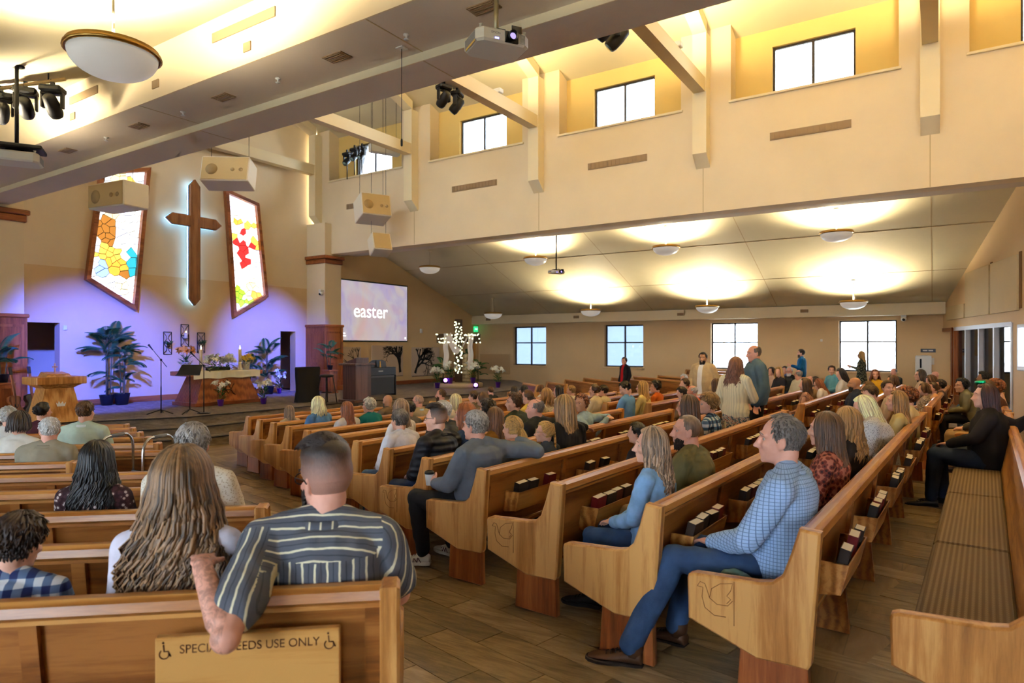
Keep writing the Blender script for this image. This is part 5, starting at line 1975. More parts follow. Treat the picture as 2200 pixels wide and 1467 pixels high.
def build_body(P, bk, lv, voxel):
    B = BUILD[bk]
    mb = MB()
    Hm = head_m(P)
    head_prims(mb, Hm, B, lv)
    hc = Hm @ V(0, -0.02, -0.06)
    mb.tube([P['neck'] + V(0, 0, -0.06), P['neck'].lerp(hc, 0.5), hc], [B['neck'] * 1.2, B['neck'], B['neck']], 14)
    torso(mb, P, B, -0.012)
    f = B['limb']
    for s, k in ((-1, 'L'), (1, 'R')):
        mb.ball(P['sh' + k] + V(-s * .03, 0, -.02), .056 * f, 12, 8)
        limb(mb, [P['sh' + k], P['el' + k], P['wr' + k]], [.052 * f, .042 * f, .028 * f])
        hand(mb, P['wr' + k], P['hd' + k], P['hn' + k], s, lv, P.get('cu' + k, 0.5))
        limb(mb, [P['hp' + k], P['kn' + k], P['an' + k]], [.078 * f, .056 * f, .036 * f])
        mb.ball(P['an' + k] + P['ft' + k] * 0.05 + V(0, 0, -.055), (.03, .08, .026), 10, 8, rot=Matrix.Rotation(math.atan2(-P['ft' + k].x, P['ft' + k].y), 3, 'Z'))
    me = remesh(mb, voxel, 2 if lv >= 2 else 2)
    return me

def build_top(P, bk, lv, voxel, sleeve, loose=0.018, hem=None, fold=0.0, hood=False, collar=True):
    B = BUILD[bk]
    mb = MB()
    torso(mb, P, B, loose, hem)
    f = B['limb']
    for s, k in ((-1, 'L'), (1, 'R')):
        sh, el, wr = P['sh' + k], P['el' + k], P['wr' + k]
        mb.ball(sh + V(-s * .035, 0, -.022), (.058 * f + loose * .6), 12, 8)
        if sleeve == 'long':
            limb(mb, [sh + V(0, 0, -.008), el, wr.lerp(el, 0.04)], [.048 * f + loose, .044 * f + loose * .9, .030 * f + loose * .65])
        elif sleeve == 'short':
            q = sh.lerp(el, 0.72)
            limb(mb, [sh + V(0, 0, -.008), q], [.048 * f + loose, .05 * f + loose * 1.25])
        elif sleeve == 'none':
            mb.ball(sh, .055 * f + loose * .4, 12, 8)
    if hood:
        n = P['neck']
        for i in range(17):
            a = math.pi * (.92 + 1.16 * i / 16)          # round the back of the neck
            bk_ = max(0, -math.sin(a))
            mb.ball(n + V(math.cos(a) * .10, math.sin(a) * .085 + .005, .0 - .035 * bk_), (.034, .034, .026 + .012 * bk_), 10, 7)
        mb.ball(n + V(0, -.125, -.075), (.10, .042, .075), 16, 10)
        mb.ball(n + V(0, -.145, -.135), (.062, .034, .06), 16, 10)
        mb.tube([n + V(-.1, -.10, -.02), n + V(-.06, -.155, -.11), n + V(0, -.172, -.155), n + V(.06, -.155, -.11), n + V(.1, -.10, -.02)], .016, 8)
    me = remesh(mb, voxel, 3, fold)
    return me

def build_collar(P, bk, r=0.012, h=0.026):
    B = BUILD[bk]
    n = P['neck']
    Hm = head_m(P)
    mb = MB()
    seg = 28
    vs, fs = [], []
    for lv_, (dr, dz) in enumerate(((.012, -.04), (.009, h * .5), (.007, h), (.014, h + .003), (.026, h * .3), (.034, -.026))):
        for k in range(seg + 1):
            a = math.pi / 2 + 0.35 + (2 * math.pi - 0.7) * k / seg
            R = B['neck'] * 1.12 + dr
            front = max(0.0, math.sin(a))
            vs.append((n.x + R * 1.06 * math.cos(a), n.y + R * math.sin(a) + .004, n.z + dz - front * .02 + .0))
    for i in range(5):
        for k in range(seg):
            a = i * (seg + 1) + k
            fs.append((a, a + 1, a + seg + 2, a + seg + 1))
    mb.add(vs, fs, 0, True)
    return mb.mesh('collar')

def build_bottom(P, bk, lv, voxel, kind, fold=0.0):
    B = BUILD[bk]
    f = B['limb']
    mb = MB()
    h = P['hip']
    if kind == 'skirt':
        if P['kind'] == 'stand':
            ring_loft(mb, [(h + V(0, 0, -.62), .27, .22), (h + V(0, 0, -.3), .23, .18), (h + V(0, 0, -.08), .205, .155), (h + V(0, 0, .05), .18, .135), (h + V(0, 0, .1), .165, .125)], 28)
        else:
            for s, k in ((-1, 'L'), (1, 'R')):
                limb(mb, [P['hp' + k], P['kn' + k], P['an' + k] + V(0, 0, .22)], [.11 * f, .085 * f, .09 * f])
            ring_loft(mb, [(h + V(0, 0, -.09), .18, .13), (h, .19, .14), (h + V(0, 0, .1), .16, .12)])
    else:
        ring_loft(mb, [(h + V(0, 0, -.088), B['hip'][0] * .88, B['hip'][1] * .9), (h, B['hip'][0] + .008, B['hip'][1] + .01), (h + V(0, 0, .08), B['hip'][0] * .95 + .005, B['hip'][1] * .95 + .008), (h + V(0, 0.0, .13), B['waist'][0] + .006, B['waist'][1] + .008)])
        for s, k in ((-1, 'L'), (1, 'R')):
            limb(mb, [P['hp' + k], P['kn' + k], P['an' + k] + V(0, 0, .02)], [.088 * f, .07 * f + .003, .058])
    return remesh(mb, voxel, 3, fold, 11.0)

_SHOE = {}
def shoe_mesh(style):
    """upper, sole, laces; toe along +y, heel at the origin"""
    if style in _SHOE:
        return _SHOE[style]
    up = MB()
    R = [(-.055, .030, .018, .075), (-.045, .036, .018, .085), (-.01, .038, .018, .088), (.035, .040, .018, .078), (.08, .044, .018, .062), (.13, .046, .018, .050), (.17, .042, .018, .042), (.195, .030, .018, .034), (.205, .012, .018, .026)]
    vs, fs = [], []
    seg = 14
    for y, w, z0, z1 in R:
        for k in range(seg):
            a = 2 * math.pi * k / seg
            c, s = math.cos(a), math.sin(a)
            vs.append((w * c, y, z0 + (z1 - z0) * (0.5 + 0.5 * s) ** (0.85)))
    for i in range(len(R) - 1):
        for k in range(seg):
            fs.append((i * seg + k, i * seg + (k + 1) % seg, (i + 1) * seg + (k + 1) % seg, (i + 1) * seg + k))
    fs.append(tuple(range(seg - 1, -1, -1)))
    fs.append(tuple((len(R) - 1) * seg + k for k in range(seg)))
    up.add(vs, fs, 0, True)
    if style == 'boot':
        up.tube([(0, -.012, .06), (0, -.016, .10), (0, -.016, .13)], [.040, .044, .046], 14)
    sole = MB()
    pts = [(-.03, -.06), (.03, -.06), (.04, -.03), (.036, .03), (.05, .1), (.05, .15), (.036, .195), (.012, .215), (-.012, .215), (-.036, .195), (-.05, .15), (-.05, .1), (-.036, .03), (-.04, -.03)]
    sole.prism(pts, 'z', 0.0, 0.026 if style != 'sneaker' else 0.032, 0, 0.005)
    lc = MB()
    for i in range(4):
        y = .045 + i * .022
        z = .082 - i * .008
        lc.tube([(-.024, y, z - .006), (0, y + .004, z), (.024, y, z - .006)], .0035, 5)
    _SHOE[style] = (up.mesh('shoe_upper'), sole.mesh('sole'), lc.mesh('laces'))
    return _SHOE[style]

# ---- hair: closed cap over the skull plus locks
ss = lambda x: 0.0 if x <= 0 else 1.0 if x >= 1 else x * x * (3 - 2 * x)
def hairline(style, az, el, z, seed=0):
    """how far inside the hair a point of the skull is (negative: bare skin)"""
    fr, sd = math.cos(az), abs(math.sin(az))
    front = ss((fr - .25) / .35)
    ear = ss((fr + .15) / .4)
    hl = (-.088 + .068 * ear) * (1 - front) + .058 * front + .004 * mnoise.noise(V(az * 6, el * 9, seed))
    if style == 'bald':
        return -1
    if style == 'recede':
        temple = front * ss((sd - .15) / .3) * (1 - ss((sd - .95) / .05))
        return z - (hl + .016 * front + .036 * temple)
    if style == 'balding':
        return min(z - hl, .056 + .02 * max(0, -fr) - z, (.42 - fr) * .12)
    return z - hl
def hair_cap(style, res=(48, 36), seed=1):
    rx, ry, rz = .077, .098, .093
    c = V(0, -.012, .03)
    na, ne = res
    vs, fs = [], []
    thick = dict(short=.014, buzz=.004, balding=.008, bald=-.02, curly=.032, messy=.024, bob=.02, long=.016, tight=.010, bun=.014, grey=.016, fade=.010, puff=.03, recede=.010)[style]
    for i in range(ne + 1):
        el = math.pi * i / ne                       # 0 top
        for k in range(na):
            az = 2 * math.pi * k / na               # 0 = front (+y)
            d = V(math.sin(az) * math.sin(el), math.cos(az) * math.sin(el), math.cos(el))
            z = d.z * rz
            fr, sd = math.cos(az), abs(math.sin(az))     # fr: 1 front, -1 back
            front = ss((fr - .25) / .35)
            s_ = hairline(style, az, el, z, seed)
            on = ss(s_ / .014)
            t = thick
            if style == 'fade':
                t = .0045 + .02 * ss((z - .025) / .045)
            elif style == 'short':
                t = .006 + .014 * ss((z + .02) / .07)
            elif style == 'recede':
                t = .006 + .007 * ss((z + .02) / .07)
            elif style in ('curly', 'messy', 'puff'):
                t = max(.008, t * (0.75 + 0.7 * mnoise.noise(d * (7 if style != 'puff' else 4) + V(seed, 0, 0))))
                if style == 'messy':
                    t += .012 * front
            if style not in ('buzz', 'fade', 'recede'):
                t += .003 * math.sin(az * 23 + mnoise.noise(d * 3) * 6)
            k_ = -.012 + (t + .012) * on
            p = V(d.x * (rx + k_), d.y * (ry + k_), d.z * (rz + k_)) + c
            if z < -.03 and fr < 0:                 # nape follows the neck
                p.y *= .96
            vs.append(p)
    for i in range(ne):
        for k in range(na):
            fs.append((i * na + k, (i + 1) * na + k, (i + 1) * na + (k + 1) % na, i * na + (k + 1) % na))
    mb = MB()
    mb.add(vs, fs, 0, True)
    return mb

def lock(mb, pts, r0, seg=5, flat=0.45):
    n = len(pts)
    rad = [r0 * (0.55 + 0.45 * math.sin(math.pi * min(1, (i + 0.6) / n * 0.9))) * (1 if i < n - 2 else (0.7 if i == n - 2 else 0.12)) for i in range(n)]
    mb.tube(pts, rad, seg, flat=flat)

def long_locks(mb, n, length, wave, rnd, spread=1.0, front=0.35, rr=.011, part=0.0, back_y=-.105, puff=0.0):
    """locks that start at the parting, follow the skull and fall behind the shoulders"""
    for i in range(n):
        az = rnd.uniform(front * math.pi, (2 - front) * math.pi)       # 0 = front
        lvl = rnd.random()
        L = length * rnd.uniform(.72, 1.05)
        pts = []
        ph = rnd.uniform(0, 6.28)
        fx = rnd.uniform(.8, 1.2)
        sx, cy = math.sin(az), math.cos(az)
        R = 1.0 + .10 * lvl + puff
        for j in range(6):
            el = math.radians(8 + j * 17)
            p = V(sx * math.sin(el) * .088 * R, cy * math.sin(el) * .107 * R, math.cos(el) * .104 * R) + V(0, -.012, .03)
            p.x += part * math.cos(el)
            pts.append(p)
        m = max(5, int(L / .05))
        p0 = pts[-1]
        for j in range(1, m + 1):
            t = j / m
            z = p0.z - L * t
            out = 1.0 + .28 * spread * min(1, t * 1.5)
            x = p0.x * out
            y = p0.y * (1.0 if cy < 0 else max(.2, 1 - t)) + (-.02 * t if cy < 0.2 else 0)
            if z < -.13:
                q = min(1, (-.13 - z) / .1)
                y = y * (1 - .5 * q) + back_y * .5 * q - (.03 * q if cy < .3 else -.02 * q)
            w = wave * min(1, t * 1.6)
            x += w * math.sin(ph + t * L * 34 * fx)
            y += w * .8 * math.cos(ph * 1.3 + t * L * 31 * fx)
            pts.append(V(x, y, z))
        lock(mb, pts, rr * rnd.uniform(.7, 1.25))

def tufts(mb, n, length, rnd, style, cap='short', lift=.008, r=.0075):
    for i in range(n):
        az = rnd.uniform(0, 2 * math.pi)
        el = math.acos(rnd.uniform(-.9, 1.0))
        z = math.cos(el) * .093
        if hairline(cap, az, el, z) < .008:
            continue
        d = V(math.sin(az) * math.sin(el), math.cos(az) * math.sin(el), math.cos(el))
        k = 1 + (lift + .05 * (.3 + ss((z + .02) / .07)))
        p = V(d.x * .079 * k, d.y * .100 * k, d.z * .095 * k) + V(0, -.012, .03)
        down = V(d.x * .3, d.y * .3, -1) if style == 'down' else V(d.x * .5, .4, .6)
        if z > .075 and style == 'down':
            down = V(d.x, .6 if rnd.random() > .3 else -.6, 0)
        tang = (down - d * down.dot(d))
        if tang.length < .2:
            tang = V(rnd.uniform(-1, 1), rnd.uniform(-.4, 1), 0)
        tang.normalize()
        tang = (tang + V(rnd.uniform(-.35, .35), rnd.uniform(-.35, .35), rnd.uniform(-.1, .1))).normalized()
        L = length * rnd.uniform(.7, 1.3) * (.55 + .45 * ss((z + .04) / .08))
        pts = [p - d * .006, p + tang * L * .4 + d * lift, p + tang * L * .8 + d * lift * .8, p + tang * L + d * .002]
        lock(mb, pts, r * rnd.uniform(.7, 1.2), 4, .45)

def combed(mb, n, rnd, tie=(0, -.112, .02)):
    td = (Vector(tie) - V(0, -.012, .03))
    td = V(td.x / .077, td.y / .098, td.z / .093).normalized()
    for i in range(n):
        az, el = rnd.uniform(0, 6.283), math.acos(rnd.uniform(-.8, .95))
        if hairline('long', az, el, math.cos(el) * .093) < .004: continue
        d = V(math.sin(az) * math.sin(el), math.cos(az) * math.sin(el), math.cos(el))
        pts = []
        for j in range(6):
            q = (d * (1 - j / 5) + td * (j / 5))
            if q.length < .1: break
            q.normalize()
            pts.append(V(q.x * .087, q.y * .108, q.z * .103) * rnd.uniform(.995, 1.012) + V(0, -.012, .03))
        if len(pts) > 3:
            lock(mb, pts, .0065, 4, .4)

_HAIR = {}
def hair_mesh(style, hi=False, var=0):
    key = (style, hi, var)
    if key in _HAIR:
        return _HAIR[key]
    rnd = random.Random(hash(style) % 1000 if False else sum(map(ord, style)) + var * 17)
    res = (120, 90) if hi else (48, 36)
    m = 3 if hi else 1
    thin = .72 if hi else 1.0
    def add(cap):
        mb = hair_cap(cap, res, var)
        return mb
    if style == 'short':
        mb = add('short'); tufts(mb, 500 * m, .034, rnd, 'down', r=.006)
    elif style == 'grey':
        mb = add('short'); tufts(mb, 520 * m, .032, rnd, 'down', r=.006)
    elif style == 'buzz':
        mb = add('buzz')
    elif style == 'recede':
        mb = add('recede'); tufts(mb, 520 * m, .030, rnd, 'down', 'recede', .003, .0055)
    elif style == 'fade':
        mb = add('fade')
        for i in range(260 * m):
            a, b_ = rnd.uniform(-.055, .055), rnd.uniform(-.08, .08)
            zz = .03 + .121 * math.sqrt(max(0, 1 - (a / .08) ** 2 - ((b_) / .102) ** 2))
            if zz < .10: continue
            p = V(a, b_ - .012, zz)
            lock(mb, [p, p + V(a * .15, .014, .012), p + V(a * .25, .032, .010), p + V(a * .3, .042, .002)], .010, 4)
    elif style == 'balding':
        mb = add('balding'); tufts(mb, 300 * m, .024, rnd, 'down', 'balding', .001, .0055)
    elif style == 'bald':
        mb = None
    elif style == 'curly':
        mb = add('curly')
        for i in range(170 * m):
            az, el = rnd.uniform(0, 6.28), math.acos(rnd.uniform(-.3, 1))
            if math.cos(az) > .4 and el > .9: continue
            d = V(math.sin(az) * math.sin(el), math.cos(az) * math.sin(el), math.cos(el))
            p = V(d.x * .105, d.y * .125, d.z * .118) + V(0, -.012, .03)
            mb.ball(p, rnd.uniform(.012, .02), 7, 5)
    elif style == 'messy':
        mb = add('messy'); tufts(mb, 320 * m, .06, rnd, 'up'); tufts(mb, 150 * m, .05, rnd, 'down')
    elif style == 'puff':                           # short set hair with volume
        mb = add('puff'); tufts(mb, 420 * m, .045, rnd, 'down')
    elif style == 'bob':
        mb = add('bob'); long_locks(mb, 110 * m, .10, .006, rnd, .3, .3, .011, puff=.04)
    elif style == 'shoulder':                       # shoulder length, fluffy
        mb = add('long'); long_locks(mb, 130 * m, .21, .012, rnd, .8, .33, .012, puff=.06)
    elif style == 'long':
        mb = add('long'); long_locks(mb, int(120 * m * 1.4), .36, .004, rnd, .6, .33, .011 * thin)
    elif style == 'longer':
        mb = add('long'); long_locks(mb, int(130 * m * 1.4), .44, .007, rnd, .7, .33, .011 * thin)
    elif style == 'wavy':
        mb = add('long'); long_locks(mb, int(140 * m * 1.4), .36, .024, rnd, 1.0, .32, .011 * thin, puff=.03)
    elif style == 'herowavy':                       # very long, full waves
        mb = add('long'); long_locks(mb, 950, .50, .030, rnd, 2.0, .33, .0062, puff=.09)
    elif style == 'ponytail':
        mb = add('tight'); combed(mb, 200 * m, rnd)
        for i in range(60 * m):
            a = rnd.uniform(0, 6.28); r = rnd.uniform(0, .022)
            pts = []
            for j in range(9):
                t = j / 8
                w = r * (1 + 1.6 * math.sin(math.pi * min(1, t * 1.1)))
                pts.append(V(math.cos(a) * w, -.112 - .035 * math.sin(t * 2.4) + math.sin(a) * w * .7, .02 - .21 * t))
            lock(mb, pts, .008)
        mb.tube([(.02 * math.cos(k), -.118 + .01 * math.sin(k), .02 + .018 * math.sin(k)) for k in np.linspace(0, 6.0, 12)], .006, 5)
    elif style == 'bun':
        mb = add('bun'); combed(mb, 200 * m, rnd, (0, -.115, .03))
        for i in range(50):
            d = V(rnd.gauss(0, 1), rnd.gauss(0, 1), rnd.gauss(0, 1)).normalized()
            mb.ball(V(0, -.115, .03) + V(d.x * .035, d.y * .022, d.z * .045), rnd.uniform(.010, .016), 7, 5)
    elif style == 'braid':
        mb = add('tight'); combed(mb, 200 * m, rnd, (0, -.10, .085))
        for i in range(17):
            t = i / 16
            for s in (-1, 1):
                x = s * .011 * (1 if i % 2 else -1) + .03 * (1 - t) * 0
                c0 = V(x + .018, -.105 - .02 * math.sin(t * 2.5), .085 - .34 * t)
                mb.ball(c0, (.017 * (1 - .45 * t), .015, .017), 8, 6, rot=Euler((0, s * .6, 0)).to_matrix())
        for i in range(26):                         # crown rows
            t = i / 25
            az = math.pi * (.25 + .75 * t)
            mb.ball(V(math.sin(az) * .083, math.cos(az) * .1 - .012, .075 - .02 * t), .012, 7, 5)
    if mb is None:
        _HAIR[key] = None
    else:
        _HAIR[key] = mb.mesh('hair_' + style)
    return _HAIR[key]

def beard_mesh(full=True):
    key = ('beard', full)
    if key in _HAIR:
        return _HAIR[key]
    mb = MB()
    rnd = random.Random(3)
    for i in range(420):
        az = rnd.uniform(-1.45, 1.45)
        z = rnd.uniform(-.125, -.02) if abs(az) > .75 else rnd.uniform(-.128, -.045)
        if abs(az) < .3 and -.078 < z < -.054:
            continue
        k = 1 - max(0, (-.085 - z) / .09)
        p = V(math.sin(az) * .063 * (0.76 + .24 * k), .016 + math.cos(az) * .071 * (0.90 + .10 * k), z)
        d = V(math.sin(az) * .3, math.cos(az) * .3, -1)
        lock(mb, [p, p + d * .009 + V(0, .002, 0), p + d * .018], .0075, 4, .6)
    _HAIR[key] = mb.mesh('beard')
    return _HAIR[key]

def glasses_mesh():
    if 'gl' in _HAIR:
        return _HAIR['gl']
    mb = MB()
    for s in (-1, 1):
        ring = [(s * .034 + .025 * math.cos(t), .097 - abs(.025 * math.cos(t) + 0) * .12, .006 + .019 * math.sin(t)) for t in np.linspace(0, 2 * math.pi, 17)[:-1]]
        mb.tube(ring, .0022, 5, closed=True)
        mb.tube([(s * .058, .092, .012), (s * .076, .05, .014), (s * .086, -.01, .012), (s * .088, -.03, .0)], .0022, 5)
    mb.tube([(-.01, .099, .01), (0, .101, .013), (.01, .099, .01)], .002, 5)
    _HAIR['gl'] = mb.mesh('glasses')
    return _HAIR['gl']

def eye_meshes():
    if 'eye' in _HAIR:
        return _HAIR['eye']
    a = MB().ball((0, 0, 0), .0118, 14, 10).mesh('eye')
    b = MB().ball((0, .0075, 0), (.0068, .0052, .0068), 12, 8).mesh('iris')
    c = MB().tube([(-.02, -.004, -.004), (-.008, .005, .003), (.008, .005, .003), (.02, -.006, -.006)], [.002, .0042, .004, .002], 6, flat=.6).mesh('eyebrow')
    _HAIR['eye'] = (a, b, c)
    return _HAIR['eye']

def hair_mat(col, var=0.35):
    key = ('hair', col, var)
    if key in _MC:
        return _MC[key]
    N = NT('hair', 0.42, 0.45)
    g = N.n('ShaderNodeNewGeometry')
    mp = N.coord('Object', scale=(60, 60, 5))
    nz = N.noise(mp, 1.0, 3, .6)
    ad = N.n('ShaderNodeMath', operation='MULTIPLY_ADD')
    N.l(g, 'Random Per Island', ad, 0)
    ad.inputs[1].default_value = 0.6
    N.l(nz, 'Fac', ad, 2)
    N.base(N.ramp(ad, 0, [(0.35, dim(col, 1 - var * 1.3)), (0.75, col), (1.15, dim(col, 1 + var * 1.6))]))
    N.bump(nz, 'Fac', .35, .003)
    _MC[key] = N.m
    return N.m

def fade_mat(col, skin):
    key = ('fade', col, skin)
    if key in _MC:
        return _MC[key]
    N = NT('clipped_hair', .5, .4)
    mp = N.coord('Object')
    sp = N.n('ShaderNodeSeparateXYZ'); N.l(mp, 0, sp, 0)
    nz = N.noise(N.coord('Object', scale=(1, 1, .5)), 160, 3, .7)
    ad = N.n('ShaderNodeMath', operation='MULTIPLY_ADD'); N.l(nz, 'Fac', ad, 0); ad.inputs[1].default_value = .03; N.l(sp, 2, ad, 2)
    st = tuple(.30 * a + .70 * b * .72 for a, b in zip(col, skin))
    N.base(N.ramp(ad, 0, [(.02, st), (.075, tuple(.6 * a + .4 * b for a, b in zip(col, st))), (.115, col), (.17, dim(col, 1.3))]))
    N.bump(nz, 'Fac', .5, .004)
    _MC[key] = N.m
    return N.m

def skin_mat(col, ink=False):
    key = ('skin', col, ink)
    if key in _MC:
        return _MC[key]
    N = NT('skin', 0.48, 0.35)
    mp = N.coord('Object')
    nz = N.noise(mp, 14, 4)
    base = N.ramp(nz, 'Fac', [(0.3, (col[0] * .93, col[1] * .86, col[2] * .83)), (0.7, dim(col, 1.06))])
    if ink:                         # tattooed left arm
        sp = N.n('ShaderNodeSeparateXYZ'); N.l(mp, 0, sp, 0)
        lt = N.n('ShaderNodeMath', operation='LESS_THAN'); N.l(sp, 0, lt, 0); lt.inputs[1].default_value = -.235
        iz = N.noise(mp, 26, 5, .7, 1.5)
        rp = N.ramp(iz, 'Fac', [(.44, (0, 0, 0)), (.58, (.6, .6, .6))])
        mu = N.n('ShaderNodeMath', operation='MULTIPLY'); N.l(rp, 0, mu, 0); N.l(lt, 0, mu, 1)
        base = N.mixc(mu, 0, (base, 0), dim(col, .3))
        N.base(base, 2)
    else:
        N.base(base)
    N.b.inputs['Subsurface Weight'].default_value = 0.0
    N.bump(N.noise(mp, 220, 2), 'Fac', .05, .001)
    _MC[key] = N.m
    return N.m

def cloth(kind, c1, c2=None, c3=None, sc=1.0):
    key = ('cloth', kind, c1, c2, c3, sc)
    if key in _MC:
        return _MC[key]
    N = NT('cloth_' + kind, 0.85, 0.15)
    tc = N.n('ShaderNodeTexCoord')
    sp = N.n('ShaderNodeSeparateXYZ')
    N.l(tc, 'Object', sp, 0)
    def math_(op, a, b=None, c=None):
        nd = N.n('ShaderNodeMath', operation=op)
        for i, x in enumerate((a, b, c)):
            if x is None: continue
            if isinstance(x, tuple):
                N.l(x[0], x[1], nd, i)
            else:
                nd.inputs[i].default_value = x
        return (nd, 0)
    mp = N.coord('Object')
    soft = N.noise(mp, 9, 4)
    fine = N.noise(mp, 260, 2)
    col = None
    ang = math_('MULTIPLY', math_('ARCTAN2', (sp, 0), (sp, 1)), 0.19)     # metres around the torso
    zz = (sp, 2)
    def band(coord, period, duty):
        f = math_('FRACT', math_('MULTIPLY', coord, 1.0 / period))
        return math_('LESS_THAN', f, duty)
    if kind == 'plain':
        col = (N.ramp(soft, 'Fac', [(0.3, dim(c1, .88)), (0.7, dim(c1, 1.1))]), 0)
    elif kind == 'stripe':          # upright narrow stripes
        m = band(ang, .042 * sc, .17)
        m2 = band(math_('ADD', ang, .018 * sc), .042 * sc, .10)
        a = N.mixc(m[0], 0, c1, c2)
        col = (N.mixc(m2[0], 0, (a, 2), c3 or c1), 2)
    elif kind == 'hstripe':
        m = band(zz, .040 * sc, .16)
        col = (N.mixc(m[0], 0, c1, c2), 2)
    elif kind == 'xstripe':
        m = band((sp, 0), .040 * sc, .16)
        col = (N.mixc(m[0], 0, c1, c2), 2)
    elif kind == 'dstripe':         # stripes across a direction c3
        dt = N.n('ShaderNodeVectorMath', operation='DOT_PRODUCT')
        N.l(tc, 'Object', dt, 0)
        dt.inputs[1].default_value = c3
        wob = math_('MULTIPLY_ADD', (soft, 0), .02, (dt, 1))
        m = band(wob, .043 * sc, .17)
        m2 = band(math_('ADD', wob, .020 * sc), .043 * sc, .09)
        a = N.mixc(m[0], 0, c1, c2)
        col = (N.mixc(m2[0], 0, (a, 2), dim(c1, .55)), 2)
    elif kind == 'open':            # jacket open over a shirt
        m = math_('MULTIPLY', math_('LESS_THAN', math_('ABSOLUTE', (sp, 0)), c3[0]), math_('GREATER_THAN', (sp, 1), .03))
        a = N.ramp(soft, 'Fac', [(0.3, dim(c1, .88)), (0.7, dim(c1, 1.1))])
        col = (N.mixc(m[0], 0, (a, 0), c2), 2)
    elif kind == 'check':
        m = math_('MAXIMUM', band(ang, .017 * sc, .15), band(zz, .017 * sc, .15))
        col = (N.mixc(m[0], 0, c1, c2), 2)
    elif kind == 'plaid':
        a = band((sp, 0), .075 * sc, .5)
        b_ = band(zz, .075 * sc, .5)
        x1 = N.mixc(a[0], 0, c1, c2)
        x2 = N.mixc(a[0], 0, c2, c3 or (0.02, .02, .05))
        col = (N.mixc(b_[0], 0, (x1, 2), (x2, 2)), 2)
    elif kind in ('floral', 'spots', 'knit'):
        vo = N.n('ShaderNodeTexVoronoi')
        vo.inputs['Scale'].default_value = {'floral': 34, 'spots': 46, 'knit': 75}[kind] / sc
        N.l(mp, 0, vo, 0)
        th = {'floral': [(0.25, c2), (0.36, c1), (0.55, c1), (0.62, c3 or c1)], 'spots': [(0.28, c2), (0.36, c1)], 'knit': [(0.18, c2), (0.4, c1)]}[kind]
        col = (N.ramp(vo, 'Distance', th), 0)
        if kind == 'knit':
            fine = vo
    elif kind == 'denim':
        col = (N.ramp(soft, 'Fac', [(0.3, dim(c1, .75)), (0.5, c1), (0.72, dim(c1, 1.3))]), 0)
    elif kind == 'puffer':
        wv = N.n('ShaderNodeTexWave', wave_type='BANDS', bands_direction='Z', wave_profile='SIN')
        wv.inputs['Scale'].default_value = 5.2
        wv.inputs['Distortion'].default_value = 1.5
        N.l(mp, 0, wv, 0)
        col = (N.ramp(wv, 'Fac', [(0.1, dim(c1, .6)), (0.6, dim(c1, 1.2))]), 0)
        N.b.inputs['Roughness'].default_value = .45
        fine = wv
    elif kind == 'ribknit':
        wv = N.n('ShaderNodeTexWave', wave_type='BANDS', bands_direction='X')
        wv.inputs['Scale'].default_value = 9
        wv.inputs['Distortion'].default_value = 2.0
        N.l(mp, 0, wv, 0)
        col = (N.ramp(wv, 'Fac', [(0.1, dim(c1, .82)), (0.6, c1)]), 0)
        fine = wv
    N.l(col[0], col[1], N.b, 'Base Color')
    out = 'Distance' if fine.type == 'TEX_VORONOI' else 'Fac'
    N.bump(fine, out, .25 if kind not in ('puffer', 'knit', 'ribknit') else .6, .003 if kind not in ('puffer',) else .012)
    _MC[key] = N.m
    return N.m

SK = {'fair': srgb(228, 176, 150), 'pink': srgb(224, 164, 140), 'tan': srgb(196, 144, 108), 'brown': srgb(150, 104, 74)}
HC = {'brown': srgb(84, 56, 34), 'dark': srgb(44, 32, 26), 'black': srgb(24, 20, 19), 'blond': srgb(178, 136, 72), 'ltblond': srgb(222, 200, 150), 'dkblond': srgb(150, 112, 66), 'auburn': srgb(128, 70, 36),
      'red': srgb(150, 84, 44), 'grey': srgb(140, 134, 128), 'white': srgb(220, 216, 208), 'dkgrey': srgb(96, 88, 82), 'burg': srgb(52, 22, 24), 'ash': srgb(134, 108, 84)}
_BODY = {}
VOX = {0: .019, 1: .0125, 2: .0075}

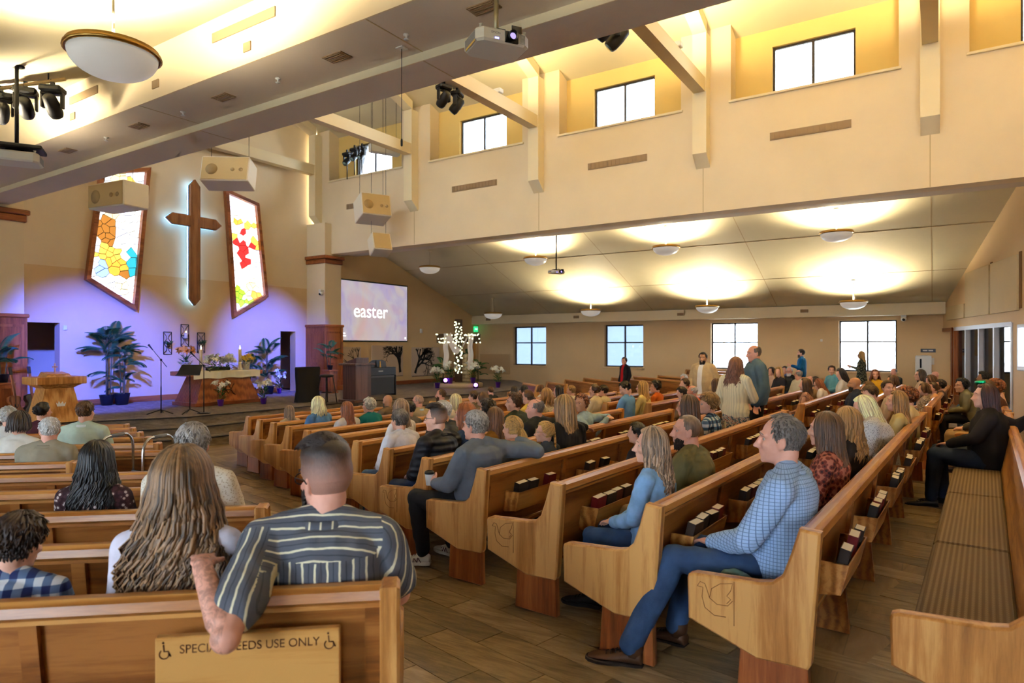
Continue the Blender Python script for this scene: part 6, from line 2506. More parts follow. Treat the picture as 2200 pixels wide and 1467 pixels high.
def person(name, loc, rz, label, P, pkey, bk='m', lv=0, scale=1.0, skin='fair', hair='short', hc='brown', top=None, sleeve='long', bottom=None, bkind='pants', shoe='shoe', shoec=None,
           glasses=False, beard=False, hood=False, hem=None, loose=.018, fold=None, collar=None, group=None, hi_hair=False, hvar=0, seat=0.45, hscale=1.0, headk=1.0, hairdz=0.0, legs=True, ink=False, hairvar=.4):
    e = empty(name, loc, rz, scale)
    if P['kind'] == 'sit':
        e.location.z += seat * (1 - scale)
    tag(e, label, 'person', group)
    v = VOX[lv]
    hk = (round(P['yaw'], 2), round(P['pitch'], 2), round(P['roll'], 2))
    fold = (.007 if lv >= 1 else 0.0) if fold is None else fold
    bkey = ('b', pkey, bk, lv, hk)
    if bkey not in _BODY:
        _BODY[bkey] = build_body(P, bk, lv, v)
    new_obj('body', _BODY[bkey], skin_mat(SK[skin], ink), e)
    tkey = ('t', pkey, bk, lv, sleeve, loose, hem, hood, fold)
    if tkey not in _BODY:
        _BODY[tkey] = build_top(P, bk, lv, v * 1.1, sleeve, loose, hem, fold, hood)
    sh = new_obj('shirt', _BODY[tkey], top, e)
    if collar is not None:
        ck = ('c', pkey, bk)
        if ck not in _BODY:
            _BODY[ck] = build_collar(P, bk)
        new_obj('collar', _BODY[ck], collar, e)
    if legs:
        lk = ('l', pkey, bk, lv, bkind)
        if lk not in _BODY:
            _BODY[lk] = build_bottom(P, bk, lv, v * 1.15, bkind, fold * .8)
        new_obj('skirt' if bkind == 'skirt' else 'trousers', _BODY[lk], bottom, e)
        um, sm, lm = shoe_mesh(shoe)
        sc = shoec or (plain('shoe_leather', srgb(52, 40, 32), .5), plain('shoe_sole', srgb(40, 34, 30), .7), plain('shoe_lace', srgb(40, 32, 26), .8))
        for k in 'LR':
            ft = P['ft' + k]
            mw = Matrix.Translation(P['an' + k] + V(0, 0, -.10)) @ Matrix.Rotation(math.atan2(-ft.x, ft.y), 4, 'Z') @ Matrix.Diagonal((1.12, 1.12, 1.1, 1))
            s_ = new_obj('shoe', um, sc[0], e, mw)
            new_obj('sole', sm, sc[1], s_)
            if lv >= 1:
                new_obj('laces', lm, sc[2], s_)
    Hm = head_m(P) @ Matrix.Scale(headk, 4)
    hm = hair_mesh(hair, hi_hair, hvar)
    if hm is not None:
        hcol = HC[hc] if isinstance(hc, str) else hc
        sk_ = SK[skin]
        new_obj('hair', hm, fade_mat(hcol, sk_) if hair == 'fade' else hair_mat(hcol, hairvar), e, Hm @ Matrix.Translation((0, 0, hairdz)) @ Matrix.Scale(hscale, 4))
    if beard:
        new_obj('beard', beard_mesh(), hair_mat(HC[beard] if isinstance(beard, str) else HC['dark']), e, Hm)
    if glasses:
        new_obj('glasses', glasses_mesh(), M['black'] if glasses is True else glasses, e, Hm)
    if lv >= 1:
        ea, eb, ec = eye_meshes()
        wm = plain('eye_white', srgb(200, 184, 174), .3)
        im = plain('iris_dark', srgb(58, 44, 34), .2)
        for s in (-1, 1):
            q = new_obj('eye', ea, wm, e, Hm @ Matrix.Translation((s * .031, .0665, .008)))
            new_obj('iris', eb, im, q)
            new_obj('eyebrow', ec, hair_mat(HC[hc] if isinstance(hc, str) else hc), e, Hm @ Matrix.Translation((s * .034, .086, .036)) @ Matrix.Rotation(-s * .35, 4, 'Z'))
    return e
# ------------------------------------------------------------------ the congregation
def row_base(sec, k):
    a, d, n = pew_axes(sec)
    if sec in ('C', 'R'):
        return Vector((-0.40 - ROW_SP * k, 4.5)), a, d, n
    if sec == 'B':
        return Vector((0.48, 3.38)), a, d, n
    c = 2.48 + .8 * k
    return (n * c if sec == 'L' else Vector((n.x * c, 22.48 + n.y * c))), a, d, n

def seat_at(sec, k, px, u=0.33):
    b, a, d, n = row_base(sec, k)
    b = b + n * u
    s = hit(px, b, d)
    q = b + d * s
    P = PEWS.get((sec, k))
    return q, a, (P.z if P else floor_z(q.x, q.y))

def fit_scale(q, zf, px, ytop, top0=1.335, lo=.80, hi=1.17, seat=.45):
    D = q.dot(FWD)
    zt = CAM_Z + (HORIZON - ytop) / F_PX * D - zf
    return max(lo, min(hi, (zt - seat) / (top0 - seat)))

POSES = {}
def variant(key, base=pose_sit, **kw):
    if key in POSES:
        return POSES[key]
    P = base(**{k: v for k, v in kw.items() if k in ('lean', 'sw', 'hips')})
    for k, v in kw.items():
        if k in ('lean', 'sw', 'hips'):
            continue
        P[k] = Vector(v) if isinstance(v, (tuple, list)) else v
    POSES[key] = P
    return P
def turned(P, key, yaw=0.0, pitch=0.0, roll=0.0):
    kk = (key, round(yaw, 2), round(pitch, 2), round(roll, 2))
    if kk not in POSES:
        Q = dict(P)
        Q['yaw'], Q['pitch'], Q['roll'] = yaw, pitch, roll
        POSES[kk] = Q
    return POSES[kk]
variant('sit')
variant('sitf', sw=.165, hips=.085)
variant('bow', lean=-.07, sw=.185, chest=(0, .05, .85), neck=(0, .09, 1.01), head=(0, .16, 1.13), wrL=(-.07, .33, .66), wrR=(.07, .33, .66))
variant('reach', sw=.185, elL=(-.24, .16, .80), wrL=(-.10, .34, .88), hdL=(.1, .6, .7))
variant('back', sw=.175, shL=(-.16, .06, .985), shR=(.14, -.12, .985), elR=(.30, -.33, .97), wrR=(.12, -.36, 1.0), hdR=(-1, -.1, 0), elL=(-.26, -.16, .80), wrL=(-.05, -.34, .99), hdL=(1, -.1, 0))
variant('stand', pose_stand)
variant('standf', pose_stand, sw=.17)

PT = {'jeans': ('denim', srgb(52, 72, 104)), 'dkjeans': ('denim', srgb(30, 40, 62)), 'black': ('plain', srgb(30, 30, 34)), 'khaki': ('plain', srgb(158, 130, 96)), 'grey': ('plain', srgb(84, 84, 88)), 'white': ('plain', srgb(222, 216, 204))}
def C(*a, **k):
    return cloth(*a, **k)
def rgb(r, g, b):
    return srgb(r, g, b)

def sitter(where, px, ytop, label, top, bk='m', lv=0, pose=None, yaw=.15, pitch=0.0, bottom='jeans', u=.33, dz=None, turn=0.0, **kw):
    """where: (block, row) or a depth in metres with a block letter, e.g. ('C', 8.2, 'D')"""
    if len(where) == 3:
        q = hray(px) * where[1]
        _, a, d, n = row_base(where[0], 0)
        zf = floor_z(q.x, q.y) if where[0] != 'B' else 0.0
    else:
        q, a, zf = seat_at(where[0], where[1], px, u)
    s = fit_scale(q, zf, px, ytop)
    smax = kw.pop('smax', 1.07)
    up = 0.0
    if s > smax:
        up = min(.09, (s - smax) * .85)
        s = smax
    if kw.get('scale'):
        s = kw.pop('scale')
    pk = pose or ('sitf' if bk in 'f' else 'sit')
    yaw = round(yaw * 10) / 10
    pitch = round(pitch * 10) / 10
    P = turned(POSES[pk], pk, yaw, pitch)
    bt = C(*PT[bottom]) if isinstance(bottom, str) else bottom
    return person('person', (q.x, q.y, zf + up), a + turn, label, P, pk, bk, lv, s, top=top, bottom=bt, **kw)

def stander(px, ytop, D, face, label, top, bk='m', lv=1, pose='stand', yaw=0.0, pitch=0.0, bottom='black', h0=1.737, **kw):
    """face: heading of the body in degrees, 0 = towards the far side wall, positive to the left"""
    q = hray(px) * D
    zf = floor_z(q.x, q.y)
    zt = CAM_Z + (HORIZON - ytop) / F_PX * D - zf
    s = zt / h0
    P = turned(POSES[pose], pose, yaw, pitch)
    bt = C(*PT[bottom]) if isinstance(bottom, str) else bottom
    return person('person', (q.x, q.y, zf), math.radians(face), label, P, pose, bk, lv, s, top=top, bottom=bt, **kw)

white_sh = (plain('sneaker_white', srgb(226, 220, 208), .6), plain('sneaker_sole', srgb(214, 206, 190), .7), plain('sneaker_lace', srgb(230, 226, 216), .8))
brown_sh = (plain('boot_brown', srgb(74, 46, 26), .55, var=.2), plain('boot_sole', srgb(36, 26, 20), .8), plain('boot_lace', srgb(46, 30, 18), .8))
black_sh = (plain('boot_black', srgb(28, 26, 26), .5), plain('boot_black_sole', srgb(18, 17, 17), .8), plain('boot_black_lace', srgb(24, 22, 22), .8))

def crowd():
    # ---- near block
    variant('striped', sw=.215, hips=.12, lean=.035, shL=(-.205, -.06, 1.0), elL=(-.235, -.42, .80), wrL=(-.36, -.24, .965), hdL=(-.25, .9, .1), hnL=(0, 0, 1), elR=(.27, .06, .73))
    st1, st2, st3 = rgb(92, 94, 102), rgb(226, 216, 182), rgb(60, 62, 70)
    e = sitter(('L', 0), 698, 948, 'man in a grey and cream striped short-sleeved shirt with a tattooed arm over the pew', C('stripe', st1, st2, st3), 'b', 2, 'striped', yaw=.7, pitch=-.1, u=.31, smax=1.16, headk=1.10,
               sleeve='short', hair='fade', hc='dark', beard='dark', glasses=True, fold=.008, collar=C('xstripe', st1, st2), loose=.022, hi_hair=True, skin='pink', ink=True)
    sh = [c for c in e.children if c.name.startswith('shirt')][0]
    me = sh.data
    PS = POSES['striped']
    dL = (PS['elL'] - PS['shL']).normalized()
    pl = dL.cross(V(0, 0, 1)).normalized()
    me.materials.clear()
    for m in (C('dstripe', st1, st2, (1, 0, 0)), C('dstripe', st1, st2, (0, .6, .8)), C('dstripe', st1, st2, tuple(dL.cross(V(0, 1, 0)).normalized())), C('dstripe', st1, st2, (.3, .95, 0))):
        me.materials.append(m)
    for p in me.polygons:
        c = p.center
        if (c - PS['shL']).dot(dL) > .02 and c.x < -.17:
            p.material_index = 2
        elif c.x > .215 or (c.x > .2 and c.z < .97):
            p.material_index = 3
        elif c.z > .945 and c.y < .06:
            p.material_index = 1
        else:
            p.material_index = 0
    STRIPED['e'] = e
    e = sitter(('L', 0), 388, 962, 'woman with very long wavy highlighted brown hair in a pale lavender top', C('plain', rgb(214, 208, 220)), 'f', 2, yaw=.1, hair='herowavy', hc=rgb(112, 84, 56), hairvar=.7, u=.34, smax=1.15, headk=1.06, loose=.02, fold=.008, skin='pink')
    sitter(('L', 0), 38, 1148, 'small boy in a blue and white plaid shirt at the photo edge', C('plaid', rgb(206, 206, 206), rgb(92, 110, 140), rgb(34, 42, 84)), 'k', 2, yaw=-.3, pitch=-.2, hair='short', hc='dark', hi_hair=True, headk=1.18)
    sitter(('L', 2), 206, 945, 'dark-haired woman with loose curls in a patterned burgundy blouse', C('floral', rgb(70, 44, 48), rgb(196, 178, 170), rgb(48, 30, 34)), 'f', 2, yaw=.1, hair='wavy', hc='black', hi_hair=True, fold=.006)
    sitter(('L', 2), 412, 905, 'grey-haired man in a cream flecked shirt behind the long-haired woman', C('spots', rgb(226, 216, 196), rgb(196, 178, 150), sc=.6), 'b', 1, yaw=.2, hair='grey', hc='grey', hi_hair=True, skin='pink', smax=1.12, collar=C('spots', rgb(226, 216, 196), rgb(196, 178, 150), sc=.6))
    sitter(('L', 5), 104, 893, 'elderly man with thinning white hair and glasses in a khaki shirt', C('plain', rgb(146, 138, 118)), 'b', 1, yaw=.5, hair='recede', hc='white', glasses=True, skin='pink', fold=.01, loose=.026, collar=C('plain', rgb(146, 138, 118)))
    sitter(('L', 7), 182, 858, 'man in a pale mint sweater in front of the wooden pulpit', C('plain', rgb(190, 206, 186)), 'm', 1, yaw=.0, hair='recede', hc='brown', loose=.024, collar=C('plain', rgb(226, 232, 228)))
    sitter(('L', 6), 40, 882, 'short brown-haired woman in a white top at the left pews', C('plain', rgb(224, 218, 204)), 'f', 1, yaw=.1, hair='bob', hc='dark', loose=.03)
    sitter(('L', 8), 16, 872, 'white-haired person in a white blouse at the photo edge', C('plain', rgb(226, 222, 214)), 'f', 0, hair='puff', hc='white')
    sitter(('L', 9), 92, 862, 'dark-haired woman with a bun in a maroon top near the pulpit', C('plain', rgb(72, 34, 44)), 'f', 0, yaw=-.5, hair='bun', hc='black')
    # ---- middle block, back row
    ck = C('check', rgb(168, 196, 232), rgb(104, 126, 170))
    variant('checkman', sw=.2, lean=.03, knL=(-.24, .47, .57), anL=(-.36, .66, .10), ftL=(-.25, 1, 0), knR=(.05, .46, .56), anR=(.0, .56, .10), ftR=(.1, 1, 0), wrL=(-.06, .33, .63), elL=(-.25, .10, .73), hdL=(.5, .8, -.05))
    e = sitter(('C', 0), 1680, 885, 'man in a light blue checked shirt, jeans and brown boots on the pew end', ck, 'm', 2, 'checkman', yaw=.25, hair='recede', hc='dkgrey', hi_hair=True, shoe='boot', shoec=brown_sh, collar=ck, fold=.006, loose=.024, skin='pink', u=.30, smax=1.15)
    sitter(('C', 0), 1778, 882, 'long-haired brunette woman in a floral top beside the checked shirt', C('floral', rgb(120, 58, 48), rgb(60, 36, 40), rgb(180, 110, 90)), 'f', 2, yaw=-.1, hair='longer', hc='brown', hi_hair=True, u=.30, smax=1.12)
    sitter(('C', 0), 1822, 872, 'second brunette woman in black, half hidden by the first', C('plain', rgb(34, 30, 32)), 'f', 1, yaw=-.2, hair='wavy', hc='dkblond', u=.30)
    SHAWL['e'] = sitter(('C', 6.6, 'D'), 1896, 836, 'blonde woman wrapped in a pale grey knitted shawl looking at a phone', C('knit', rgb(196, 194, 194), rgb(120, 118, 124)), 'f', 1, 'bow', yaw=.3, pitch=-.3, hair='long', hc='ltblond', loose=.045, hi_hair=True)
    sitter(('C', 7.6, 'D'), 1930, 838, 'girl with long straight dark blond hair beside the shawl', C('plain', rgb(200, 178, 120)), 'k', 1, yaw=.2, hair='longer', hc='dkblond')
    sitter(('C', 8.4, 'D'), 1952, 831, 'person with short curly auburn hair in cream behind the blondes', C('plain', rgb(216, 196, 150)), 'k', 0, yaw=.2, hair='curly', hc='auburn')
    sitter(('C', 8.7, 'D'), 1873, 826, 'boy with brown hair tipped forward beside the navy jacket', C('plain', rgb(206, 190, 170)), 'k', 0, yaw=.6, pitch=-.4, hair='short', hc='brown')
    # second row
    dn = C('denim', rgb(128, 166, 206))
    e = sitter(('C', 1), 1402, 915, 'woman in a light denim shirt with wavy dark blond hair, hands clasped', dn, 'f', 2, yaw=.4, hair='wavy', hc='ash', hairvar=.65, hi_hair=True, fold=.008, smax=1.12, loose=.022, collar=dn, shoe='boot', shoec=black_sh, skin='fair')
    sitter(('C', 1), 1480, 886, 'bald bearded man in an olive green sweater', C('plain', rgb(104, 98, 66)), 'b', 2, yaw=.5, hair='buzz', hc=rgb(140, 112, 92), beard='dark', bottom='khaki', fold=.008, skin='pink', smax=1.12)
    sitter(('C', 2), 1370, 912, 'dark-haired person almost hidden behind the denim-shirted woman', C('plain', rgb(40, 38, 44)), 'k', 0, hair='short', hc='black')
    sitter(('C', 2), 1480, 846, 'woman with long straight brown hair in a taupe jacket by the aisle', C('plain', rgb(96, 78, 64)), 'f', 1, yaw=.1, hair='long', hc='brown', u=.30)
    sitter(('C', 2), 1524, 844, 'little boy in a blue and white plaid shirt at the aisle end', C('plaid', rgb(206, 214, 220), rgb(80, 110, 140), rgb(34, 48, 78)), 'k', 1, yaw=.5, hair='short', hc='dkblond', headk=1.15)
    # fourth row
    variant('hoodie', sw=.205, hips=.11, lean=-.01, shR=(.205, -.07, 1.0), elR=(.45, -.27, .955), wrR=(.44, -.10, 1.03), hdR=(.0, .95, .1), hnR=(0, 0, 1), elL=(-.27, .10, .74), wrL=(-.16, .35, .70), hdL=(.35, .8, .2), hnL=(-1, 0, .2),
            knL=(-.24, .49, .57), anL=(-.20, .46, .10), ftL=(-.5, .85, 0))
    e = sitter(('C', 3), 1030, 880, 'grey-haired man in a blue-grey hooded sweatshirt with an arm around his neighbour', C('plain', rgb(104, 112, 124)), 'b', 2, 'hoodie', yaw=.1, hair='grey', hc='grey', hi_hair=True, hood=True,
               fold=.008, loose=.02, bottom='black', shoe='sneaker', shoec=white_sh, skin='pink')
    HOODIE['e'] = e
    sitter(('C', 3), 1104, 890, 'blonde woman with a low ponytail in a grey fleece', C('spots', rgb(140, 136, 122), rgb(116, 112, 100), sc=.5), 'f', 2, yaw=-.1, hair='ponytail', hc='blond', hi_hair=True)
    sitter(('C', 3), 1172, 904, 'girl with a braided crown, glasses and a dark denim jacket', C('denim', rgb(62, 70, 84)), 'k', 2, yaw=.6, hair='braid', hc='blond', glasses=M['brass'], hi_hair=True, headk=1.08)
    # fifth row
    sitter(('C', 4), 940, 868, 'young man with glasses in a black quilted jacket', C('puffer', rgb(26, 28, 34)), 'm', 2, yaw=.45, hair='fade', hc='dark', glasses=True, hi_hair=True, loose=.035, bottom='dkjeans', shoe='sneaker', shoec=white_sh, collar=C('plain', rgb(24, 26, 30)))
    sitter(('C', 4), 1002, 863, 'woman with long red hair in a dark denim jacket', C('denim', rgb(40, 58, 92)), 'f', 1, yaw=.3, hair='longer', hc='red', hi_hair=True)
    sitter(('C', 4), 1064, 873, 'woman with long straight chestnut hair in a mustard top', C('plain', rgb(150, 106, 44)), 'f', 1, yaw=.0, hair='long', hc=rgb(96, 62, 34), hi_hair=True)
    variant('armrest', sw=.2, shR=(.2, -.06, 1.0), elR=(.42, -.22, .97), wrR=(.60, -.34, .93), hdR=(.9, -.3, -.2))
    e = sitter(('C', 4), 1152, 853, 'stocky balding man in a black jacket with sunglasses on his head', C('plain', rgb(30, 32, 36)), 'b', 1, 'armrest', yaw=.55, hair='balding', hc='dkgrey', loose=.03, hi_hair=True, skin='pink', collar=C('plain', rgb(26, 28, 32)))
    new_obj('sunglasses', glasses_mesh(), M['black'], e, head_m(turned(POSES['armrest'], 'armrest', .6)) @ Matrix.Translation((0, -.03, .09)) @ Matrix.Rotation(.5, 4, 'X'))
    sitter(('C', 3), 1212, 846, 'woman with straight blond hair in a black ribbed sweater turning round', C('ribknit', rgb(30, 28, 30)), 'f', 1, 'sitf', yaw=.5, hair='long', hc='dkblond', u=.36, turn=-.5)
    sitter(('C', 4), 1252, 845, 'older woman with short auburn hair in a pale denim jacket leaning on the pew', C('denim', rgb(150, 172, 180)), 'f', 1, 'back', yaw=.9, hair='puff', hc='auburn', turn=.5, skin='tan', u=.36)
    # sixth row and further
    sitter(('C', 5), 860, 877, 'grey-haired man in a crisp white dress shirt on the pew end', C('plain', rgb(232, 230, 236)), 'm', 2, yaw=.05, hair='grey', hc='dkgrey', hi_hair=True, fold=.010, loose=.026, collar=C('plain', rgb(236, 234, 238)))
    sitter(('C', 5), 952, 859, 'grey-haired man with glasses in a charcoal jacket', C('plain', rgb(56, 56, 58)), 'b', 1, yaw=.4, hair='grey', hc='white', glasses=True, loose=.03)
    sitter(('C', 5), 1048, 857, 'person with dark curly hair between the chestnut and red-haired women', C('plain', rgb(60, 58, 62)), 'm', 0, hair='curly', hc='dark')
    sitter(('C', 5), 1106, 843, 'young man with tousled brown hair and a goatee in dark green', C('plain', rgb(54, 60, 50)), 'm', 1, yaw=.8, hair='messy', hc='brown', beard=False)
    sitter(('C', 6), 1134, 835, 'woman with a brown ponytail in a yellow top', C('plain', rgb(226, 196, 96)), 'f', 0, yaw=.3, hair='ponytail', hc='brown')
    sitter(('C', 6), 1174, 833, 'woman with tousled blond curls in a leopard-spotted blouse', C('spots', rgb(226, 218, 196), rgb(40, 34, 30)), 'f', 0, yaw=.1, hair='shoulder', hc='dkblond')
    sitter(('C', 6), 861, 855, 'woman with long brown ombre hair in a white top', C('plain', rgb(228, 222, 216)), 'f', 1, yaw=.1, hair='longer', hc='ash')
    sitter(('C', 7), 880, 861, 'child with dark hair behind the ombre-haired woman', C('plain', rgb(90, 84, 78)), 'k', 0, hair='short', hc='dark')
    sitter(('C', 10), 622, 876, 'girl with long ash-brown hair in a tan cardigan on the pew end', C('plain', rgb(176, 158, 132)), 'k', 1, yaw=.0, hair='long', hc='ash', u=.33, bottom=C('plain', rgb(70, 84, 78)))
    sitter(('C', 9), 684, 851, 'blonde woman with shoulder-length layered hair in a denim jacket', C('denim', rgb(74, 112, 158)), 'f', 1, yaw=.0, hair='shoulder', hc='ltblond', loose=.03)
    sitter(('C', 8), 745, 861, 'girl with very long auburn hair and a white hooded top', C('plain', rgb(214, 210, 208)), 'k', 1, yaw=.2, hair='longer', hc='auburn')
    sitter(('C', 8), 794, 853, 'woman with short curly grey hair in a teal jacket', C('plain', rgb(14, 92, 96)), 'f', 1, yaw=.3, hair='puff', hc=rgb(190, 182, 164), loose=.03)
    sitter(('C', 9), 834, 846, 'bald man in a brown jacket near the dark lectern', C('plain', rgb(104, 88, 72)), 'm', 1, yaw=.1, hair='bald', skin='tan', beard='dkgrey', loose=.03)
    sitter(('C', 8), 899, 846, 'bald man with glasses in a beige vest over a pale blue shirt', C('plain', rgb(168, 152, 124)), 'm', 1, yaw=.5, hair='buzz', hc=rgb(196, 156, 132), glasses=True, skin='pink', collar=C('plain', rgb(164, 198, 224)))
    sitter(('C', 9), 948, 834, 'bearded man with a receding hairline in a black top', C('plain', rgb(28, 28, 32)), 'm', 0, yaw=.7, hair='recede', hc='brown', beard='brown', skin='pink')
    sitter(('C', 7), 979, 845, 'woman with long pale blond hair in a white blouse', C('plain', rgb(226, 214, 190)), 'f', 1, yaw=.1, hair='long', hc='ltblond')
    sitter(('C', 8), 1018, 838, 'boy with light brown hair, first of two by the black-jacketed man', C('plain', rgb(110, 96, 80)), 'k', 0, yaw=.2, hair='short', hc='brown')
    sitter(('C', 7), 1037, 841, 'boy with straight brown hair, second of two by the black-jacketed man', C('plain', rgb(120, 100, 84)), 'k', 0, yaw=.5, hair='bob', hc='brown')
    sitter(('R', 10), 1055, 829, 'balding man in a black hooded jacket near the lit cross', C('plain', rgb(28, 28, 30)), 'b', 0, yaw=-.2, hair='recede', hc='brown', hood=True, loose=.03, skin='pink')
    # ---- beyond the centre aisle
    sitter(('R', 9), 1105, 829, 'dark-haired woman seated beyond the aisle, first of a pair', C('plain', rgb(60, 50, 48)), 'f', 0, hair='shoulder', hc='dark')
    sitter(('R', 9), 1126, 827, 'black-haired woman seated beyond the aisle, second of a pair', C('plain', rgb(44, 40, 42)), 'f', 0, hair='bob', hc='black')
    sitter(('R', 9), 1165, 826, 'small pale-faced child peeking over the window-side pews', C('plain', rgb(200, 190, 176)), 'k', 0, yaw=-2.4, hair='bob', hc='brown')
    sitter(('R', 7), 1200, 827, 'woman with long dark hair in profile beyond the leopard blouse', C('plain', rgb(196, 180, 160)), 'f', 0, yaw=.5, hair='long', hc='dark')
    sitter(('R', 7), 1228, 827, 'man with cropped brown hair in a cream shirt', C('plain', rgb(226, 216, 190)), 'm', 0, yaw=.3, hair='short', hc='dkblond')
    sitter(('R', 6), 1278, 824, 'woman with clipped-up brown hair in a cream top', C('plain', rgb(226, 208, 170)), 'f', 1, yaw=.2, hair='bun', hc='brown')
    sitter(('R', 6), 1297, 826, 'boy with dark hair in a cream patterned shirt beside the clipped hair', C('spots', rgb(220, 206, 176), rgb(196, 178, 146), sc=.5), 'k', 0, yaw=.3, hair='short', hc='dark')
    sitter(('R', 5), 1345, 818, 'young man in a sky blue t-shirt with a black shoulder strap', C('plain', rgb(98, 146, 206)), 'm', 1, yaw=.5, pitch=-.5, hair='short', hc='black', sleeve='short', skin='fair')
    sitter(('R', 5), 1381, 817, 'girl with long golden hair in a pale yellow top', C('plain', rgb(232, 210, 140)), 'f', 1, yaw=.1, hair='longer', hc='blond')
    sitter(('R', 5), 1410, 817, 'boy in an orange t-shirt looking to the side', C('plain', rgb(196, 96, 34)), 'k', 1, yaw=.4, hair='messy', hc='dark')
    sitter(('F', 6), 1470, 803, 'white-haired person near the window-side pews', C('plain', rgb(180, 60, 50)), 'f', 0, hair='puff', hc='white')
    sitter(('R', 6), 1488, 804, 'child in red beside the white-haired person', C('plain', rgb(170, 50, 44)), 'k', 0, hair='short', hc='dark')
    sitter(('R', 5), 1472, 812, 'man with short brown hair in a navy jacket', C('plain', rgb(30, 36, 52)), 'm', 0, yaw=.5, hair='short', hc='brown')
    sitter(('R', 4), 1489, 826, 'bald man in a bright orange shirt', C('plain', rgb(226, 108, 40)), 'm', 1, yaw=.2, hair='balding', hc='white', skin='pink', u=.30)
    sitter(('R', 4), 1466, 830, 'person with dark hair leaning on a hand near the orange shirt', C('plain', rgb(150, 124, 100)), 'k', 0, yaw=.3, pitch=-.3, hair='short', hc='dark')
    sitter(('R', 4), 1540, 812, 'woman holding a lavender folder behind the cream cardigan', C('plain', rgb(206, 176, 140)), 'f', 0, yaw=-.4, hair='long', hc='brown')
    # ---- window-side block
    sitter(('F', 2), 1658, 788, 'dark-haired woman at the window-side pew end', C('plain', rgb(190, 160, 140)), 'f', 0, hair='bob', hc='dark')
    sitter(('F', 3), 1674, 788, 'blonde woman in a black vest over white sleeves', C('plain', rgb(36, 34, 40)), 'f', 0, yaw=.3, hair='shoulder', hc='blond')
    sitter(('F', 1), 1687, 786, 'person in a blue checked shirt next to the white-bearded man', C('check', rgb(90, 110, 160), rgb(40, 50, 90)), 'm', 0, hair='short', hc='dark')
    sitter(('F', 2), 1697, 787, 'white-bearded man with glasses in a black jacket', C('plain', rgb(26, 28, 32)), 'b', 1, yaw=.5, hair='recede', hc='white', beard='white', glasses=True, skin='pink')
    sitter(('F', 3), 1716, 793, 'bald man seen from behind in a pale shirt next to the white beard', C('plain', rgb(206, 196, 170)), 'b', 0, yaw=-1.2, hair='balding', hc='grey', skin='pink')
    sitter(('F', 1), 1788, 785, 'boy in a teal t-shirt facing the camera by the bright window', C('plain', rgb(100, 160, 176)), 'k', 1, yaw=.8, hair='messy', hc='brown')
    sitter(('R', 2), 1808, 790, 'dark-haired woman in white whose hair hangs forward', C('plain', rgb(228, 220, 210)), 'f', 0, yaw=.6, pitch=-.3, hair='long', hc='dark')
    sitter(('R', 2), 1731, 811, 'young woman with long brown hair in a sleeveless floral dress', C('floral', rgb(196, 150, 128), rgb(80, 60, 70), rgb(150, 100, 90)), 'f', 0, yaw=.3, hair='long', hc='brown', sleeve='none')
    sitter(('R', 3), 1741, 811, 'bald head between the floral dress and the dark brown hair', C('plain', rgb(120, 110, 100)), 'm', 0, hair='bald', skin='pink')
    sitter(('R', 15.2, 'D'), 1752, 808, 'woman with dark brown hair beside the reader in white', C('plain', rgb(190, 150, 100)), 'f', 0, yaw=.2, hair='long', hc='dark')
    sitter(('R', 2), 1774, 808, 'woman with glasses and long auburn hair in a white sweater, reading', C('plain', rgb(226, 212, 194)), 'f', 1, 'bow', yaw=.3, pitch=-.4, hair='longer', hc='auburn', glasses=True)
    sitter(('R', 1), 1838, 808, 'bald bearded man in a navy jacket beyond the aisle', C('plain', rgb(40, 46, 64)), 'b', 1, yaw=.3, hair='bald', beard='dark', skin='tan', loose=.03, collar=C('plain', rgb(206, 170, 168)))
    sitter(('R', 11.0, 'D'), 1866, 818, 'person with brown hair just behind the navy jacket', C('plain', rgb(160, 140, 120)), 'k', 0, hair='short', hc='brown')
    sitter(('F', 15.6, 'D'), 1881, 793, 'woman in a mustard yellow top turned towards the camera', C('plain', rgb(214, 162, 44)), 'f', 1, yaw=.5, hair='shoulder', hc='auburn', skin='fair', turn=.4)
    sitter(('R', 10.2, 'D'), 1911, 816, 'young man with short brown hair turned towards the camera', C('plain', rgb(200, 180, 160)), 'm', 1, yaw=2.2, hair='short', hc='brown')
    sitter(('R', 12.4, 'D'), 1918, 805, 'person with dark brown hair in a dusty pink top', C('plain', rgb(176, 140, 124)), 'f', 0, yaw=.3, hair='bob', hc='brown')
    sitter(('F', 17.5, 'D'), 1921, 789, 'bald man in black below the bright window', C('plain', rgb(34, 40, 42)), 'm', 0, yaw=.2, hair='balding', hc='grey', skin='pink')
    sitter(('R', 14.4, 'D'), 1978, 793, 'dark-haired woman in profile in front of the white wall cabinet', C('plain', rgb(196, 168, 150)), 'f', 1, yaw=.4, hair='shoulder', hc='dark')
    sitter(('R', 12.8, 'D'), 2002, 805, 'woman with brown hair looking down near the wooden door', C('plain', rgb(150, 130, 110)), 'f', 0, yaw=.3, pitch=-.3, hair='bob', hc='brown')
    sitter(('R', 16.0, 'D'), 2010, 796, 'bald man at the last pew by the wooden door', C('plain', rgb(150, 120, 90)), 'm', 0, hair='bald', skin='pink')
    sitter(('R', 11.0, 'D'), 1986, 822, 'woman with brown hair in profile drinking from a cup', C('floral', rgb(150, 130, 120), rgb(60, 54, 60), rgb(200, 180, 170)), 'f', 0, yaw=.3, hair='bob', hc='brown')
    sitter(('R', 11.6, 'D'), 2006, 820, 'bare-shouldered girl in peach beside the cup drinker', C('plain', rgb(226, 168, 120)), 'k', 0, yaw=.4, hair='bun', hc='brown', sleeve='none')
    sitter(('R', 12.6, 'D'), 2021, 818, 'woman with curly dark hair at the pew end by the door', C('plain', rgb(90, 70, 60)), 'f', 0, hair='curly', hc='dark')
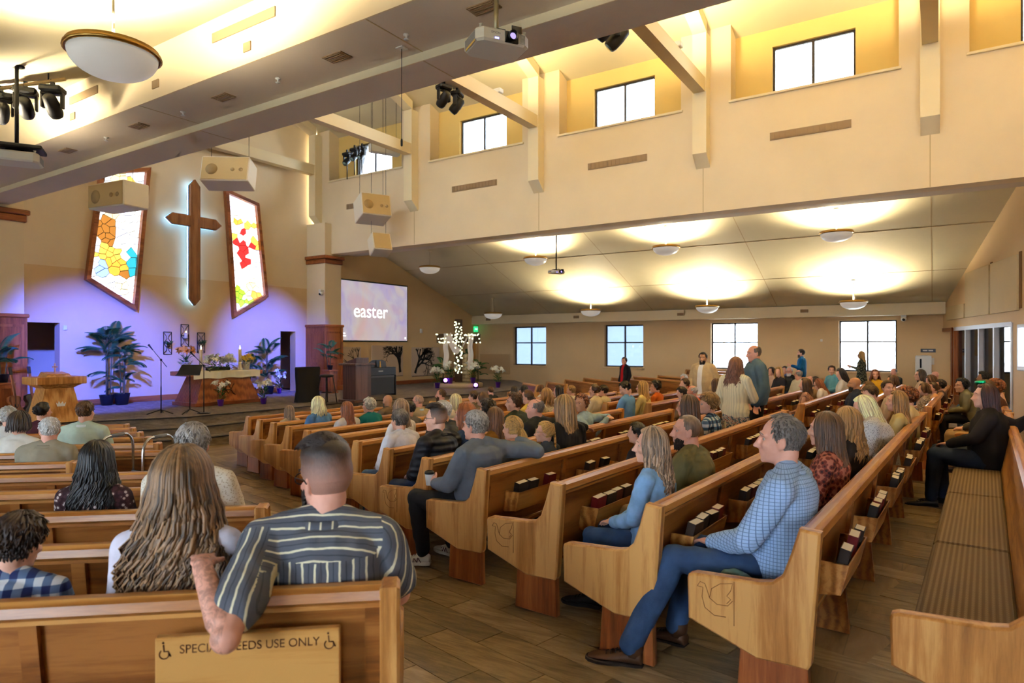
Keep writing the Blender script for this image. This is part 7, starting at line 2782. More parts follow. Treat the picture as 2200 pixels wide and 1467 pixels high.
    # ---- back bench
    variant('benchw', sw=.2, hips=.11, lean=.0, elR=(.30, -.22, .86), wrR=(.26, -.34, .98), hdR=(-.9, -.1, .1), hnR=(0, -.3, 1), wrL=(-.05, .34, .68), elL=(-.26, .12, .78), knL=(-.16, .46, .57), anL=(-.15, .50, .10), knR=(.08, .45, .57), anR=(.06, .40, .10))
    e = sitter(('B', 7.2, 'D'), 2126, 822, 'woman with long burgundy hair in a black sweater on the back bench', C('plain', rgb(26, 24, 28)), 'b', 1, 'benchw', yaw=.2, hair='long', hc='burg', hi_hair=True, bottom='dkjeans', shoec=black_sh, headk=.96)
    e = sitter(('B', 9.2, 'D'), 2120, 815, 'person with reflective green goggles on the head on the back bench', C('plain', rgb(70, 66, 60)), 'm', 0, yaw=.3, hair='short', hc='brown', bottom='khaki')
    new_obj('goggles', MB().tube([(-.09, .02, .11), (-.05, .085, .10), (0, .10, .095), (.05, .085, .10), (.09, .02, .11)], .026, 8).mesh('goggles'), plain('goggle_green', srgb(20, 190, 160), .08, metal=.9), e, head_m(turned(POSES['sit'], 'sit', .3)))
    sitter(('B', 9.8, 'D'), 2140, 814, 'person with short auburn hair behind the burgundy-haired woman', C('plain', rgb(90, 60, 50)), 'f', 0, hair='curly', hc='auburn')
    sitter(('B', 11.4, 'D'), 2088, 806, 'young man with black curly hair leaning forward on the back bench', C('plain', rgb(120, 112, 84)), 'm', 1, 'bow', yaw=.6, hair='curly', hc='black', skin='tan', bottom='black')
    sitter(('B', 13.4, 'D'), 2113, 798, 'person with black curly hair beyond the young man', C('plain', rgb(60, 56, 60)), 'm', 0, hair='curly', hc='black', skin='brown')
    # ---- standing
    variant('standsuit', pose_stand, sw=.2, elL=(-.30, -.04, 1.15), wrL=(-.22, .08, .93), hdL=(.2, .3, -.9), elR=(.30, -.04, 1.15), wrR=(.22, .08, .93), hdR=(-.2, .3, -.9))
    e = stander(1511, 758, 15.2, 170, 'smiling bearded man in a tan suit jacket and white shirt, standing', C('open', rgb(190, 164, 122), rgb(232, 226, 216), (.055, 0, 0)), 'b', 1, 'standsuit', yaw=.15, hair='short', hc='dark', beard='dark', bottom='khaki', hem=-.2, loose=.03, skin='tan')
    SUIT['e'] = e
    variant('standteal', pose_stand, sw=.205, elR=(.27, -.02, 1.12), wrR=(.24, .16, .93), hdR=(-.2, .6, -.7), elL=(-.27, -.03, 1.12))
    tl = C('plain', rgb(78, 100, 116))
    stander(1622, 742, 10.6, 120, 'tall balding man in a slate blue button shirt standing in the centre aisle', tl, 'b', 2, 'standteal', yaw=.1, pitch=-.1, hair='balding', hc='dkgrey', collar=tl, bottom='black', loose=.03, fold=.008, skin='pink')
    variant('standcard', pose_stand, sw=.175, elL=(-.27, .0, 1.14), wrL=(-.25, .12, .92), hdL=(0, .3, -.9), elR=(.2, .16, 1.14), wrR=(.02, .30, 1.10))
    e = stander(1580, 769, 9.5, -20, 'woman in a cream knitted cardigan and patterned skirt standing with a handbag', C('ribknit', rgb(232, 218, 176)), 'f', 2, 'standcard', yaw=.1, hair='wavy', hc=rgb(112, 74, 54), hi_hair=True, bkind='skirt',
                bottom=C('floral', rgb(206, 190, 170), rgb(150, 70, 60), rgb(90, 100, 110)), hem=-.24, loose=.035)
    CARD['e'] = e
    stander(1342, 768, 21.0, 150, 'teenager in a red shirt and black jacket standing by the window', C('open', rgb(30, 30, 34), rgb(168, 26, 34), (.065, 0, 0)), 'k', 1, 'stand', yaw=.2, hair='short', hc='dark', bottom='black', glasses=True)
    variant('standcup', pose_stand, sw=.185, elL=(-.2, .06, 1.16), wrL=(-.08, .28, 1.22), hdL=(.2, .9, .3), hnL=(1, 0, 0))
    stander(1722, 751, 20.5, 95, 'bearded man in a royal blue sweater standing with a cup', C('plain', rgb(16, 84, 140)), 'm', 1, 'standcup', yaw=.0, hair='short', hc='dark', beard='dark', collar=C('plain', rgb(228, 228, 226)))
    stander(1851, 755, 20.5, 80, 'blonde woman in a dark floral dress standing against the bright window with a cup', C('floral', rgb(56, 62, 54), rgb(196, 188, 150), rgb(40, 44, 44)), 'f', 1, 'standcup', yaw=.0, hair='long', hc='blond', bkind='skirt',
            bottom=C('floral', rgb(56, 62, 54), rgb(196, 188, 150), rgb(40, 44, 44)), hem=-.2)
STRIPED, HOODIE, SUIT, CARD, SHAWL = {}, {}, {}, {}, {}
crowd()

# ------------------------------------------------------------------ hymnals in the pew racks
def book_meshes():
    w, t, h = .135, .052, .225
    cv = MB()
    cv.box(0, w, 0, .003, 0, h); cv.box(0, w, t - .003, t, 0, h); cv.box(0, .003, 0, t, 0, h)
    pg = MB().box(.003, w - .005, .003, t - .003, .004, h - .001)
    return cv.mesh('cover'), pg.mesh('pages')
BK = book_meshes()
BC = [('dark red', plain('cover_red', srgb(104, 22, 24), .55)), ('black', plain('cover_black', srgb(30, 27, 26), .5)), ('maroon', plain('cover_maroon', srgb(78, 26, 26), .55)), ('dark brown', plain('cover_brown', srgb(52, 36, 26), .55))]
OWN = {'C': "the middle block's", 'R': "the far block's", 'L': "the near block's"}
gilt = plain('gilt_print', srgb(170, 138, 70), .4, metal=.4)
def build_books():
    rnd = random.Random(21)
    for sec, rows in (('C', range(0, 7)), ('R', range(0, 5)), ('L', range(0, 5))):
        for row in rows:
            P = PEWS[(sec, row)]
            for ri, (xc, rw) in enumerate(P.racks):
                for k in range(4):
                    if rnd.random() > (.86 if sec != 'R' else .62):
                        continue
                    x = xc - rw / 2 + .015 + k * (rw - .03) / 4 + rnd.uniform(0, .012)
                    wp = P.o + P.d * (x + .06) - P.n * .02
                    D = wp.dot(FWD)
                    if D < 1: continue
                    q = pix((wp.x, wp.y, P.z + .75))
                    if not (-20 < q[0] < 2220 and 740 < q[1] < 1500): continue
                    name, m = BC[rnd.choice((0, 0, 1, 1, 2, 3))]
                    e = empty('hymnal', (0, 0, 0))
                    lw = P.o + P.d * x - P.n * (.024 - rnd.uniform(0, .012))
                    e.location = (lw.x, lw.y, P.z + .538)
                    e.rotation_euler = (Matrix.Rotation(P.a + rnd.uniform(-.06, .06), 3, 'Z') @ Euler((.20 + rnd.uniform(-.04, .04), rnd.uniform(-.05, .05), 0)).to_matrix()).to_euler()
                    tag(e, '%s hymnal, %s in the %s book rack of %s %s pew' % (name, ORD[k], ORD[ri], OWN[sec], ORD[row]), 'book', 'hymnals in the pew racks')
                    new_obj('cover', BK[0], m, e)
                    new_obj('pages', BK[1], M['paper'], e)
                    if sec in 'CL' and row < 4:
                        MB().box(.04, .095, -.0008, 0, .10, .112).box(.045, .09, -.0008, 0, .075, .085).obj('cover_print', gilt, e)
build_books()

# board on the nearest pew
def needs_board():
    P = PEWS[('L', 0)]
    x0, x1 = hit(341, P.o, P.d), hit(733, P.o, P.d)
    e = P.e
    y = -.005
    b = MB().bevbox(x0, x1, y - .03, y + .005, .42, .80, .004)
    b.obj('notice_board', M['oak_nb'], e)
    ink = plain('engraved_letters', srgb(84, 46, 18), .8)
    xm = (x0 + x1) / 2
    text_obj('SPECIAL NEEDS USE ONLY', .044, ink, e, frame_m((xm + .005, y - .0305, .755), (1, 0, 0), (0, 0, 1)) @ Matrix.Scale(.93, 4, (1, 0, 0)), 'engraved_lettering', .0006)
    for xx in (x0 + .035, x1 - .035):
        m = MB()
        m.tube([(xx - .004 + .016 * math.cos(t), y - .031, .742 + .016 * math.sin(t)) for t in np.linspace(2.2, 6.6, 12)], .0022, 5)
        m.tube([(xx - .006, y - .031, .775), (xx - .004, y - .031, .752), (xx + .010, y - .031, .752), (xx + .018, y - .031, .734)], .0026, 5)
        m.ball((xx - .007, y - .031, .783), .004, 8, 6)
        m.obj('wheelchair_symbol', ink, e)
M['oak_nb'] = wood('oak_notice_board', srgb(150, 96, 40), srgb(184, 124, 56), srgb(204, 150, 80), 'x', scale=.7)
needs_board()

# ------------------------------------------------------------------ ceiling-hung equipment
def projector(c, rz, label, ztop, big=True, lens=True):
    e = empty('projector', c, rz)
    tag(e, label, 'projector', 'ceiling projectors')
    w, d, h = (.27, .21, .13) if big else (.25, .18, .10)
    pts = [(-w, -d + .06), (-w + .06, -d), (w - .06, -d), (w, -d + .06), (w, d - .06), (w - .06, d), (-w + .06, d), (-w, d - .06)]
    MB().prism(pts, 'z', 0, h, 0, .02).obj('casing', M['proj'], e)
    if lens:
        MB().bevbox(.0, .14, -d - .008, -d + .02, .012, h - .012, .006).obj('lens_recess', M['black'], e)
        L = MB().lathe([(0, 0), (.036, 0), (.05, .0), (.05, .05), (.044, .055), (.038, .02), (0, .015)], seg=20)
        L.obj('lens', M['blackm'], e, mw=Matrix.Translation((.07, -d - .005, h / 2)) @ Matrix.Rotation(math.pi / 2, 4, 'X'))
        vl = (.45, .35, 1.0)
        MB().ball((.07, -d - .035, h / 2), (.03, .012, .03), 12, 8).obj('lens_glass', plain('lens_glow', (.02, .02, .05), .1, emit=vl, es=.8), e)
        MB().box(.06, .16, -d - .03, -d - .022, h - .03, h + .035).obj('lens_shutter', M['black'], e)
        MB().box(-.10, -.06, -d - .003, -d, .025, .04).obj('status_light', plain('blue_status', (.2, .2, 1), .4, emit=(.2, .2, 1), es=3), e)
        text_obj('EPSON', .03, plain('grey_print', srgb(110, 110, 110), .5), e, frame_m((-.09, -d - .001, h * .62), (1, 0, 0), (0, 0, 1)), 'lettering', .0004)
    g = MB()
    for k in range(8):
        z = .02 + k * (h - .04) / 8
        g.box(w, w + .003, -d + .08, d - .08, z, z + .006)
        g.box(-w - .003, -w, -d + .08, d - .08, z, z + .006)
        if lens: g.box(.16, w - .06, -d - .003, -d, z, z + .006)
    g.obj('vent_grille', plain('proj_vent', srgb(150, 148, 140), .6), e)
    MB().box(-w - .004, -w, -d + .08, d - .1, .0, .022).obj('warning_label', plain('yellow_label', srgb(226, 196, 90), .5), e)
    for sx, sy in ((-1, -1), (1, -1), (1, 1), (-1, 1)):
        MB().lathe([(.018, h), (.012, h + .02), (.02, h + .03), (0, h + .03)], (sx * (w - .05), sy * (d - .05), 0), 10).obj('foot', M['proj'], e)
    MB().box(-.1, .1, -.1, .1, h, h + .04).obj('mount_plate', M['black'], e)
    MB().tube([(0, 0, h + .02), (0, 0, ztop - c[2])], .024, 12).obj('pole', M['pole'] if big else M['black'], e)
    MB().lathe([(.09, ztop - c[2] - .012), (.09, ztop - c[2])], seg=16).obj('ceiling_plate', M['pole'] if big else M['black'], e)
    MB().tube([(.05, .05, h), (.12, .0, h + .05), (.06, -.08, h + .06), (-.02, .0, h + .1)], .006, 6).obj('cable', M['black'], e)
    return e
M['proj'] = plain('projector_white', srgb(224, 220, 206), .45)
M['pole'] = plain('galvanised_pole', srgb(176, 166, 132), .4, metal=.7)
DP = 6.3
c = at_depth(1066, 112, DP)
projector((c.x, c.y, c.z), HEAD + math.radians(24), 'white projector with a glowing lens hanging from the beam, top of the photo', Z_BEAM2)
c = at_depth(36, 352, 8.6)
e = projector((c.x, c.y, c.z), math.radians(60), 'white projector on a black pole at the photo edge below the bowl lamp', zceil_n(c.y), True, False)
for ch in e.children:
    if ch.name.startswith(('pole', 'ceiling_plate')):
        ch.data.materials.clear(); ch.data.materials.append(M['black'])
MB().bevbox(-.3, .3, -.2, .2, .18, .23, .01).obj('mount_tray', M['black'], e)
c = at_depth(1195, 588, 21.5)
c2 = Vector((c.x, c.y))
projector((c.x, c.y, c.z), math.radians(60), 'small projector hanging on a thin black pole between the far pendants', zceil(c.y), False)

def stage_light(c, aim, label, ztop=None, group='stage spotlights', size=1.0):
    """moving-head spotlight hung from above at c (clamp point), head turned towards aim"""
    e = empty('stage_spotlight', c)
    e.scale = (size,) * 3
    tag(e, label, 'spotlight', group)
    c = Vector(c)
    d = (Vector(aim) - c).normalized()
    yaw = math.atan2(d.y, d.x)
    R = Matrix.Rotation(yaw, 4, 'Z')
    MB().box(-.02, .02, -.03, .03, -.08, .04).obj('clamp', M['blackm'], e, mw=R)
    MB().bevbox(-.13, .13, -.17, .17, -.19, -.08, .03).obj('base', M['black'], e, mw=R)
    b = MB()
    for s in (-1, 1):
        b.bevbox(-.05, .05, s * .15 - .02, s * .15 + .02, -.44, -.18, .01)
    b.bevbox(-.06, .06, -.17, .17, -.22, -.18, .01)
    b.obj('yoke', M['black'], e, mw=R)
    pitch = math.asin(max(-1, min(1, d.z)))
    Hm = R @ Matrix.Translation((0, 0, -.40)) @ Matrix.Rotation(-pitch, 4, 'Y') @ Matrix.Rotation(math.pi / 2, 4, 'Y')
    MB().lathe([(.06, -.2), (.1, -.16), (.115, .0), (.115, .14), (.095, .2), (.08, .205)], seg=16).obj('head', M['black'], e, mw=Hm)
    MB().lathe([(0, .2), (.078, .2), (.078, .207), (0, .215)], seg=16).obj('lens', plain('spot_lens', srgb(120, 150, 150), .1), e, mw=Hm)
    MB().tube([(0, .08, -.08), (.05, .16, -.02), (.02, .22, -.12), (.0, .1, -.16)], .008, 5).obj('cable', M['black'], e, mw=R)
    return e
def pipe(a, b, label):
    a, b = Vector(a), Vector(b)
    e = empty('lighting_pipe', a)
    tag(e, label, 'pipe')
    MB().tube([(0, 0, 0), b - a], .026, 10).obj('bar', plain('pipe_tan', srgb(214, 178, 116), .4), e)
    b_ = MB()
    for t in (.2, .8):
        p = (b - a) * t
        b_.tube([p, p + V(0, 0, .22)], .01, 6)
    b_.obj('hanger', M['blackm'], e)
WL = on_x(225, 800, X_ALTAR)
WR = on_x(578, 775, X_ALTAR)
pc = [at_depth(x, y, 9.3) for x, y in ((3, 190), (55, 180), (113, 176))]
pipe(at_depth(-40, 196, 9.3), at_depth(140, 170, 9.3), 'tan lighting pipe under the near ceiling carrying black spotlights')
labs = ['black spotlight on the tan pipe, cut by the photo edge', 'black spotlight in the middle of the tan pipe', 'black spotlight at the end of the tan pipe by the bowl lamp']
aims = [(-19, 6, 1), WL, (-15, 9, 0)]
for p, a, l in zip(pc, aims, labs):
    stage_light(p, a, l, size=.85)
q = Vector((POST_X[2], 12.1, 7.96))
for i, (dx, dy) in enumerate(((-.05, -.25), (-.05, .25))):
    stage_light(q + V(dx, dy, 0), [WR, (-16, 10, .5)][i], ['black spotlight under the tie beam over the middle pews, facing the stage', 'its twin black spotlight under the same tie beam, turned down'][i])
q = Vector((POST_X[3], 10.9, 7.96))
for i, dy in enumerate((-.9, -.2, .25)):
    stage_light(q + V(-.1, dy, 0), [(-16, 12, 1), (-14, 10, 0), (-12, 8, 0)][i], ['black spotlight half hidden by the beam, left of a pair', 'boxy black spotlight under the rear tie beam, upper of a pair', 'boxy black spotlight under the rear tie beam, lower of a pair'][i], size=1.15)
for i, px in enumerate((748, 764, 780)):
    p = on_y(px, 335, FB0 - .05)
    e = stage_light((p.x, p.y - .05, 8.75 - .1 * (i == 0)), (-17, 9, 2), ['small stage light on the niche ledge, closest to the stage wall', 'small stage light in the middle of the niche ledge', 'small stage light against the first high window'][i], group='stage lights on the niche ledge', size=.9)
    MB().tube([(0, 0, 0), (0, 0, -1.05 / .9 * .95)], .02, 6).obj('pole', M['blackm'], e)
# blue stage wash from two of the spotlights
BLUE = (0.05, 0.10, 1.0)
lamp('blue_wash', 'SPOT', pc[1] + V(-.1, .1, -.62), 13000, BLUE, .12, WL, spot_size=math.radians(31), spot_blend=.8)
q = Vector((POST_X[2] - .3, 11.85, 7.5))
lamp('blue_wash', 'SPOT', q, 13000, BLUE, .12, WR, spot_size=math.radians(25), spot_blend=.8)

def speaker(px, py, D, w, h, d, rz, tilt, label, face=True):
    c = at_depth(px, py, D)
    e = empty('hanging_speaker', c)
    e.rotation_euler = (tilt, 0, rz)
    tag(e, label, 'speaker', 'hanging speakers')
    sm = plain('speaker_cream', srgb(228, 216, 190), .6)
    MB().bevbox(-w / 2, w / 2, -d / 2, d / 2, -h / 2, h / 2, .02).obj('cabinet', sm, e)
    g = plain('speaker_grille', srgb(196, 166, 112), .7)
    MB().box(-w / 2 + .03, w / 2 - .03, -d / 2 - .012, -d / 2, -h / 2 + .03, h / 2 - .03).obj('grille', g, e)
    if face:
        dk = plain('speaker_cone', srgb(166, 138, 92), .7)
        for x, z, r in ((-.27 * w, -.04 * h, .15), (.17 * w, -.05 * h, .05), (.34 * w, -.05 * h, .05)):
            MB().lathe([(0, 0), (r, 0), (r, .006), (0, .006)], seg=18).obj('driver', dk, e, mw=Matrix.Translation((x, -d / 2 - .012, z)) @ Matrix.Rotation(math.pi / 2, 4, 'X'))
    for s in (-1, 1):
        inv = e.rotation_euler.to_matrix().inverted()
        zr = ZR - .371 * abs(c.y - Y_AXIS)
        up = inv @ V(0, 0, zr - c.z - h * .3)
        a = V(s * w * .4, 0, h / 2)
        MB().tube([a, a + up], .006, 5).obj('cable', M['blackm'], e)
speaker(255, 424, 14.6, 1.22, .55, .6, math.radians(8), .0, 'pale hanging speaker in front of the nativity window')
speaker(492, 374, 16.9, 1.2, .68, .6, math.radians(36), -.25, 'pale hanging speaker above the red stained glass window')
speaker(800, 450, 20.6, .95, .72, .8, math.radians(64), -.25, 'tilted cream speaker hanging before the clerestory wall, upper of two')
speaker(816, 526, 20.6, .6, .6, .5, math.radians(64), -.4, 'tilted cream speaker hanging before the clerestory wall, lower of two', False)
# hanging microphone and white panel
p = at_depth(863, 103, (Z_BEAM2 - CAM_Z) * F_PX / (HORIZON - 103))
e = empty('hanging_microphone', p)
tag(e, 'black microphone hanging on a thin cord from the beam', 'microphone')
L_ = (302 - 103) / F_PX * Vector((p.x, p.y)).dot(FWD)
MB().box(-.05, .05, -.05, .05, -.012, 0).obj('ceiling_plate', M['white'], e)
MB().tube([(0, 0, 0), (0, 0, -L_)], .004, 5).obj('cord', M['black'], e)
MB().lathe([(0, -L_ - .07), (.012, -L_ - .06), (.013, -L_), (.008, -L_ + .02), (0, -L_ + .02)], seg=10).obj('capsule', M['black'], e)
c = at_depth(826, 322, 21.0)
e = empty('hanging_panel', c)
tag(e, 'long white panel hanging in front of the first high window', 'speaker')
e.rotation_euler = (0, 0, math.radians(65))
MB().bevbox(-.5, .5, -.12, .12, -.14, .14, .02).obj('box', M['white'], e)
for s in (-1, 1):
    MB().tube([(s * .4, 0, .14), (s * .4, 0, ZR - .371 * abs(c.y - Y_AXIS) - c.z)], .005, 5).obj('cable', M['blackm'], e)

# ------------------------------------------------------------------ walls: signs, cabinets, cameras
def wall_box(name, p, sx, sy, sz, mat, label, cat, extra=None):
    e = empty(name, p)
    tag(e, label, cat)
    MB().bevbox(-sx / 2, sx / 2, -sy / 2, sy / 2, -sz / 2, sz / 2, min(sx, sy, sz) * .15).obj('housing', mat, e)
    if extra:
        extra(e)
    return e
gr = (.05, .9, .35)
wall_box('exit_sign', Vector((X_SCREEN + .04, on_x(1021, 707, X_SCREEN).y, on_x(1021, 707, X_SCREEN).z)), .05, .3, .26, plain('exit_green', gr, .5, emit=gr, es=.5), 'small green exit sign by the far corner', 'exit sign',
         lambda e: text_obj('EXIT', .11, plain('exit_white', (1, 1, 1), .5, emit=(1, 1, 1), es=.9), e, frame_m((.027, 0, 0), (0, 1, 0), (0, 0, 1)), 'lettering', .001))
def cam_dome(e):
    MB().ball((0, 0, -.09), .085, 14, 10).obj('dome', M['white'], e)
    MB().ball((.0, -.05, -.11), .05, 12, 8).obj('lens', M['black'], e)
p = on_x(690, 625, X_SCREEN + .42)
wall_box('security_camera', p, .12, .16, .1, M['white'], 'white security camera on the stage column', 'camera', cam_dome)
p = on_y(1941, 679, FAS_Y)
wall_box('security_camera', Vector((p.x, FAS_Y + .2, Z_EAVE - .43)), .16, .16, .08, M['white'], 'white dome camera under the eave near the back corner', 'camera', cam_dome)
p = on_y(1984, 787, Y_FAR)
def aed(e):
    MB().box(-.10, -.05, -.09, -.08, -.05, .25).obj('window_slot', M['black'], e)
wall_box('wall_cabinet', Vector((p.x, Y_FAR - .08, p.z)), .46, .16, .72, M['white'], 'white wall cabinet with a dark slot by the wooden door', 'cabinet', aed)
p = on_y(1994, 753, Y_FAR)
sg = plain('sign_slate', srgb(70, 78, 92), .5)
wall_box('wall_sign', Vector((p.x, Y_FAR - .015, p.z)), .42, .03, .12, sg, 'slate grey room sign above the white cabinet', 'sign',
         lambda e: [MB().box(-.15 + i * .16, -.02 + i * .16, -.018, -.015, -.02, .02).obj('sign_print', M['white'], e) for i in range(2)])
p = on_y(1986, 766, Y_FAR)
wall_box('notice_plate', Vector((p.x, Y_FAR - .01, p.z)), .2, .02, .08, plain('plate_blue', srgb(120, 130, 160), .5), 'small blue plate just above the white cabinet', 'sign')
p = on_y(2003, 776, Y_FAR)
wall_box('thermostat', Vector((min(p.x, .12), Y_FAR - .02, p.z)), .1, .04, .22, M['white'], 'white wall phone beside the cabinet', 'wall device')
p = on_y(1765, 731, Y_FAR)
wall_box('thermostat', Vector((p.x, Y_FAR - .02, p.z)), .07, .03, .09, M['white'], 'small thermostat left of the bright right window', 'wall device')
p = on_x(904, 711, X_SCREEN)
wall_box('thermostat', Vector((X_SCREEN + .02, p.y, p.z)), .03, .14, .18, M['white'], 'small white plate on the wall right of the screen', 'wall device')
p = on_x(139, 704, X_ALTAR)
wall_box('thermostat', Vector((X_ALTAR + .02, p.y, p.z)), .03, .09, .12, M['white'], 'small white plate beside the left doorway', 'wall device')
# service door near the far corner
dy0, dy1 = on_x(1006, 760, X_SCREEN).y, 25.3
e = struct(empty('door_1', (X_SCREEN, dy0, Z_STAGE)))
MB().box(.0, .05, 0, .1, 0, 2.15).obj('door_frame', M['cherry'], e)
MB().box(.0, .05, 0, dy1 - dy0, 2.05, 2.15).obj('door_frame', M['cherry'], e)
MB().box(.0, .03, .1, dy1 - dy0, 0, 2.05).obj('door_leaf', M['oak_v'], e)
# plain bulletin panel on the side wall
p0, p1 = on_y(1032, 760, Y_FAR), on_y(1096, 804, Y_FAR)
e = empty('wall_panel', (p0.x, Y_FAR, p1.z))
tag(e, 'plain tan cloth panel on the far wall by the first window', 'wall panel')
MB().bevbox(0, p1.x - p0.x, -.04, 0, 0, p0.z - p1.z, .008).obj('panel', paint('panel_cloth', srgb(200, 164, 118)), e)

# ------------------------------------------------------------------ small belongings
def local_pt(e, v):
    return Vector(e.location) + Matrix.Rotation(e.rotation_euler[2], 3, 'Z') @ (Vector(v) * e.scale[0])
def coffee_cup(loc, label):
    e = empty('coffee_cup', loc)
    tag(e, label, 'cup')
    MB().lathe([(.028, 0), (.04, .1), (.041, .104), (0, .104)], seg=18).obj('paper_cup', M['white'], e)
    MB().lathe([(.043, .1), (.043, .112), (.037, .125), (.03, .125), (.028, .118), (0, .118)], seg=18).obj('lid', M['black'], e)
PH = POSES['hoodie']
coffee_cup(local_pt(HOODIE['e'], PH['wrL'] + V(.03, .10, -.03)), 'white paper cup with a black lid held by the hooded man')
def walker():
    q = hray(296) * 6.5
    z = floor_z(q.x, q.y)
    e = empty('walking_frame', (q.x, q.y, z), math.radians(41 - 18))
    tag(e, 'folding aluminium walking frame with grey grips standing by a pew', 'walker')
    for s, yy in ((-1, 0), (1, 0)):
        x = s * .24
        H = 1.12
        pts = [(x, -.24, 0), (x, -.22, H - .14)] + [(x, -.22 + .12 * (1 - math.cos(t)), H - .14 + .14 * math.sin(t)) for t in (.4, .8, 1.2, 1.57)] + [(x, .10, H)] + [(x, .10 + .12 * math.sin(t), H - .14 * (1 - math.cos(t))) for t in (.4, .8, 1.2, 1.57)] + [(x, .24, 0)]
        MB().tube(pts, .0135, 10).obj('side_frame', M['chrome'], e)
        MB().tube([(x, -.07, H + .0), (x, .09, H + .0)], .019, 10).obj('grip', plain('grip_grey', srgb(120, 122, 124), .7), e)
        MB().tube([(x, -.22, .62), (x, .22, .62)], .011, 8).obj('side_bar', M['chrome'], e)
        for y in (-.24, .24):
            MB().lathe([(.018, 0), (.017, .05), (0, .05)], (x, y, 0), 10).obj('rubber_tip', M['black'], e)
    for h in (.5, .72):
        MB().tube([(-.24, .21, h), (.24, .21, h)], .012, 8).obj('cross_bar', M['chrome'], e)
walker()
def handbag(loc, rz, s, mat, label, tall=.2):
    e = empty('handbag', loc, rz, s)
    tag(e, label, 'handbag')
    mb = MB()
    ring_loft(mb, [(V(0, 0, 0), .15, .07), (V(0, 0, .03), .18, .09), (V(0, 0, .11), .175, .085), (V(0, 0, tall * .85), .14, .05), (V(0, 0, tall), .10, .02)], 24)
    me = remesh_ts(mb, .011, .006)
    new_obj('bag_body', me, mat, e)
    for y in (-.03, .03):
        MB().tube([(.09 * math.cos(t), y, tall - .02 + .16 * math.sin(t)) for t in np.linspace(0, math.pi, 12)], .009, 7).obj('handle', mat, e)
    b = MB()
    for x in (-.09, .09):
        b.ball((x, -.05, tall - .03), .011, 8, 6)
    b.tube([(-.1, 0, tall), (.1, 0, tall)], .005, 5)
    b.obj('metal_fitting', M['chrome'], e)
def remesh_ts(mb, vx, fold):
    return remesh(mb, vx, 3, fold, 12)
PC = POSES['standcard']
hb = local_pt(CARD['e'], PC['wrL'] + V(0, .03, -.12))
handbag(hb + V(0, 0, -.40), HEAD + .3, 1.25, plain('brown_leather', srgb(96, 50, 22), .3, coat=.4), 'glossy brown leather handbag hanging from the cardigan woman', .22)
q, a, zf = seat_at('C', 0, 1866, .40)
handbag((q.x, q.y, zf + .45), a, 1.1, plain('black_leather', srgb(26, 25, 27), .4), 'black and cream handbag on the pew beside the shawl', .24)
q, a, zf = seat_at('R', 5, 1325, .52)
handbag((q.x, q.y, zf + .45), a + .6, .95, plain('grey_nylon', srgb(62, 70, 74), .7), 'dark sling bag on the lap of the sky blue t-shirt', .2)
# crumpled jacket
mb = MB()
rj = random.Random(6)
for i in range(11):
    mb.ball((rj.uniform(-.06, .06), -.02 + i * .036, .05 + .03 * math.sin(i * 1.3)), (rj.uniform(.05, .09), rj.uniform(.05, .08), rj.uniform(.045, .075)), 12, 8, rot=Euler((rj.uniform(-.5, .5), rj.uniform(-.5, .5), rj.uniform(0, 3))).to_matrix())
jm = remesh_ts(mb, .009, .016)
P0 = PEWS[('C', 0)]
jq = P0.o + P0.d * .17 + P0.n * .26
e = empty('jacket', (jq.x, jq.y, P0.z + .46), P0.a)
tag(e, 'crumpled sage green quilted jacket on the pew beside the checked shirt', 'jacket')
new_obj('jacket_cloth', jm, C('puffer', srgb(92, 116, 104)), e)
# phone in the shawl-wrapped woman's hands
ph = empty('phone', local_pt(SHAWL['e'], POSES['bow']['wrL'] + V(.03, .12, .035)), 1.2)
ph.rotation_euler = (.9, 0, 1.4)
tag(ph, 'blue-cased phone held by the woman in the shawl', 'phone')
MB().bevbox(-.038, .038, -.075, .075, -.005, .003, .003).obj('case', plain('phone_blue', srgb(34, 52, 120), .4), ph)
MB().box(-.034, .034, -.07, .07, .003, .0045).obj('screen', plain('phone_screen', (.02, .02, .03), .1), ph)
# sneaker logo strokes on the hooded man's shoe
for ch in HOODIE['e'].children:
    if ch.name.startswith('shoe'):
        b = MB()
        for k in range(3):
            for s in (-1, 1):
                b.tube([(s * (.043 - k * .0005), .005 + k * .03, .03), (s * (.040 - k * .001), .03 + k * .03, .066 - k * .006)], .0028, 5)
                if k < 2:
                    b.tube([(s * (.040 - k * .001), .03 + k * .03, .066 - k * .006), (s * .044, .035 + k * .03, .03)], .0028, 5)
        b.obj('shoe_logo', plain('logo_maroon', srgb(80, 24, 34), .6), ch)

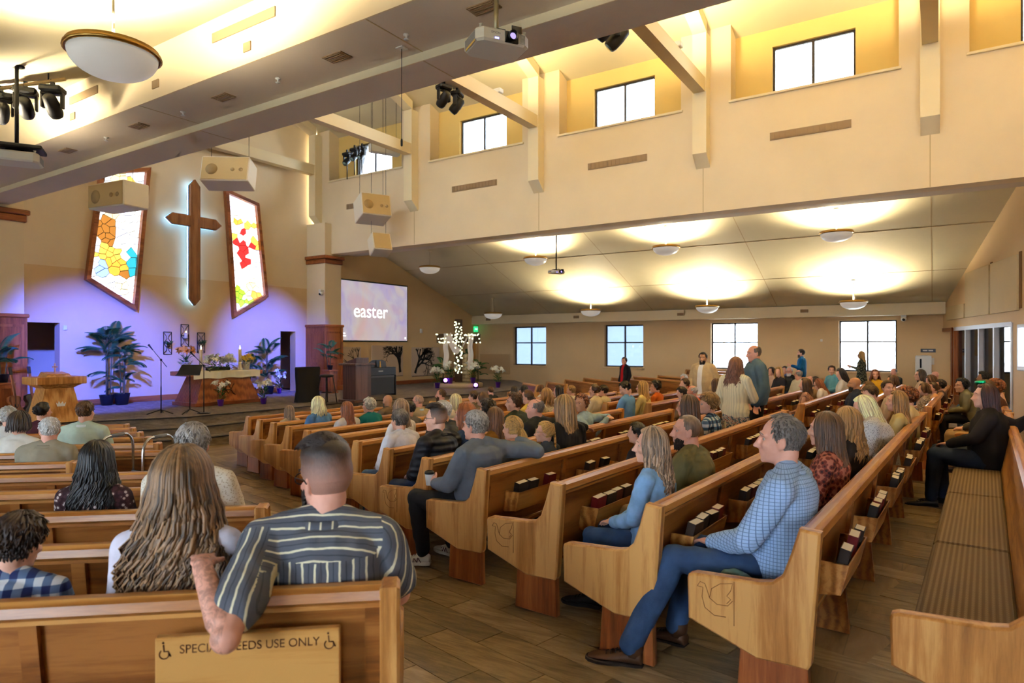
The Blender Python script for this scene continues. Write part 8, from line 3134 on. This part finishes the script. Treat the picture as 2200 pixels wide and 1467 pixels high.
# ------------------------------------------------------------------ floor pieces in the open aisles
def floor_pieces():
    e1, e2 = Vector((.968, -.249)), Vector((.249, .968))
    lw, ww = .92, .23
    mats = []
    for i, (a, b, c_) in enumerate(((srgb(104, 84, 56), srgb(140, 116, 80), srgb(166, 140, 102)), (srgb(84, 68, 46), srgb(116, 96, 66), srgb(140, 118, 84)), (srgb(124, 102, 70), srgb(158, 132, 94), srgb(182, 158, 120)))):
        N = NT('vinyl_plank_%d' % i, .42, .35)
        mp = N.coord('Object', rot=(0, 0, math.radians(14.4)), scale=(1.0, 7, 1), rand=True)
        nz = N.noise(mp, 3.0, 6, .7, .6)
        N.base(N.ramp(nz, 'Fac', [(.32, a), (.5, b), (.68, c_)]))
        N.bump(nz, 'Fac', .06, .002)
        mats.append(N.m)
    rnd = random.Random(5)
    cand = []
    for j in range(-60, 60):
        for i in range(-20, 14):
            c = e1 * (i * lw + (j % 3) * lw / 3) + e2 * (j * ww)
            D = c.dot(FWD)
            if not (2.2 < D < 13): continue
            z = floor_z(c.x, c.y)
            q = pix((c.x, c.y, z))
            if not (-60 < q[0] < 2260 and q[1] < 1560): continue
            # the open aisle between the blocks, or the back aisle
            k = (-.4 - c.x) / ROW_SP
            yend = 3.5 + max(0, k) * .29
            cl = -.656 * c.x + .755 * c.y
            sl = .755 * c.x + .656 * c.y
            kk = (cl - 2.48) / .8
            in_a = c.y < yend + .35 and sl > -.08 - .42 * kk - .15 and c.x < 1.2
            in_b = -.5 < c.x < .25 and 3.2 < c.y < 11 and q[0] > 1750
            if in_a or in_b:
                cand.append((D, c))
    cand.sort(key=lambda t: t[0])
    for D, c in cand[:298]:
        g = .0025
        pts = []
        for s, t in ((-1, -1), (1, -1), (1, 1), (-1, 1)):
            p = c + e1 * (s * (lw / 2 - g)) + e2 * (t * (ww / 2 - g))
            pts.append(p)
        b = MB()
        top = [(p.x, p.y, floor_z(p.x, p.y) + .005) for p in pts]
        bot = [(p.x, p.y, floor_z(p.x, p.y) - .004) for p in pts]
        b.add(bot + top, [(4, 5, 6, 7), (0, 1, 5, 4), (1, 2, 6, 5), (2, 3, 7, 6), (3, 0, 4, 7)])
        b.obj('floor_plank', rnd.choice(mats), FLOOR)
floor_pieces()
bpy.data.scenes.remove(_TS)
